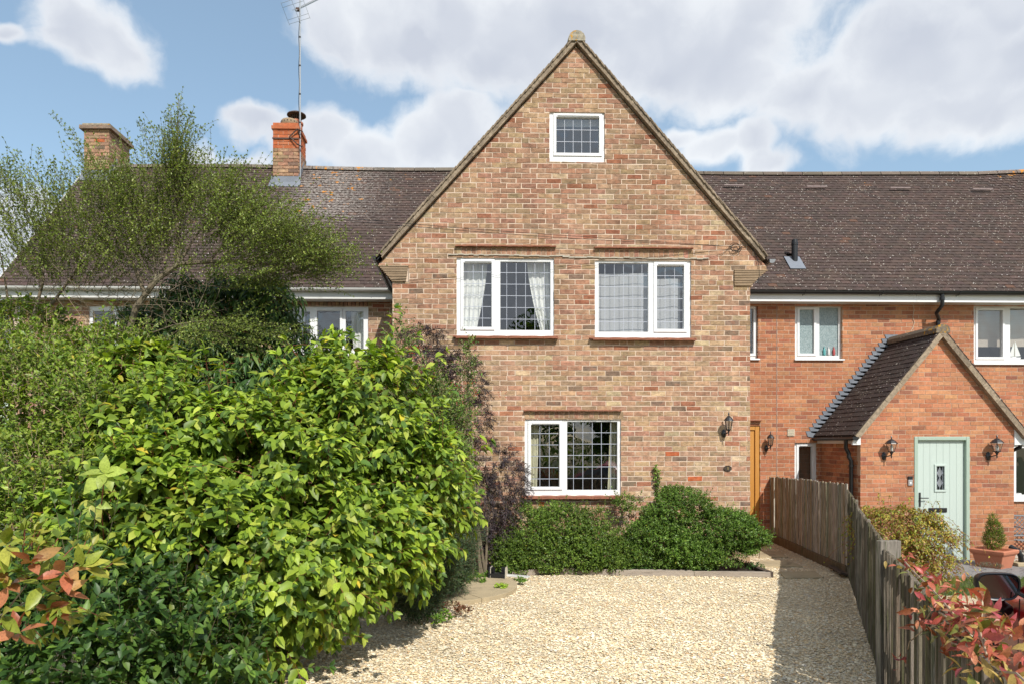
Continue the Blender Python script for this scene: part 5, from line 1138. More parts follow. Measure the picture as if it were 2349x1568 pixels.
# metal bench past the porch corner
bx = at(2322, 1200, 12.15).x; by = 12.2; bn = empty('garden_bench', (bx + 0.7, by, ZN), 'grey metal garden bench with lattice back against the red wall, cut off by the frame', 'bench')
zt_ = at(2340, 1181, 12.2).z; zb_ = at(2340, 1227, 12.2).z; z_s = at(2340, 1241, 11.9).z; W_ = 1.3
mb = MB(); mb.tube([(bx, by, zb_), (bx, by, zt_ - 0.03), (bx + 0.05, by + 0.02, zt_), (bx + W_ / 2, by + 0.03, zt_ - 0.02), (bx + W_ - 0.05, by + 0.02, zt_), (bx + W_, by, zt_ - 0.03), (bx + W_, by, zb_)], 0.014, 6); mb.tube([(bx, by, zb_), (bx + W_, by, zb_)], 0.014, 6); mb.build('back_frame', M['greymetal'], bn)
mb = MB(); st = 0.085
for k in range(-5, 17):
    for s in (-1, 1):
        p0 = [bx + k * st, zb_]; p1 = [bx + k * st + s * (zt_ - zb_), zt_ - 0.02]
        if min(p0[0], p1[0]) < bx - 0.001 or max(p0[0], p1[0]) > bx + W_: 
            (x0_, z0_), (x1_, z1_) = p0, p1; u0, u1 = 0.0, 1.0; dx_ = x1_ - x0_
            lo, hi = ((bx - x0_) / dx_, (bx + W_ - x0_) / dx_) if dx_ > 0 else ((bx + W_ - x0_) / dx_, (bx - x0_) / dx_)
            u0, u1 = max(0, lo), min(1, hi)
            if u1 - u0 < 0.05: continue
            p0, p1 = [x0_ + dx_ * u0, z0_ + (z1_ - z0_) * u0], [x0_ + dx_ * u1, z0_ + (z1_ - z0_) * u1]
        mb.tube([(p0[0], by, p0[1]), (p1[0], by, p1[1])], 0.0075, 4)
mb.build('lattice', M['greymetal'], bn)
for i in range(5): MB().box((bx + W_ / 2, by - 0.06 - i * 0.08, z_s), (W_, 0.045, 0.015)).build('seat_slat', M['greymetal'], bn, bevel=0.003)
for s in (0.03, W_ - 0.03):
    for y in (by, by - 0.38): MB().tube([(bx + s, y, z_s), (bx + s, y - 0.02, ZN)], 0.014, 6).build('leg', M['greymetal'], bn)
    MB().tube([(bx + s, by, (zt_ + zb_) / 2), (bx + s, by - 0.30, (zt_ + zb_) / 2 - 0.02), (bx + s, by - 0.38, z_s)], 0.013, 6).build('armrest', M['greymetal'], bn)

# ================================================================== CAR
ds_ = (FD - FE).normalized(); mpos = at(2286, 1343, 4.55)
cz = -0.13; cang = math.atan2(ds_.y, ds_.x) - math.pi / 2 + 0.02; RC = Matrix.Rotation(cang, 3, 'Z')
# car frame: +y forward, x right; mirror centre at (-0.97, 0.55, 0.99)
corg = Vector((mpos.x, mpos.y, cz)) - RC @ Vector((-0.975, 0.62, 0)); corg.z = cz
car = empty('parked_car', corg, 'red hatchback with black door mirror parked beyond the fence at the right edge', 'car')
def cw(x, y, z): return corg + RC @ Vector((x, y, z))
st_ = [ # y, half width low, half width belt, z low, z belt, z top(centre), half width top
 (2.02, 0.55, 0.60, 0.30, 0.62, 0.66), (1.90, 0.76, 0.76, 0.22, 0.70, 0.75), (1.45, 0.85, 0.83, 0.20, 0.79, 0.86), (0.95, 0.87, 0.86, 0.20, 0.86, 0.96), (0.55, 0.875, 0.87, 0.20, 0.90, 1.0),
 (0.0, 0.88, 0.87, 0.20, 0.92, 1.0), (-0.8, 0.88, 0.865, 0.20, 0.94, 1.0), (-1.5, 0.86, 0.84, 0.22, 0.95, 1.0), (-1.85, 0.80, 0.78, 0.30, 0.93, 0.98), (-1.98, 0.70, 0.70, 0.36, 0.80, 0.84)]
vs = []; 
for y, wl, wb, zl, zb2, zc2 in st_:
    prof = [(-wl * 0.96, zl), (-wl, zl + 0.12), (-wl * 1.015, (zl + zb2) / 2 + 0.05), (-wb, zb2 - 0.03), (-wb * 0.93, zb2 + 0.01), (-wb * 0.5, zc2 - 0.01), (0, zc2)]
    prof = prof + [(-x, z) for x, z in prof[-2::-1]]
    vs += [cw(x, y, z) for x, z in prof]
q = 13; fs = []
for i in range(len(st_) - 1):
    for k in range(q - 1): fs.append((i * q + k, i * q + k + 1, (i + 1) * q + k + 1, (i + 1) * q + k))
    fs.append((i * q + q - 1, i * q, (i + 1) * q, (i + 1) * q + q - 1))
fs.append(tuple(range(q - 1, -1, -1))); fs.append(tuple(range((len(st_) - 1) * q, len(st_) * q)))
ob = MB().add(vs, fs).build('body', M['carpaint'], car, smooth=True)
import bmesh
def fixn(o):
    b = bmesh.new(); b.from_mesh(o.data); bmesh.ops.recalc_face_normals(b, faces=b.faces); b.to_mesh(o.data); b.free()
fixn(ob)
sm = ob.modifiers.new('smooth', 'SUBSURF'); sm.levels = 2; sm.render_levels = 2
gh = [(0.72, 0.78, 0.94), (0.05, 0.63, 1.38), (-0.5, 0.62, 1.46), (-1.2, 0.60, 1.43), (-1.82, 0.66, 1.02)]
low = [(0.72, 0.80, 0.93), (0.0, 0.84, 0.94), (-0.7, 0.84, 0.95), (-1.4, 0.82, 0.96), (-1.84, 0.76, 0.96)]
vs = []; fs = []
for (y0, w0, z0), (y1, w1, z1) in zip(low, gh): vs += [cw(-w0, y0, z0 - 0.02), cw(-w1, y1, z1 - 0.04), cw(-w1 * 0.6, y1, z1 + 0.0), cw(w1 * 0.6, y1, z1 + 0.0), cw(w1, y1, z1 - 0.04), cw(w0, y0, z0 - 0.02)]
for i in range(4):
    for k in range(5): fs.append((i * 6 + k, i * 6 + k + 1, i * 6 + 7 + k, i * 6 + 6 + k))
ob = MB().add(vs, fs).build('roof', M['carpaint'], car, smooth=True); fixn(ob)
def cpanel(pts, name, mat, t=0.004): 
    v = [cw(*p) for p in pts]; o = MB().add(v, [tuple(range(len(v)))]).build(name, M[mat], car); return o
for s in (-1, 1):
    e = 0.008 * s
    cpanel([(s * 0.795 + e, 0.60, 0.955), (s * 0.838 + e, -0.02, 0.965), (s * 0.838 + e, -0.66, 0.975), (s * 0.65 + e, -0.50, 1.395), (s * 0.665 + e, 0.0, 1.31)], 'door_window', 'carglass')
    cpanel([(s * 0.838 + e, -0.72, 0.975), (s * 0.818 + e, -1.40, 0.985), (s * 0.63 + e, -1.2, 1.36), (s * 0.648 + e, -0.56, 1.40)], 'door_window', 'carglass')
cpanel([(-0.74, 0.735, 0.955), (0.74, 0.735, 0.955), (0.60, 0.09, 1.345), (-0.60, 0.09, 1.345)], 'windscreen', 'carglass')
for s in (-1, 1):
    for y in (1.30, -1.22):
        wv = MB().lathe([(0.20, -0.10), (0.285, -0.095), (0.31, -0.06), (0.31, 0.06), (0.285, 0.095), (0.20, 0.10)], (0, 0, 0), 28, 'x')
        wv.v = [tuple(cw(s * 0.80 + v[0], y + v[1], 0.31 + v[2])) for v in wv.v]; wo = wv.build('wheel', M['tyre'], car, smooth=True)
        rm = MB().lathe([(0.195, 0.0), (0.195, 0.02), (0.05, 0.03)], (0, 0, 0), 10, 'x'); rm.v = [tuple(cw(s * (0.885) + v[0] * s, y + v[1], 0.31 + v[2])) for v in rm.v]; rm.build('rim', M['silver'], wo)
for s in (-1, 1): MB().tube([cw(s * 0.882, 0.50, 0.93), cw(s * 0.9, 0.47, 0.60), cw(s * 0.89, 0.30, 0.30)], 0.004, 4).build('door_seam', M['black'], car)
MB().tube([cw(-0.87, 0.62, 0.955), cw(-0.86, -0.1, 0.965), cw(-0.855, -0.75, 0.975)], 0.014, 6).build('window_trim', M['black'], car)
MB().tube([cw(-0.83, 0.68, 0.94), cw(-0.70, 0.04, 1.33), cw(-0.66, -0.5, 1.43)], 0.022, 8).build('door_pillar', M['carpaint'], car, smooth=True)
# door mirror
mr = sub_empty('door_mirror', mpos, car)
mc = mpos; yaw_m = math.radians(6) ; RM = Matrix.Rotation(math.radians(-20), 3, 'Z')
def mloop(sx, sz, n_=28):
    out = []
    for k in range(n_):
        a = 2 * math.pi * k / n_; c_, s_ = math.cos(a), math.sin(a); x = math.copysign(abs(c_) ** 0.52, c_); z = math.copysign(abs(s_) ** 0.55, s_)
        x = x * sx; z = z * sz
        if z < 0: x = x * (1 + 0.26 * z / sz) + 0.012 * (-z / sz)
        z += 0.05 * x
        out.append((x, z))
    return out
def mm_(l, y): return [mc + RM @ Vector((x, y, z)) for x, z in l]
n_ = 28; S_ = 0.128; Z_ = 0.093
rings = [(S_ * 0.86, Z_ * 0.84, -0.012), (S_ * 0.90, Z_ * 0.89, -0.030), (S_ * 0.97, Z_ * 0.97, -0.034), (S_, Z_, -0.02), (S_, Z_, 0.02), (S_ * 0.9, Z_ * 0.88, 0.075), (S_ * 0.62, Z_ * 0.58, 0.115), (S_ * 0.2, Z_ * 0.2, 0.128)]
vs = []; fs = []
for a_, b_, y in rings: vs += mm_(mloop(a_, b_), y)
for i in range(len(rings) - 1):
    for k in range(n_): fs.append((i * n_ + k, i * n_ + (k + 1) % n_, (i + 1) * n_ + (k + 1) % n_, (i + 1) * n_ + k))
fs.append(tuple(range(len(vs) - n_, len(vs))))
ob = MB().add(vs, fs).build('housing', M['black'], mr, smooth=True); fixn(ob)
RG = RM @ Matrix.Rotation(math.radians(-7), 3, 'Z') @ Matrix.Rotation(math.radians(2), 3, 'X') 
MB().add([mc + RG @ Vector((x, -0.014, z)) for x, z in mloop(S_ * 0.875, Z_ * 0.855)], [tuple(range(n_))]).build('mirror_glass', M['mirror'], mr)
arm_end = cw(-0.86, 0.62, 0.88)
MB().tube([mc + Vector((0.03, 0.04, -0.06)), mc + Vector((0.055, 0.05, -0.125)), mc + Vector((0.12, 0.08, -0.18))], [0.045, 0.035, 0.05], 12).build('mirror_arm', M['black'], mr, smooth=True)

# ================================================================== VEGETATION
def tmpl(w_, fold=0.25, curl=0.25, small=False, petiole=0.0):
    if small:
        V = [(0, 0, 0), (0.45, w_ / 2, fold * w_ * 0.5), (1, 0, -curl * 0.4), (0.45, -w_ / 2, fold * w_ * 0.5)]; T = [(0, 2, 1), (0, 3, 2)]
    else:
        xs = [0, 0.10, 0.32, 0.58, 0.82, 1.0]; ws = [0.0, 0.42, 0.96, 0.92, 0.46, 0.0]; V = []; T = []
        for i, (x, k) in enumerate(zip(xs, ws)):
            z = -curl * x * x; V += [(x, 0, z), (x, k * w_ / 2, z + fold * k * w_ / 2), (x, -k * w_ / 2, z + fold * k * w_ / 2)]
        for i in range(5):
            a = 3 * i; b = a + 3
            if i < 4: T += [(a, b, b + 1), (a, b + 1, a + 1), (a, b + 2, b), (a, a + 2, b + 2)]
            else: T += [(a, b, a + 1), (a, a + 2, b)]
        T = [t for t in T if not (t[0] == 0 and (1 in t) and (4 in t) and False)]
    return np.array(V, np.float32), np.array(T, np.int32)
def fan(w_, fold=0.25, curl=0.25):
    V = [(0.48, 0, -curl * 0.2), (0, 0, 0), (0.28, w_ * 0.46, fold * w_ * 0.45 - curl * 0.08), (0.68, w_ * 0.38, fold * w_ * 0.38 - curl * 0.45), (1, 0, -curl), (0.68, -w_ * 0.38, fold * w_ * 0.38 - curl * 0.45), (0.28, -w_ * 0.46, fold * w_ * 0.45 - curl * 0.08)]
    return np.array(V, np.float32), np.array([(0, 1 + k, 1 + (k + 1) % 6) for k in range(6)], np.int32)
def norm(v): return v / np.maximum(np.linalg.norm(v, axis=-1, keepdims=True), 1e-6)
def basis(D, N):
    x = norm(D); z = norm(N - x * np.sum(N * x, -1, keepdims=True)); y = np.cross(z, x); return np.stack([x, y, z], 2)      # columns
def inst(name, T, P, D, N, S, cols, mat, parent, kind='stuff'):
    V, Fc = T; n = len(P); nv = len(V); B = basis(D, N)
    W = np.einsum('nij,vj->nvi', B, V) * S[:, None, None] + P[:, None, :]
    FF = Fc[None] + (np.arange(n) * nv)[:, None, None]
    me = fast_mesh(name, W.reshape(-1, 3), FF.reshape(-1, 3), np.repeat(cols, nv, 0), mat, smooth=nv > 4)
    o = bpy.data.objects.new(name, me); link(o, parent)
    if kind: o['kind'] = kind
    return o
def single_leaves(T, P, D, N, S, pal, mat, parent, name='leaf'):
    V, Fc = T; ms = []
    for c in pal:
        for k in (0.85, 1.12): ms.append(fast_mesh(name, V, Fc, np.repeat(np.array([c]) * k, len(V), 0), mat, smooth=True))
    B = basis(D, N); off = WL.get(parent.name, Vector((0, 0, 0)))
    for i in range(len(P)):
        o = bpy.data.objects.new(name, ms[rnd.randrange(len(ms))]); C.objects.link(o); o.parent = parent
        o.location = Vector(P[i]) - off; o.rotation_euler = Matrix(B[i].tolist()).to_euler(); o.scale = (float(S[i]),) * 3
def stems(name, A, Bv, r0, r1, mat, parent, kind='stuff', col=(0.2, 0.15, 0.08)):
    n = len(A)
    if n == 0: return
    d = norm(Bv - A); u = norm(np.cross(d, np.array([0.21, 0.13, 0.97]))); v = np.cross(d, u); V = np.zeros((n, 6, 3))
    for k in range(3):
        a = 2 * math.pi * k / 3; o_ = u * math.cos(a) + v * math.sin(a); V[:, k] = A + o_ * np.reshape(r0, (-1, 1)); V[:, 3 + k] = Bv + o_ * np.reshape(r1, (-1, 1))
    q = np.array([(0, 1, 4, 3), (1, 2, 5, 4), (2, 0, 3, 5)]); FF = q[None] + (np.arange(n) * 6)[:, None, None]
    me = fast_mesh(name, V.reshape(-1, 3), FF.reshape(-1, 4), np.tile(np.array([col]), (n * 6, 1)), mat); o = bpy.data.objects.new(name, me); link(o, parent)
    if kind: o['kind'] = kind
    return o
def B_(px, py, Y, rx, rz, ry):
    c = at(px, py, Y); s = F / Y; return (np.array(c), np.array([rx / s, ry, rz / s]))
def sample(blobs, n, lo=0.75, hi=1.05, zmin=0.06, cull=0.45, ins=0.72, wob=0.09, thin=0.0):
    wts = np.array([b[1][0] * b[1][2] + b[1][0] * b[1][1] * 0.5 for b in blobs]); wts /= wts.sum()
    Ps, Ns = [], []
    tot = 0
    for _ in range(14):
        k = rg.choice(len(blobs), n, p=wts); c = np.array([b[0] for b in blobs])[k]; r = np.array([b[1] for b in blobs])[k]
        d = norm(rg.normal(0, 1, (n, 3))); t = rg.uniform(lo, hi, (n, 1)); P = c + d * r * t
        lump = np.sin(P[:, 0] * 5.1 + 1.3) * np.sin(P[:, 2] * 6.3 + P[:, 1] * 3.0) + 0.6 * np.sin(P[:, 0] * 11.7 + P[:, 2] * 9.1) * np.sin(P[:, 2] * 13.0 - P[:, 1] * 8)
        P = c + d * r * (t + wob * lump[:, None]); N = norm(d / r)
        ok = (P[:, 2] > zmin) & (lump > -1.6 + thin * rg.uniform(0.7, 1.3, n))
        view = norm(P - np.array([0, 0, HC])); ok &= np.sum(N * view, 1) < cull
        for (bc, br) in blobs:
            q = np.sum(((P - bc) / (br * ins)) ** 2, 1); ok &= q > 1.0
        Ps.append(P[ok]); Ns.append(N[ok]); tot += ok.sum()
        if tot >= n: break
    return np.concatenate(Ps)[:n], np.concatenate(Ns)[:n]
def sprig(P, D, L, K, leaf, spread=62, droop=0.35, grav=0.35, jit=0.22, term=2, opp=True, upn=0.7, out=None):
    """leaves along bent stems -> dict of leaf arrays and stem segments"""
    n = len(P); D = norm(D); up = np.array([0, 0, 1.0]); bias = np.array(SUN) * 0.45 + (0 if out is None else out * 0.55); u = norm(np.cross(D, up) + 1e-3); v = np.cross(u, D)
    LP, LD, LN, LS = [], [], [], []; seg = []
    def pos(t): return P + D * (L * t)[:, None] + np.array([0, 0, -1.0]) * (droop * L * t * t)[:, None]
    ph = rg.uniform(0, math.pi, n)
    last = P; s0 = P
    for j in range(K):
        t = np.full(n, (j + 0.6) / K); p = pos(t); sd = norm(p - last + 1e-6); last = p
        if j % 3 == 2 or j == K - 1: seg.append((s0, p)); s0 = p
        for s in ((0, 1) if opp else (0,)):
            a = ph + j * (math.pi / 2 if opp else 2.4) + s * math.pi; sp = np.radians(spread + rg.normal(0, 10, n)) * (1 - 0.35 * j / K)
            d = sd * np.cos(sp)[:, None] + (u * np.cos(a)[:, None] + v * np.sin(a)[:, None]) * np.sin(sp)[:, None]
            d = norm(d + rg.normal(0, jit, (n, 3)) + np.array([0, 0, -grav]))
            nn = norm(sd * 0.3 + up * upn + rg.normal(0, 0.28, (n, 3)) + bias); LP.append(p); LD.append(d); LN.append(nn); LS.append(leaf * rg.uniform(0.5, 1.2, n) * (0.8 + 0.3 * math.sin(math.pi * (j + 0.8) / (K + 0.6))))
    for _ in range(term):
        d = norm(sd + rg.normal(0, 0.35, (n, 3)) + np.array([0, 0, -grav * 0.5])); LP.append(last); LD.append(d); LN.append(norm(up * upn + bias + rg.normal(0, 0.35, (n, 3)))); LS.append(leaf * rg.uniform(0.55, 0.95, n))
    A = np.concatenate([s[0] for s in seg]); Bv = np.concatenate([s[1] for s in seg])
    return np.concatenate(LP), np.concatenate(LD), np.concatenate(LN), np.concatenate(LS), A, Bv
def palc(pal, n, v=0.18, w_=None):
    pal = np.array(pal); return pal[rg.choice(len(pal), n, p=w_)] * rg.uniform(1 - v, 1 + v, (n, 1))
def plant(name, label, cat, blobs, nspr, L, K, leaf, T, pal, mat='leaf', stemmat='twig', spread=62, droop=0.3, grav=0.35, upb=0.45, inner=0.35, nleafobj=0, sr=0.002, group=None, opp=True, base=None, lo=0.78, hi=1.05, cull=0.4, term=2, pw=None, trunks=3, jit=0.22, upn=0.7, tr=0.02, nm_leaf='leaf', thin=0.0, T2=None, strays=0):
    c0 = np.mean([b[0] for b in blobs], 0); base = base or (c0[0], c0[1], 0.0)
    t = empty(name, base, label, cat, group); clump = lambda p: (1 + 0.16 * np.sin(p[:, 0] * 4.3 + 2 * np.sin(p[:, 2] * 3.1)) * np.sin(p[:, 2] * 5.7 + p[:, 1] * 3.3))[:, None] * np.array([[1.0, 1.0, 1.0]]) * np.where(rg.random((len(p), 1)) < 0.02, np.array([[1.7, 1.1, 0.9]]), 1.0)
    P, N = sample(blobs, nspr, lo, hi, cull=cull, thin=thin)
    Ls = L * rg.uniform(0.6, 1.25, len(P)); D = norm(N + np.array([0, 0, upb]) + rg.normal(0, 0.35, (len(P), 3)))
    P0 = P - D * (Ls * 0.55)[:, None]
    lp, ld, ln, ls, A, Bv = sprig(P0, D, Ls, K, leaf, spread, droop, grav, jit, term, opp, upn, N)
    if strays:
        Ps, Ns = sample(blobs, strays, 0.95, 1.05, cull=0.2); Lz = L * rg.uniform(1.2, 2.1, len(Ps))
        q = sprig(Ps, norm(Ns * 0.7 + np.array([0, 0, 0.9]) + rg.normal(0, 0.3, Ns.shape)), Lz, K + 2, leaf * 0.95, spread, droop * 1.3, grav, jit, term, opp, upn, Ns)
        lp, ld, ln, ls, A, Bv = [np.concatenate(z) for z in zip((lp, ld, ln, ls, A, Bv), q)]
    if inner:
        Pi, Ni = sample(blobs, int(nspr * inner), 0.3, 0.8, cull=0.6, ins=0.2); Li = L * rg.uniform(0.6, 1.1, len(Pi))
        q = sprig(Pi, norm(Ni + rg.normal(0, 0.6, Ni.shape)), Li, K, leaf * 1.05, spread, droop, grav, 0.35, term, opp, upn)
        lp, ld, ln, ls, A, Bv = [np.concatenate(z) for z in zip((lp, ld, ln, ls, A, Bv), q)]
    k = lp[:, 2] > 0.02; lp, ld, ln, ls = lp[k], ld[k], ln[k], ls[k]
    if nleafobj:
        dist = np.linalg.norm(lp - np.array([0, 0, HC]), axis=1)
        tt = (lp[:, 0] * cs_ - lp[:, 1] * sn_) / (lp[:, 0] * sn_ + lp[:, 1] * cs_); pxx = CX + F * tt; pyy = CY - F * (lp[:, 2] - HC) / (lp[:, 0] * sn_ + lp[:, 1] * cs_)
        inside = (pxx > 0) & (pxx < 2348) & (pyy > 0) & (pyy < 1568)
        score = dist - ls * 8 + np.where(inside, 0, 50); idx = np.argsort(score); si = idx[:nleafobj * 2][::2]; rest = np.setdiff1d(np.arange(len(lp)), si)
        single_leaves(T, lp[si], ld[si], ln[si], ls[si], pal, M[mat], t, nm_leaf)
        lp, ld, ln, ls = lp[rest], ld[rest], ln[rest], ls[rest]
    inst('foliage', T2 or T, lp, ld, ln, ls, palc(pal, len(lp), w_=pw) * clump(lp), M[mat], t)
    stems('twigs', A, Bv, np.full(len(A), sr), np.full(len(A), sr * 0.8), M[stemmat], t)
    if trunks:
        mb = MB(); bb_ = Vector(base)
        for i in range(trunks):
            b = blobs[i % len(blobs)]; tp = Vector(b[0]) + Vector((rnd.uniform(-.1, .1), rnd.uniform(-.1, .1), 0)); st = bb_ + Vector((rnd.uniform(-.12, .12), rnd.uniform(-.08, .08), -0.02))
            md = st.lerp(tp, 0.5) + Vector((rnd.uniform(-.08, .08), 0, 0.05)); mb.tube([st, md, tp], [tr, tr * 0.7, tr * 0.35], 6)
        mb.build('stem', M['bark'], t)
    return t
T_OV = tmpl(0.56, 0.30, 0.28); T_LA = tmpl(0.24, 0.35, 0.4); T_EL = tmpl(0.45, 0.3, 0.15); T_SM = tmpl(0.5, 0.3, 0.2, True); T_NR = tmpl(0.13, 0.3, 0.35, True)
GD = [(0.205, 0.30, 0.03), (0.29, 0.385, 0.04), (0.14, 0.225, 0.028), (0.075, 0.14, 0.025), (0.37, 0.43, 0.065)]
# bright dogwood
dog = [B_(720, 945, 6.5, 125, 100, .7), B_(340, 1010, 5.6, 110, 150, .4), B_(240, 1190, 4.9, 110, 110, .3), B_(840, 960, 6.5, 150, 160, .75), B_(955, 1100, 6.3, 115, 140, .6), B_(640, 1100, 5.9, 230, 190, .85), B_(430, 1010, 5.7, 150, 100, .5), B_(690, 1240, 5.6, 225, 185, .8), B_(870, 1200, 5.9, 132, 155, .6), B_(520, 1290, 5.3, 240, 220, .8), B_(570, 1400, 5.2, 165, 120, .5), B_(380, 1150, 5.3, 150, 160, .6), B_(765, 815, 6.9, 36, 50, .2), B_(330, 860, 6.2, 90, 60, .4)]
plant('dogwood_shrub', 'large bright green dogwood shrub with broad pointed leaves spilling over the gravel', 'shrub', dog, 2300, 0.34, 4, 0.100, T_OV, GD, 'leaf', 'redtwig', nleafobj=300, spread=58, droop=0.3, grav=0.5, upb=0.6, inner=0.8, trunks=8, thin=1.3, T2=fan(0.56, 0.3, 0.28), strays=70, pw=[0.3, 0.2, 0.25, 0.17, 0.08], base=(-1.9, 6.0, 0))
# privet, smaller leaves, with dry flower sprays
PV = [(0.16, 0.245, 0.03), (0.21, 0.29, 0.04), (0.10, 0.17, 0.025), (0.26, 0.33, 0.06)]
priv = [B_(110, 880, 6.4, 190, 130, .7), B_(60, 1020, 5.9, 170, 150, .7), B_(250, 960, 6.0, 170, 130, .6), B_(160, 1150, 5.4, 190, 160, .7), B_(30, 760, 7.2, 110, 70, .5), B_(300, 1100, 5.5, 130, 150, .5), B_(20, 1250, 4.9, 160, 150, .5), B_(250, 830, 6.7, 120, 70, .4)]
plant('privet_shrub', 'olive green small leaved privet shrub with dry flower sprays, left of the dogwood', 'shrub', priv, 3000, 0.24, 6, 0.054, T_EL, PV, 'leaf_gloss', 'paletwig', nleafobj=120, thin=1.2, T2=tmpl(0.5, 0.3, 0.2, True), strays=60, droop=0.12, grav=0.12, upb=0.8, inner=0.45, trunks=6, base=(-3.8, 6.1, 0))
Pq, Nq = sample(priv, 170, 1.0, 1.12, cull=0.2); q = sprig(Pq, norm(Nq + np.array([0, 0, 1.2])), np.full(len(Pq), 0.13), 6, 0.011, 60, 0.1, 0, 0.3, 3)
t = empty('privet_flowers', (-3.8, 6.0, 1.6), 'dry yellow brown flower sprays standing on the privet', 'flowers'); inst('flower_sprays', T_SM, q[0], q[1], q[2], q[3] * 1.6, palc([(0.36, 0.27, 0.10), (0.42, 0.33, 0.14), (0.28, 0.18, 0.08)], len(q[0])), M['leaf'], t); stems('twigs', q[4], q[5], np.full(len(q[4]), .0018), np.full(len(q[4]), .0012), M['paletwig'], t)
# dark glossy shrub in the lower left corner
DK = [(0.055, 0.115, 0.022), (0.080, 0.155, 0.027), (0.035, 0.080, 0.020), (0.13, 0.22, 0.035)]
dark = [B_(90, 1500, 4.1, 190, 130, .4), B_(270, 1440, 4.3, 180, 130, .4), B_(430, 1500, 4.4, 160, 110, .35), B_(60, 1400, 4.3, 130, 90, .3)]
plant('glossy_shrub', 'dark glossy shrub with pointed paired leaves in the shaded lower left corner', 'shrub', dark, 300, 0.38, 6, 0.078, T_EL, DK, 'leaf', 'twig', strays=25, nleafobj=200, spread=55, droop=0.05, grav=0.05, upb=0.9, inner=0.7, trunks=3, base=(-2.6, 4.6, 0), pw=[0.35, 0.2, 0.35, 0.1])
# long-leaved laurel
LL = [(0.045, 0.10, 0.022), (0.07, 0.14, 0.03), (0.03, 0.07, 0.02), (0.13, 0.19, 0.045)]
laur = [B_(600, 690, 8.0, 80, 55, .3), B_(430, 690, 8.0, 60, 55, .3), B_(590, 880, 6.9, 110, 80, .35), B_(500, 840, 7.2, 90, 80, .35), B_(520, 700, 8.0, 110, 70, .5), B_(600, 800, 7.7, 110, 110, .5), B_(450, 800, 7.9, 110, 110, .5), B_(600, 700, 7.6, 50, 50, .3), B_(700, 900, 7.3, 90, 120, .4), B_(350, 760, 8.1, 80, 60, .4)]
plant('laurel_tree', 'dark shrub with long drooping narrow leaves behind the dogwood', 'shrub', laur, 1050, 0.28, 5, 0.12, T_LA, LL, 'leaf_gloss', 'redtwig', T2=fan(0.24, 0.35, 0.4), nleafobj=100, spread=60, droop=0.4, grav=1.0, upb=0.5, inner=0.7, trunks=4, base=(-3.4, 8.2, 0))
# photinia with red new leaves, close to the camera
PH = [(0.34, 0.11, 0.06), (0.42, 0.17, 0.09), (0.28, 0.12, 0.055), (0.36, 0.20, 0.07)]; PG = [(0.22, 0.26, 0.035), (0.30, 0.30, 0.05), (0.14, 0.20, 0.03)]
ph = empty('photinia_shrub', (-2.35, 3.2, 0), 'photinia sprays with salmon red and yellow green young leaves at the left edge', 'shrub')
cl_ = [(70, 1290), (150, 1310), (20, 1340), (110, 1400), (10, 1250), (40, 1450), (190, 1300), (140, 1360), (5, 1410), (95, 1340)]
for i, (px, py) in enumerate(cl_):
    c = np.array(at(px, py, 2.55 + 0.05 * (i % 4))); nl = 6
    d = norm(rg.normal(0, 0.7, (nl, 3)) + np.array([0.4, -0.3, 0.2])); P = np.tile(c, (nl, 1)); Nn = norm(rg.normal(0, 0.45, (nl, 3)) + np.array([0.1, -0.6, 0.8])); 
    red = i not in (4, 6, 8, 9)
    single_leaves(T_EL, P + d * 0.01, d, Nn, rg.uniform(0.07, 0.105, nl), (PH if red else PG), M['leaf_gloss'], ph)
phb = [B_(40, 1350, 2.8, 110, 110, .15), B_(130, 1340, 2.85, 80, 70, .15)]
P, N = sample(phb, 70, 0.3, 1.0, cull=0.6); q = sprig(P, norm(N + np.array([0, 0, .6])), np.full(len(P), 0.1), 2, 0.06, 60, 0.2, 0.2, 0.3, 2)
inst('foliage', T_EL, q[0], q[1], q[2], q[3], palc(PG, len(q[0])), M['leaf_gloss'], ph); stems('twigs', q[4], q[5], np.full(len(q[4]), .0025), np.full(len(q[4]), .002), M['redtwig'], ph)
MB().tube([(-2.35, 3.2, 0), at(-60, 1500, 2.9), at(60, 1340, 2.7)], [0.008, 0.005, 0.003], 6).build('stem', M['bark'], ph); MB().tube([(-2.3, 3.3, 0), at(-40, 1430, 2.9), at(140, 1340, 2.75)], [0.008, 0.005, 0.003], 6).build('stem', M['bark'], ph)
# pale yellow dogwood shoot standing out in front
yd_ = empty('yellowing_shoot', at(240, 1250, 4.5), 'single shoot of large pale yellow green leaves standing in front of the hedge', 'plant')
c = np.array(at(240, 1085, 4.45)); dirs = np.array([(0.1, -.2, .9), (-0.9, -.3, .15), (0.9, -.3, .2), (-0.5, -.5, -.6), (0.55, -.4, -.65), (0.05, -.7, -.55), (0.85, 0, .5)])
single_leaves(T_OV, np.tile(c, (7, 1)), dirs, np.tile(np.array([0.15, -0.75, 0.6]), (7, 1)) + rg.normal(0, .2, (7, 3)), np.array([.12, .15, .15, .17, .13, .12, .1]), [(0.34, 0.42, 0.08), (0.44, 0.47, 0.12)], M['leaf'], yd_)
c = np.array(at(215, 1150, 4.5)); single_leaves(T_OV, np.tile(c, (4, 1)), np.array([(-.2, -.3, -.9), (.4, -.4, -.8), (-.7, -.2, -.3), (.8, -.2, -.2)]), np.tile(np.array([0.1, -0.9, 0.3]), (4, 1)), np.array([.16, .14, .12, .12]), [(0.42, 0.43, 0.09), (0.30, 0.38, 0.08)], M['leaf'], yd_)
MB().tube([at(240, 1085, 4.45), at(232, 1160, 4.5), at(240, 1260, 4.7)], 0.004, 5).build('stem', M['redtwig'], yd_)
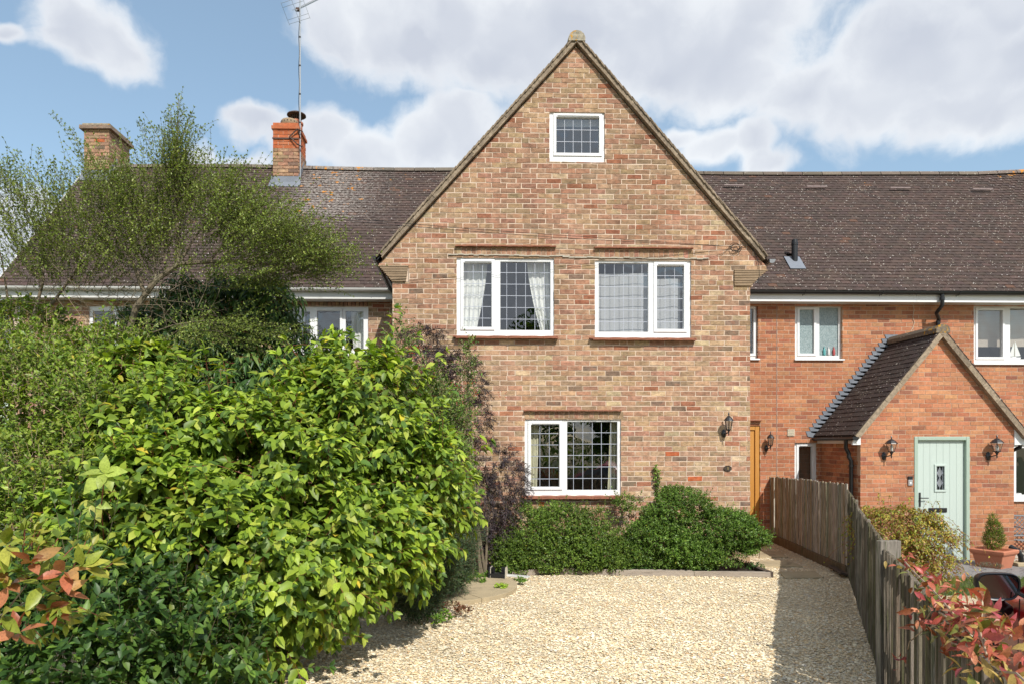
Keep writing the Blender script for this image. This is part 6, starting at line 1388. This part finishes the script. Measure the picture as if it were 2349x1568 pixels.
# black elder
EL = [(0.030, 0.020, 0.028), (0.045, 0.028, 0.036), (0.022, 0.015, 0.020), (0.065, 0.042, 0.048)]
eld = [B_(965, 765, 9.4, 55, 14, .25), B_(985, 815, 9.4, 75, 18, .3), B_(1055, 825, 9.45, 50, 20, .25), B_(985, 880, 9.4, 95, 35, .35), B_(1060, 880, 9.4, 60, 55, .3), B_(1080, 960, 9.45, 50, 60, .3), B_(1120, 1060, 9.5, 80, 60, .3), B_(1110, 1150, 9.5, 95, 90, .3), B_(1160, 1090, 9.6, 55, 50, .25), B_(1060, 1230, 9.4, 80, 60, .3), B_(1140, 1200, 9.6, 55, 50, .25)]
plant('black_elder', 'purple black elder with finely cut lacy leaves against the buff brick', 'shrub', eld, 1050, 0.18, 9, 0.055, tmpl(0.17, 0.3, 0.35, True), EL, 'leaf_dark', 'twig', spread=62, droop=0.5, grav=0.15, upb=0.35, inner=0.5, sr=0.0015, trunks=7, base=(0.15, 9.1, 0), jit=0.3, cull=0.8)
# pyracantha with berries
PY = [(0.09, 0.17, 0.03), (0.13, 0.22, 0.04), (0.06, 0.12, 0.025), (0.20, 0.26, 0.07)]
pyr = [B_(960, 960, 8.2, 110, 110, .4), B_(990, 930, 8.4, 50, 60, .3), B_(915, 810, 8.5, 22, 90, .2), B_(1020, 1000, 8.2, 50, 80, .3), B_(1000, 1100, 8.0, 80, 120, .4), B_(870, 880, 8.3, 60, 70, .3), B_(1075, 850, 8.6, 12, 70, .1)]
pc2 = plant('firethorn_shrub', 'loose small leaved firethorn with red berries in front of the elder', 'shrub', pyr, 1500, 0.30, 8, 0.040, tmpl(0.5, 0.3, 0.2, True), PY, 'leaf_gloss', 'paletwig', spread=55, droop=0.15, grav=0.05, upb=1.1, inner=0.35, trunks=6, base=(-0.5, 8.3, 0), cull=0.9, lo=0.55, hi=1.15)
mb = MB()
for (px, py) in ((947, 796), (950, 805), (1002, 990), (1045, 880), (1080, 875), (1050, 925), (960, 800), (1020, 930), (985, 860), (1090, 900), (1150, 905)):
    for k in range(9):
        p = at(px + rnd.uniform(-12, 12), py + rnd.uniform(-8, 8), 8.0); mb.lathe([(0.002, -0.005), (0.006, 0), (0.002, 0.005)], p, 5)
mb.build('berries', simple('red_berry', (0.42, 0.03, 0.015), 0.35), pc2, kind='stuff')
# dark needle-leaved low shrub at the foot
RS = [(0.035, 0.075, 0.035), (0.055, 0.105, 0.045), (0.09, 0.14, 0.06)]
ros = [B_(985, 1260, 7.2, 75, 110, .4), B_(1040, 1200, 7.6, 55, 90, .3), B_(950, 1350, 7.0, 60, 60, .3), B_(1030, 1290, 7.9, 50, 70, .3)]
plant('needle_leaved_shrub', 'dark fine leaved evergreen shrub between the dogwood and the round patio', 'shrub', ros, 2000, 0.22, 9, 0.032, tmpl(0.2, 0.3, 0.2, True), RS, 'leaf', 'twig', spread=45, droop=0.1, grav=0, upb=0.9, inner=0.8, sr=0.0015, trunks=3, base=(-0.55, 7.5, 0))
T_B = tmpl(0.52, 0.3, 0.1, True)
# the two low shrubs in the bed
BU = [(0.10, 0.175, 0.028), (0.14, 0.225, 0.035), (0.065, 0.12, 0.022), (0.19, 0.28, 0.05)]
bl = [B_(1210, 1230, 9.55, 60, 75, .3), B_(1290, 1215, 9.65, 80, 65, .3), B_(1370, 1225, 9.65, 50, 60, .28), B_(1290, 1270, 9.5, 120, 45, .22), B_(1400, 1275, 9.5, 60, 40, .2), B_(1170, 1270, 9.45, 50, 50, .22), B_(1440, 1150, 9.95, 30, 18, .1)]
plant('cotoneaster_bush', 'straggly mid green cotoneaster bush under the ground floor window', 'bush', bl, 3000, 0.11, 4, 0.034, T_B, BU, 'leaf_gloss', 'twig', spread=66, droop=0.1, grav=0.0, upb=0.5, inner=0.8, upn=0.35, thin=1.35, strays=110, sr=0.0015, trunks=3, base=(2.0, 9.75, 0), cull=0.5)
br = [B_(1555, 1180, 9.65, 82, 58, .33), B_(1520, 1245, 9.55, 90, 60, .33), B_(1640, 1220, 9.6, 95, 55, .35), B_(1700, 1222, 9.6, 65, 42, .3), B_(1600, 1265, 9.5, 130, 38, .28), B_(1470, 1270, 9.55, 50, 40, .25), B_(1535, 1130, 9.85, 18, 14, .1)]
plant('hebe_bush', 'dense rounded glossy bush at the right end of the bed below the lamp', 'bush', br, 3800, 0.09, 4, 0.034, T_B, [(0.09, 0.175, 0.026), (0.125, 0.225, 0.034), (0.06, 0.12, 0.022), (0.17, 0.27, 0.05)], 'leaf_gloss', 'twig', spread=66, droop=0.05, grav=0.0, upb=0.5, inner=0.8, upn=0.35, thin=1.1, strays=120, sr=0.0015, trunks=3, base=(3.55, 9.8, 0), cull=0.5)
iv = [B_(1507, 1095, 10.12, 6, 34, .015)]
plant('ivy_tendril', 'thin ivy tendril climbing the brick above the rounded bush', 'plant', iv, 34, 0.06, 3, 0.035, T_OV, BU + [(0.2, 0.3, 0.05)], 'leaf', 'twig', inner=0, trunks=0, base=(2.85, 10.13, 0.9), cull=2, lo=0.1, hi=1, grav=0.5)
# creeping leaves at the bed foot and patio edge, small weeds
def weed(name, label, blobs, n, leaf, T, pal, mat='leaf'):
    return plant(name, label, 'plant', blobs, n, leaf * 2, 2, leaf, T, pal, mat, 'twig', inner=0, trunks=0, base=tuple(blobs[0][0][:2]) + (0,), cull=2, lo=0.1, hi=1.0, grav=-0.1, upb=1.2, nleafobj=0)
WD = [(0.14, 0.26, 0.03), (0.20, 0.33, 0.05), (0.10, 0.20, 0.03)]
weed('creeping_weed', 'bright green creeping weed spreading over the back of the round patio', [B_(1075, 1318, 9.1, 60, 10, .12), B_(1040, 1325, 8.9, 50, 12, .12), B_(1090, 1328, 8.7, 22, 10, .06)], 260, 0.035, T_OV, WD)
weed('weed_clump', 'small green weed clump in the gravel right of the round patio', [B_(1195, 1327, 8.75, 16, 4, .05)], 26, 0.03, T_OV, WD)
weed('weed_clump', 'bright yellow green weed clump at the edge of the round patio', [B_(1150, 1342, 8.35, 13, 5, .04)], 22, 0.035, T_OV, [(0.26, 0.38, 0.04)])
weed('weed_clump', 'low green weed clump in the gravel in front of the needle leaved shrub', [B_(1010, 1408, 6.9, 34, 9, .07), B_(1000, 1418, 6.75, 14, 8, .05)], 60, 0.03, T_OV, WD)
weed('red_weed', 'reddish brown creeping weed on the gravel beside the round patio', [B_(1035, 1388, 7.25, 36, 8, .07), B_(1062, 1396, 7.1, 20, 5, .05)], 90, 0.028, T_SM, [(0.16, 0.06, 0.035), (0.22, 0.09, 0.05), (0.12, 0.07, 0.03)])
weed('ivy_ground_cover', 'dark ivy ground cover at the right end of the timber edged bed', [B_(1725, 1300, 9.6, 28, 10, .12), B_(1600, 1306, 9.45, 60, 6, .06), B_(1400, 1306, 9.45, 110, 7, .06)], 240, 0.03, T_OV, [(0.05, 0.13, 0.03), (0.08, 0.18, 0.04)])
weed('bramble_shoot', 'trailing green shoot at the foot of the shaded fence', [B_(1985, 1400, 7.55, 30, 14, .08), B_(2005, 1425, 7.1, 14, 24, .05), B_(1965, 1412, 7.5, 34, 5, .05)], 46, 0.05, T_OV, [(0.06, 0.14, 0.03), (0.10, 0.20, 0.04)])
weed('edging_weed', 'small weed on the timber edging below the window', [B_(1275, 1322, 9.2, 12, 7, .04)], 12, 0.03, T_EL, BU)
# vine over the fence, yellowing
HV = [(0.26, 0.27, 0.035), (0.34, 0.31, 0.05), (0.18, 0.24, 0.035), (0.40, 0.30, 0.05), (0.24, 0.13, 0.05)]
vin = [B_(2010, 1180, 8.3, 50, 28, .3), B_(2070, 1185, 8.0, 75, 36, .35), B_(2120, 1225, 7.8, 65, 52, .35), B_(2150, 1275, 7.7, 38, 42, .25), B_(1985, 1215, 7.95, 26, 34, .1), B_(2010, 1250, 7.5, 26, 50, .08), B_(2090, 1250, 7.6, 45, 40, .2)]
plant('honeysuckle_vine', 'yellowing tangled honeysuckle vine sprawling over the fence before the mint door', 'vine', vin, 800, 0.24, 6, 0.034, fan(0.5), HV, 'leaf', 'redtwig', spread=65, droop=0.8, grav=0.3, upb=0.6, inner=0.3, thin=0.8, strays=40, sr=0.0022, trunks=5, base=(4.9, 7.9, -0.19), cull=2, lo=0.6, hi=1.15, jit=0.4, tr=0.01)
# red-leaved climber along the near fence top
RV = [(0.40, 0.085, 0.07), (0.46, 0.14, 0.09), (0.33, 0.07, 0.08), (0.50, 0.21, 0.12), (0.36, 0.10, 0.06), (0.42, 0.30, 0.10), (0.26, 0.09, 0.045), (0.16, 0.17, 0.04)]
rv = empty('red_climber', (2.6, 4.0, 0), 'climber with glossy coral red and orange leaves along the top of the near fence', 'climber')
path = [(2080, 1285, 4.6), (2105, 1312, 4.5), (2135, 1340, 4.3), (2160, 1365, 4.2), (2185, 1395, 4.0), (2130, 1420, 4.0), (2160, 1440, 3.8), (2215, 1430, 3.8), (2250, 1450, 3.6), (2262, 1440, 3.5), (2240, 1490, 3.4), (2265, 1515, 3.2), (2280, 1475, 3.3), (2190, 1470, 3.6), (2230, 1400, 4.0), (2160, 1400, 3.1), (2225, 1425, 3.8), (2200, 1455, 3.7), (2290, 1555, 3.0)]
def on_fence(px, py, off=0.14):
    t = (px - CX) / F; m_ = (sn_ + t * cs_) / (cs_ - t * sn_); d_ = FE - FD; u = (FD.x - m_ * FD.y) / (m_ * d_.y - d_.x)
    return at(px, py, FD.y + u * d_.y - off)
cs = [np.array(on_fence(p[0], p[1])) for p in path]; LPs = []; DDs = []; NNs = []; SSs = []
for i, c in enumerate(cs):
    nl = 26 if i > 1 else 10; P = c + rg.normal(0, 1, (nl, 3)) * np.array([0.06, 0.06, 0.04]) * (1 if i > 1 else 0.6); d = norm(rg.normal(0, 0.8, (nl, 3)) + np.array([-0.1, -0.2, 0.15])); LPs.append(P); DDs.append(d); NNs.append(norm(rg.normal(0, 0.5, (nl, 3)) + np.array([0.1, -0.35, 0.8]))); SSs.append(rg.uniform(0.035, 0.078, nl))
single_leaves(tmpl(0.40, 0.35, 0.30), np.concatenate(LPs), np.concatenate(DDs), np.concatenate(NNs), np.concatenate(SSs), RV, M['leaf_gloss'], rv)
mb = MB()
for r_ in ([0, 1, 2, 3, 4, 7, 8, 9], [4, 14, 16, 12, 15], [5, 6, 13, 10, 11], [3, 5, 6, 17, 10]):
    mb.tube([Vector(cs[i]) + Vector((0, 0.02, -0.01)) for i in r_], 0.005, 5)
mb.tube([on_fence(*p_q, 0.2) for p_q in ((2078, 1505), (2086, 1470), (2115, 1445), (2160, 1428), (2210, 1425), (2245, 1440), (2262, 1500))], 0.004, 5)
mb.tube([on_fence(*p_q, 0.1) for p_q in ((2270, 1566), (2300, 1540), (2330, 1542), (2370, 1580))], 0.004, 5)
mb.build('stem', M['paletwig'], rv)
c = np.array(on_fence(2080, 1515, 0.2)); P = c + rg.normal(0, 0.03, (11, 3)); single_leaves(tmpl(0.34, 0.3, 0.5), P, norm(rg.normal(0, .7, (11, 3)) + np.array([0, 0, -.6])), rg.normal(0, 1, (11, 3)), rg.uniform(.035, .06, 11), RV[:4], M['leaf_gloss'], rv)
# box bush in the planter
bx_ = [B_(2279, 1235, 10.72, 24, 26, .12), B_(2280, 1212, 10.72, 17, 22, .10), B_(2277, 1190, 10.72, 9, 13, .06)]
plant('box_topiary', 'small upright yellow green box bush growing in the terracotta planter', 'bush', bx_, 520, 0.07, 5, 0.017, T_SM, [(0.14, 0.20, 0.02), (0.20, 0.26, 0.03), (0.10, 0.14, 0.02)], 'leaf_gloss', 'twig', spread=50, droop=0, grav=0, upb=1.3, inner=0.8, sr=0.001, trunks=1, base=(pp.x, pp.y, pz + H - 0.06), cull=2, tr=0.01)
weed('lavender_clump', 'grey stemmed lavender heads in front of the terracotta planter', [B_(2270, 1300, 9.6, 30, 12, .15)], 60, 0.03, T_NR, [(0.16, 0.14, 0.15), (0.2, 0.2, 0.14)])
# ---- the feathery small-leaved tree
tree = empty('feathery_tree', (-3.35, 7.0, 0), 'feathery small leaved tree with lichened forked trunk rising above the left roof', 'tree')
TY = 7.0
limbs = [([(262, 1010), (278, 880), (290, 780), (312, 705), (358, 642), (410, 606), (480, 600), (560, 600), (640, 610), (712, 632), (770, 655)], 0.050, 0.008, 0),
         ([(410, 606), (407, 520), (403, 420), (405, 330), (409, 232)], 0.024, 0.003, 0.1), ([(330, 670), (300, 590), (262, 540), (210, 500), (150, 480)], 0.024, 0.004, -0.2),
         ([(20, 860), (70, 750), (125, 690), (190, 600), (250, 540), (300, 470)], 0.026, 0.004, 0.3), ([(70, 750), (98, 650), (100, 560), (60, 480), (15, 400)], 0.020, 0.003, 0.2), ([(290, 800), (330, 770), (400, 745), (470, 735)], 0.015, 0.004, -0.4),
         ([(480, 600), (520, 550), (580, 500), (640, 470)], 0.014, 0.003, -0.1), ([(410, 606), (450, 540), (500, 480), (540, 440)], 0.014, 0.003, 0.2), ([(560, 600), (640, 570), (700, 560), (775, 560)], 0.012, 0.003, -0.2), ([(358, 642), (350, 560), (330, 480), (310, 420)], 0.014, 0.003, 0.1), ([(40, 800), (20, 700), (5, 600), (-20, 500)], 0.018, 0.003, 0.1)]
mb = MB()
for pts, r0, r1, dy in limbs:
    w_ = [at(px, py, TY + dy * i / len(pts)) for i, (px, py) in enumerate(pts)]; mb.tube(w_, [r0 + (r1 - r0) * (i / (len(pts) - 1)) ** 0.7 for i in range(len(pts))], 8)
mb.build('trunk', M['bark'], tree, smooth=True)
ty = [(404, 450, 30, 130, .2, 230), (480, 500, 80, 80, .4, 170), (340, 520, 70, 80, .4, 170), (590, 560, 140, 58, .6, 600), (230, 520, 130, 90, .6, 420), (75, 560, 100, 100, .6, 340), (300, 460, 90, 60, .5, 200), (520, 490, 90, 70, .5, 260), (690, 600, 90, 34, .4, 260), (404, 410, 40, 80, .3, 150), (160, 620, 120, 60, .5, 230), (40, 470, 60, 60, .4, 90), (560, 640, 150, 36, .4, 230), (330, 600, 110, 60, .5, 240), (470, 760, 190, 40, .4, 260)]
AP, AD, AL = [], [], []
root = np.array(at(380, 690, TY))
for px, py, rx, rz, ry, n_ in ty:
    c, r = B_(px, py, TY, rx, rz, ry); P = c + norm(rg.normal(0, 1, (n_, 3))) * r * rg.uniform(0.1, 1.05, (n_, 1)) ** 0.6
    rr = np.array(at(min(max(px, 120), 620), 700, TY)) if px < 300 else root
    AP.append(P); AD.append(norm((P - rr) * np.array([1, 1, 0.6]) / np.linalg.norm(P - rr, axis=1, keepdims=True) + np.array([0, 0, 0.25 if px > 450 else 0.6]) + rg.normal(0, 0.34, (n_, 3)))); AL.append(rg.uniform(0.2, 0.55, n_))
n_ty = len(AP)
# hand placed feathery sprays that stand against the sky
spr = [((250, 430), (120, 262)), ((215, 470), (165, 300)), ((400, 430), (320, 280)), ((403, 400), (345, 285)), ((405, 380), (465, 300)), ((404, 350), (375, 260)), ((405, 330), (438, 262)), ((404, 430), (470, 345)), ((403, 440), (325, 345)), ((404, 470), (500, 385)), ((404, 300), (408, 222)), ((405, 300), (392, 245)), ((405, 310), (424, 250)),
       ((300, 450), (235, 390)), ((60, 480), (15, 365)), ((80, 470), (90, 345)), ((110, 470), (145, 380)), ((35, 470), (0, 400)), ((190, 480), (150, 410)), ((560, 500), (640, 420)), ((640, 500), (700, 460)), ((700, 560), (790, 545)), ((720, 600), (800, 620)), ((690, 640), (780, 655)), ((400, 455), (300, 395)), ((230, 450), (185, 360)), ((520, 470), (560, 400)), ((660, 560), (760, 520)), ((0, 430), (40, 350)), ((404, 390), (350, 330)), ((404, 385), (455, 345)), ((404, 345), (365, 295)), ((404, 340), (445, 290))]
sA, sB = [], []
for (a, b) in spr:
    yy = TY + rnd.uniform(-0.25, 0.25); A_ = np.array(at(*a, yy)); Bq = np.array(at(*b, yy)); L_ = np.linalg.norm(Bq - A_); n_ = max(4, int(L_ / 0.055)); bend = rnd.uniform(-0.05, 0.05)
    prev = A_
    for i in range(1, n_ + 1):
        t_ = i / n_; p = A_ + (Bq - A_) * t_ + np.array([bend, 0, 0.02]) * math.sin(math.pi * t_); sA.append(prev); sB.append(p); prev = p
        for s in (-1, 1):
            d = (Bq - A_) / L_; sd_v = np.array([d[2], 0.3 * rnd.uniform(-1, 1), -d[0]]) * s; AP.append((p)[None]); AD.append(norm(d * 0.8 + sd_v * 0.8 + rg.normal(0, .15, 3))[None]); AL.append(np.array([0.03 + 0.13 * (1 - t_) * rnd.uniform(0.4, 1)]))
nt = sum(len(a) for a in AP[:n_ty]); AP, AD, AL = np.concatenate(AP), np.concatenate(AD), np.concatenate(AL)
qa = sprig(AP[:nt], AD[:nt], AL[:nt], 10, 0.030, 58, 0.05, 0.0, 0.35, 3, upn=0.4); qb = sprig(AP[nt:], AD[nt:], AL[nt:] * 0.9, 4, 0.024, 50, 0.05, 0.0, 0.3, 2, upn=0.4)
q = [np.concatenate(z) for z in zip(qa, qb)]
k = rg.random(len(q[0])) < 0.92
TR = [(0.165, 0.225, 0.04), (0.21, 0.27, 0.05), (0.115, 0.165, 0.032), (0.28, 0.32, 0.075)]
fo = inst('crown', tmpl(0.5, 0.3, 0.2, True), q[0][k], q[1][k], q[2][k], q[3][k], palc(TR, k.sum(), 0.2, [0.35, 0.25, 0.3, 0.1]), M['leaf_gloss'], tree)
A_ = np.concatenate([q[4], np.array(sA)]); B2 = np.concatenate([q[5], np.array(sB)])
stems('twigs', A_, B2, np.full(len(A_), 0.0015), np.full(len(A_), 0.0012), M['twig'], tree)
# bare grey twigs low in the tree
P = np.array([at(rnd.uniform(60, 480), rnd.uniform(620, 760), TY + rnd.uniform(-.3, .3)) for _ in range(160)]); D_ = norm(rg.normal(0, 1, (160, 3)) * np.array([1, .4, .7]) + np.array([0.1, 0, 0.3])); L_ = rg.uniform(0.15, 0.5, (160, 1)); M_ = P + D_ * L_ * 0.5; E_ = M_ + norm(D_ + rg.normal(0, .35, D_.shape)) * L_ * 0.5
stems('bare_twigs', np.concatenate([P, M_]), np.concatenate([M_, E_]), np.full(320, 0.0035), np.full(320, 0.0022), M['bark'], tree)
# ---- hedge and trees behind the photographer: seen only mirrored in the panes
for i, (x, y, h, r, lab) in enumerate(((3.4, -15, 8.6, 2.6, 'tall dark tree beyond the lane, mirrored in the left upstairs window'), (7.6, -15, 4.6, 2.0, 'bushy dark tree beyond the lane, mirrored in the ground floor window'), (-9, -22, 7, 3.5, 'broad tree beyond the lane, farthest to the west'), (14, -24, 8, 3.6, 'broad tree beyond the lane, farthest to the east'))):
    t = empty('field_tree', (x, y, -0.2), lab, 'tree', 'trees beyond the lane')
    MB().tube([(x, y, -0.3), (x + 0.1, y, h * 0.4), (x, y, h * 0.75)], [0.22, 0.16, 0.06], 8).build('trunk', M['bark'], t)
    bl_ = [(np.array([x + rnd.uniform(-1, 1) * r * 0.4, y + rnd.uniform(-1, 1) * r * 0.4, h * (0.35 + 0.12 * k)]), np.array([r * (0.75 - 0.09 * k)] * 2 + [h * 0.14])) for k in range(5)]
    wv_ = 2600; kk = rg.integers(0, 5, wv_); cc_ = np.array([b[0] for b in bl_])[kk]; rr_ = np.array([b[1] for b in bl_])[kk]; P = cc_ + norm(rg.normal(0, 1, (wv_, 3))) * rr_ * rg.uniform(0.5, 1.1, (wv_, 1))
    inst('crown', T_SM, P, rg.normal(0, 1, (wv_, 3)), rg.normal(0, 1, (wv_, 3)) + np.array([0, 0, .6]), rg.uniform(0.25, 0.5, wv_), palc(DK, wv_), M['leaf'], t)
n_ = 5000; P = np.stack([rg.uniform(-40, 40, n_), rg.uniform(-31, -30, n_), rg.uniform(-0.2, 2.3, n_)], 1)
t = empty('field_hedge', (0, -30.5, -0.2), 'long hedge across the lane, mirrored in the ground floor window', 'hedge'); inst('foliage', T_SM, P, rg.normal(0, 1, (n_, 3)), rg.normal(0, 1, (n_, 3)), rg.uniform(0.3, 0.6, n_), palc(PV, n_), M['leaf'], t)
sheet('stubble_field', [(-400, -800), (400, -800), (400, -45), (-400, -45)], -0.15, simple('straw_field', (0.30, 0.25, 0.13), 0.95, 0.15, 0.3))

# fallen leaves and bits lying on the gravel
n_ = 240; X = rg.uniform(-1.2, 4.6, n_); Y = rg.uniform(5.0, 9.3, n_); k = (rg.random(n_) < 0.25) | (X < 0.2) | (Y > 8.9)
X, Y = X[k], Y[k]; n_ = len(X)
o = inst('fallen_leaves', fan(0.5, 0.4, 0.5), np.stack([X, Y, np.full(n_, 0.014)], 1), norm(rg.normal(0, 1, (n_, 3)) * np.array([1, 1, .15])), np.tile(np.array([0, 0, 1.0]), (n_, 1)) + rg.normal(0, .3, (n_, 3)), rg.uniform(0.015, 0.04, n_), palc([(0.22, 0.12, 0.05), (0.30, 0.22, 0.08), (0.12, 0.07, 0.04), (0.16, 0.2, 0.05)], n_), M['leaf'], None)
P = np.stack([rg.uniform(-1.0, 1.2, 26), rg.uniform(5.2, 7.4, 26), np.full(26, 0.012)], 1); d = norm(rg.normal(0, 1, (26, 3)) * np.array([1, .6, .05])) * rg.uniform(0.06, 0.22, (26, 1))
stems('fallen_twigs', P, P + d, np.full(26, .003), np.full(26, .002), M['twig'], None)
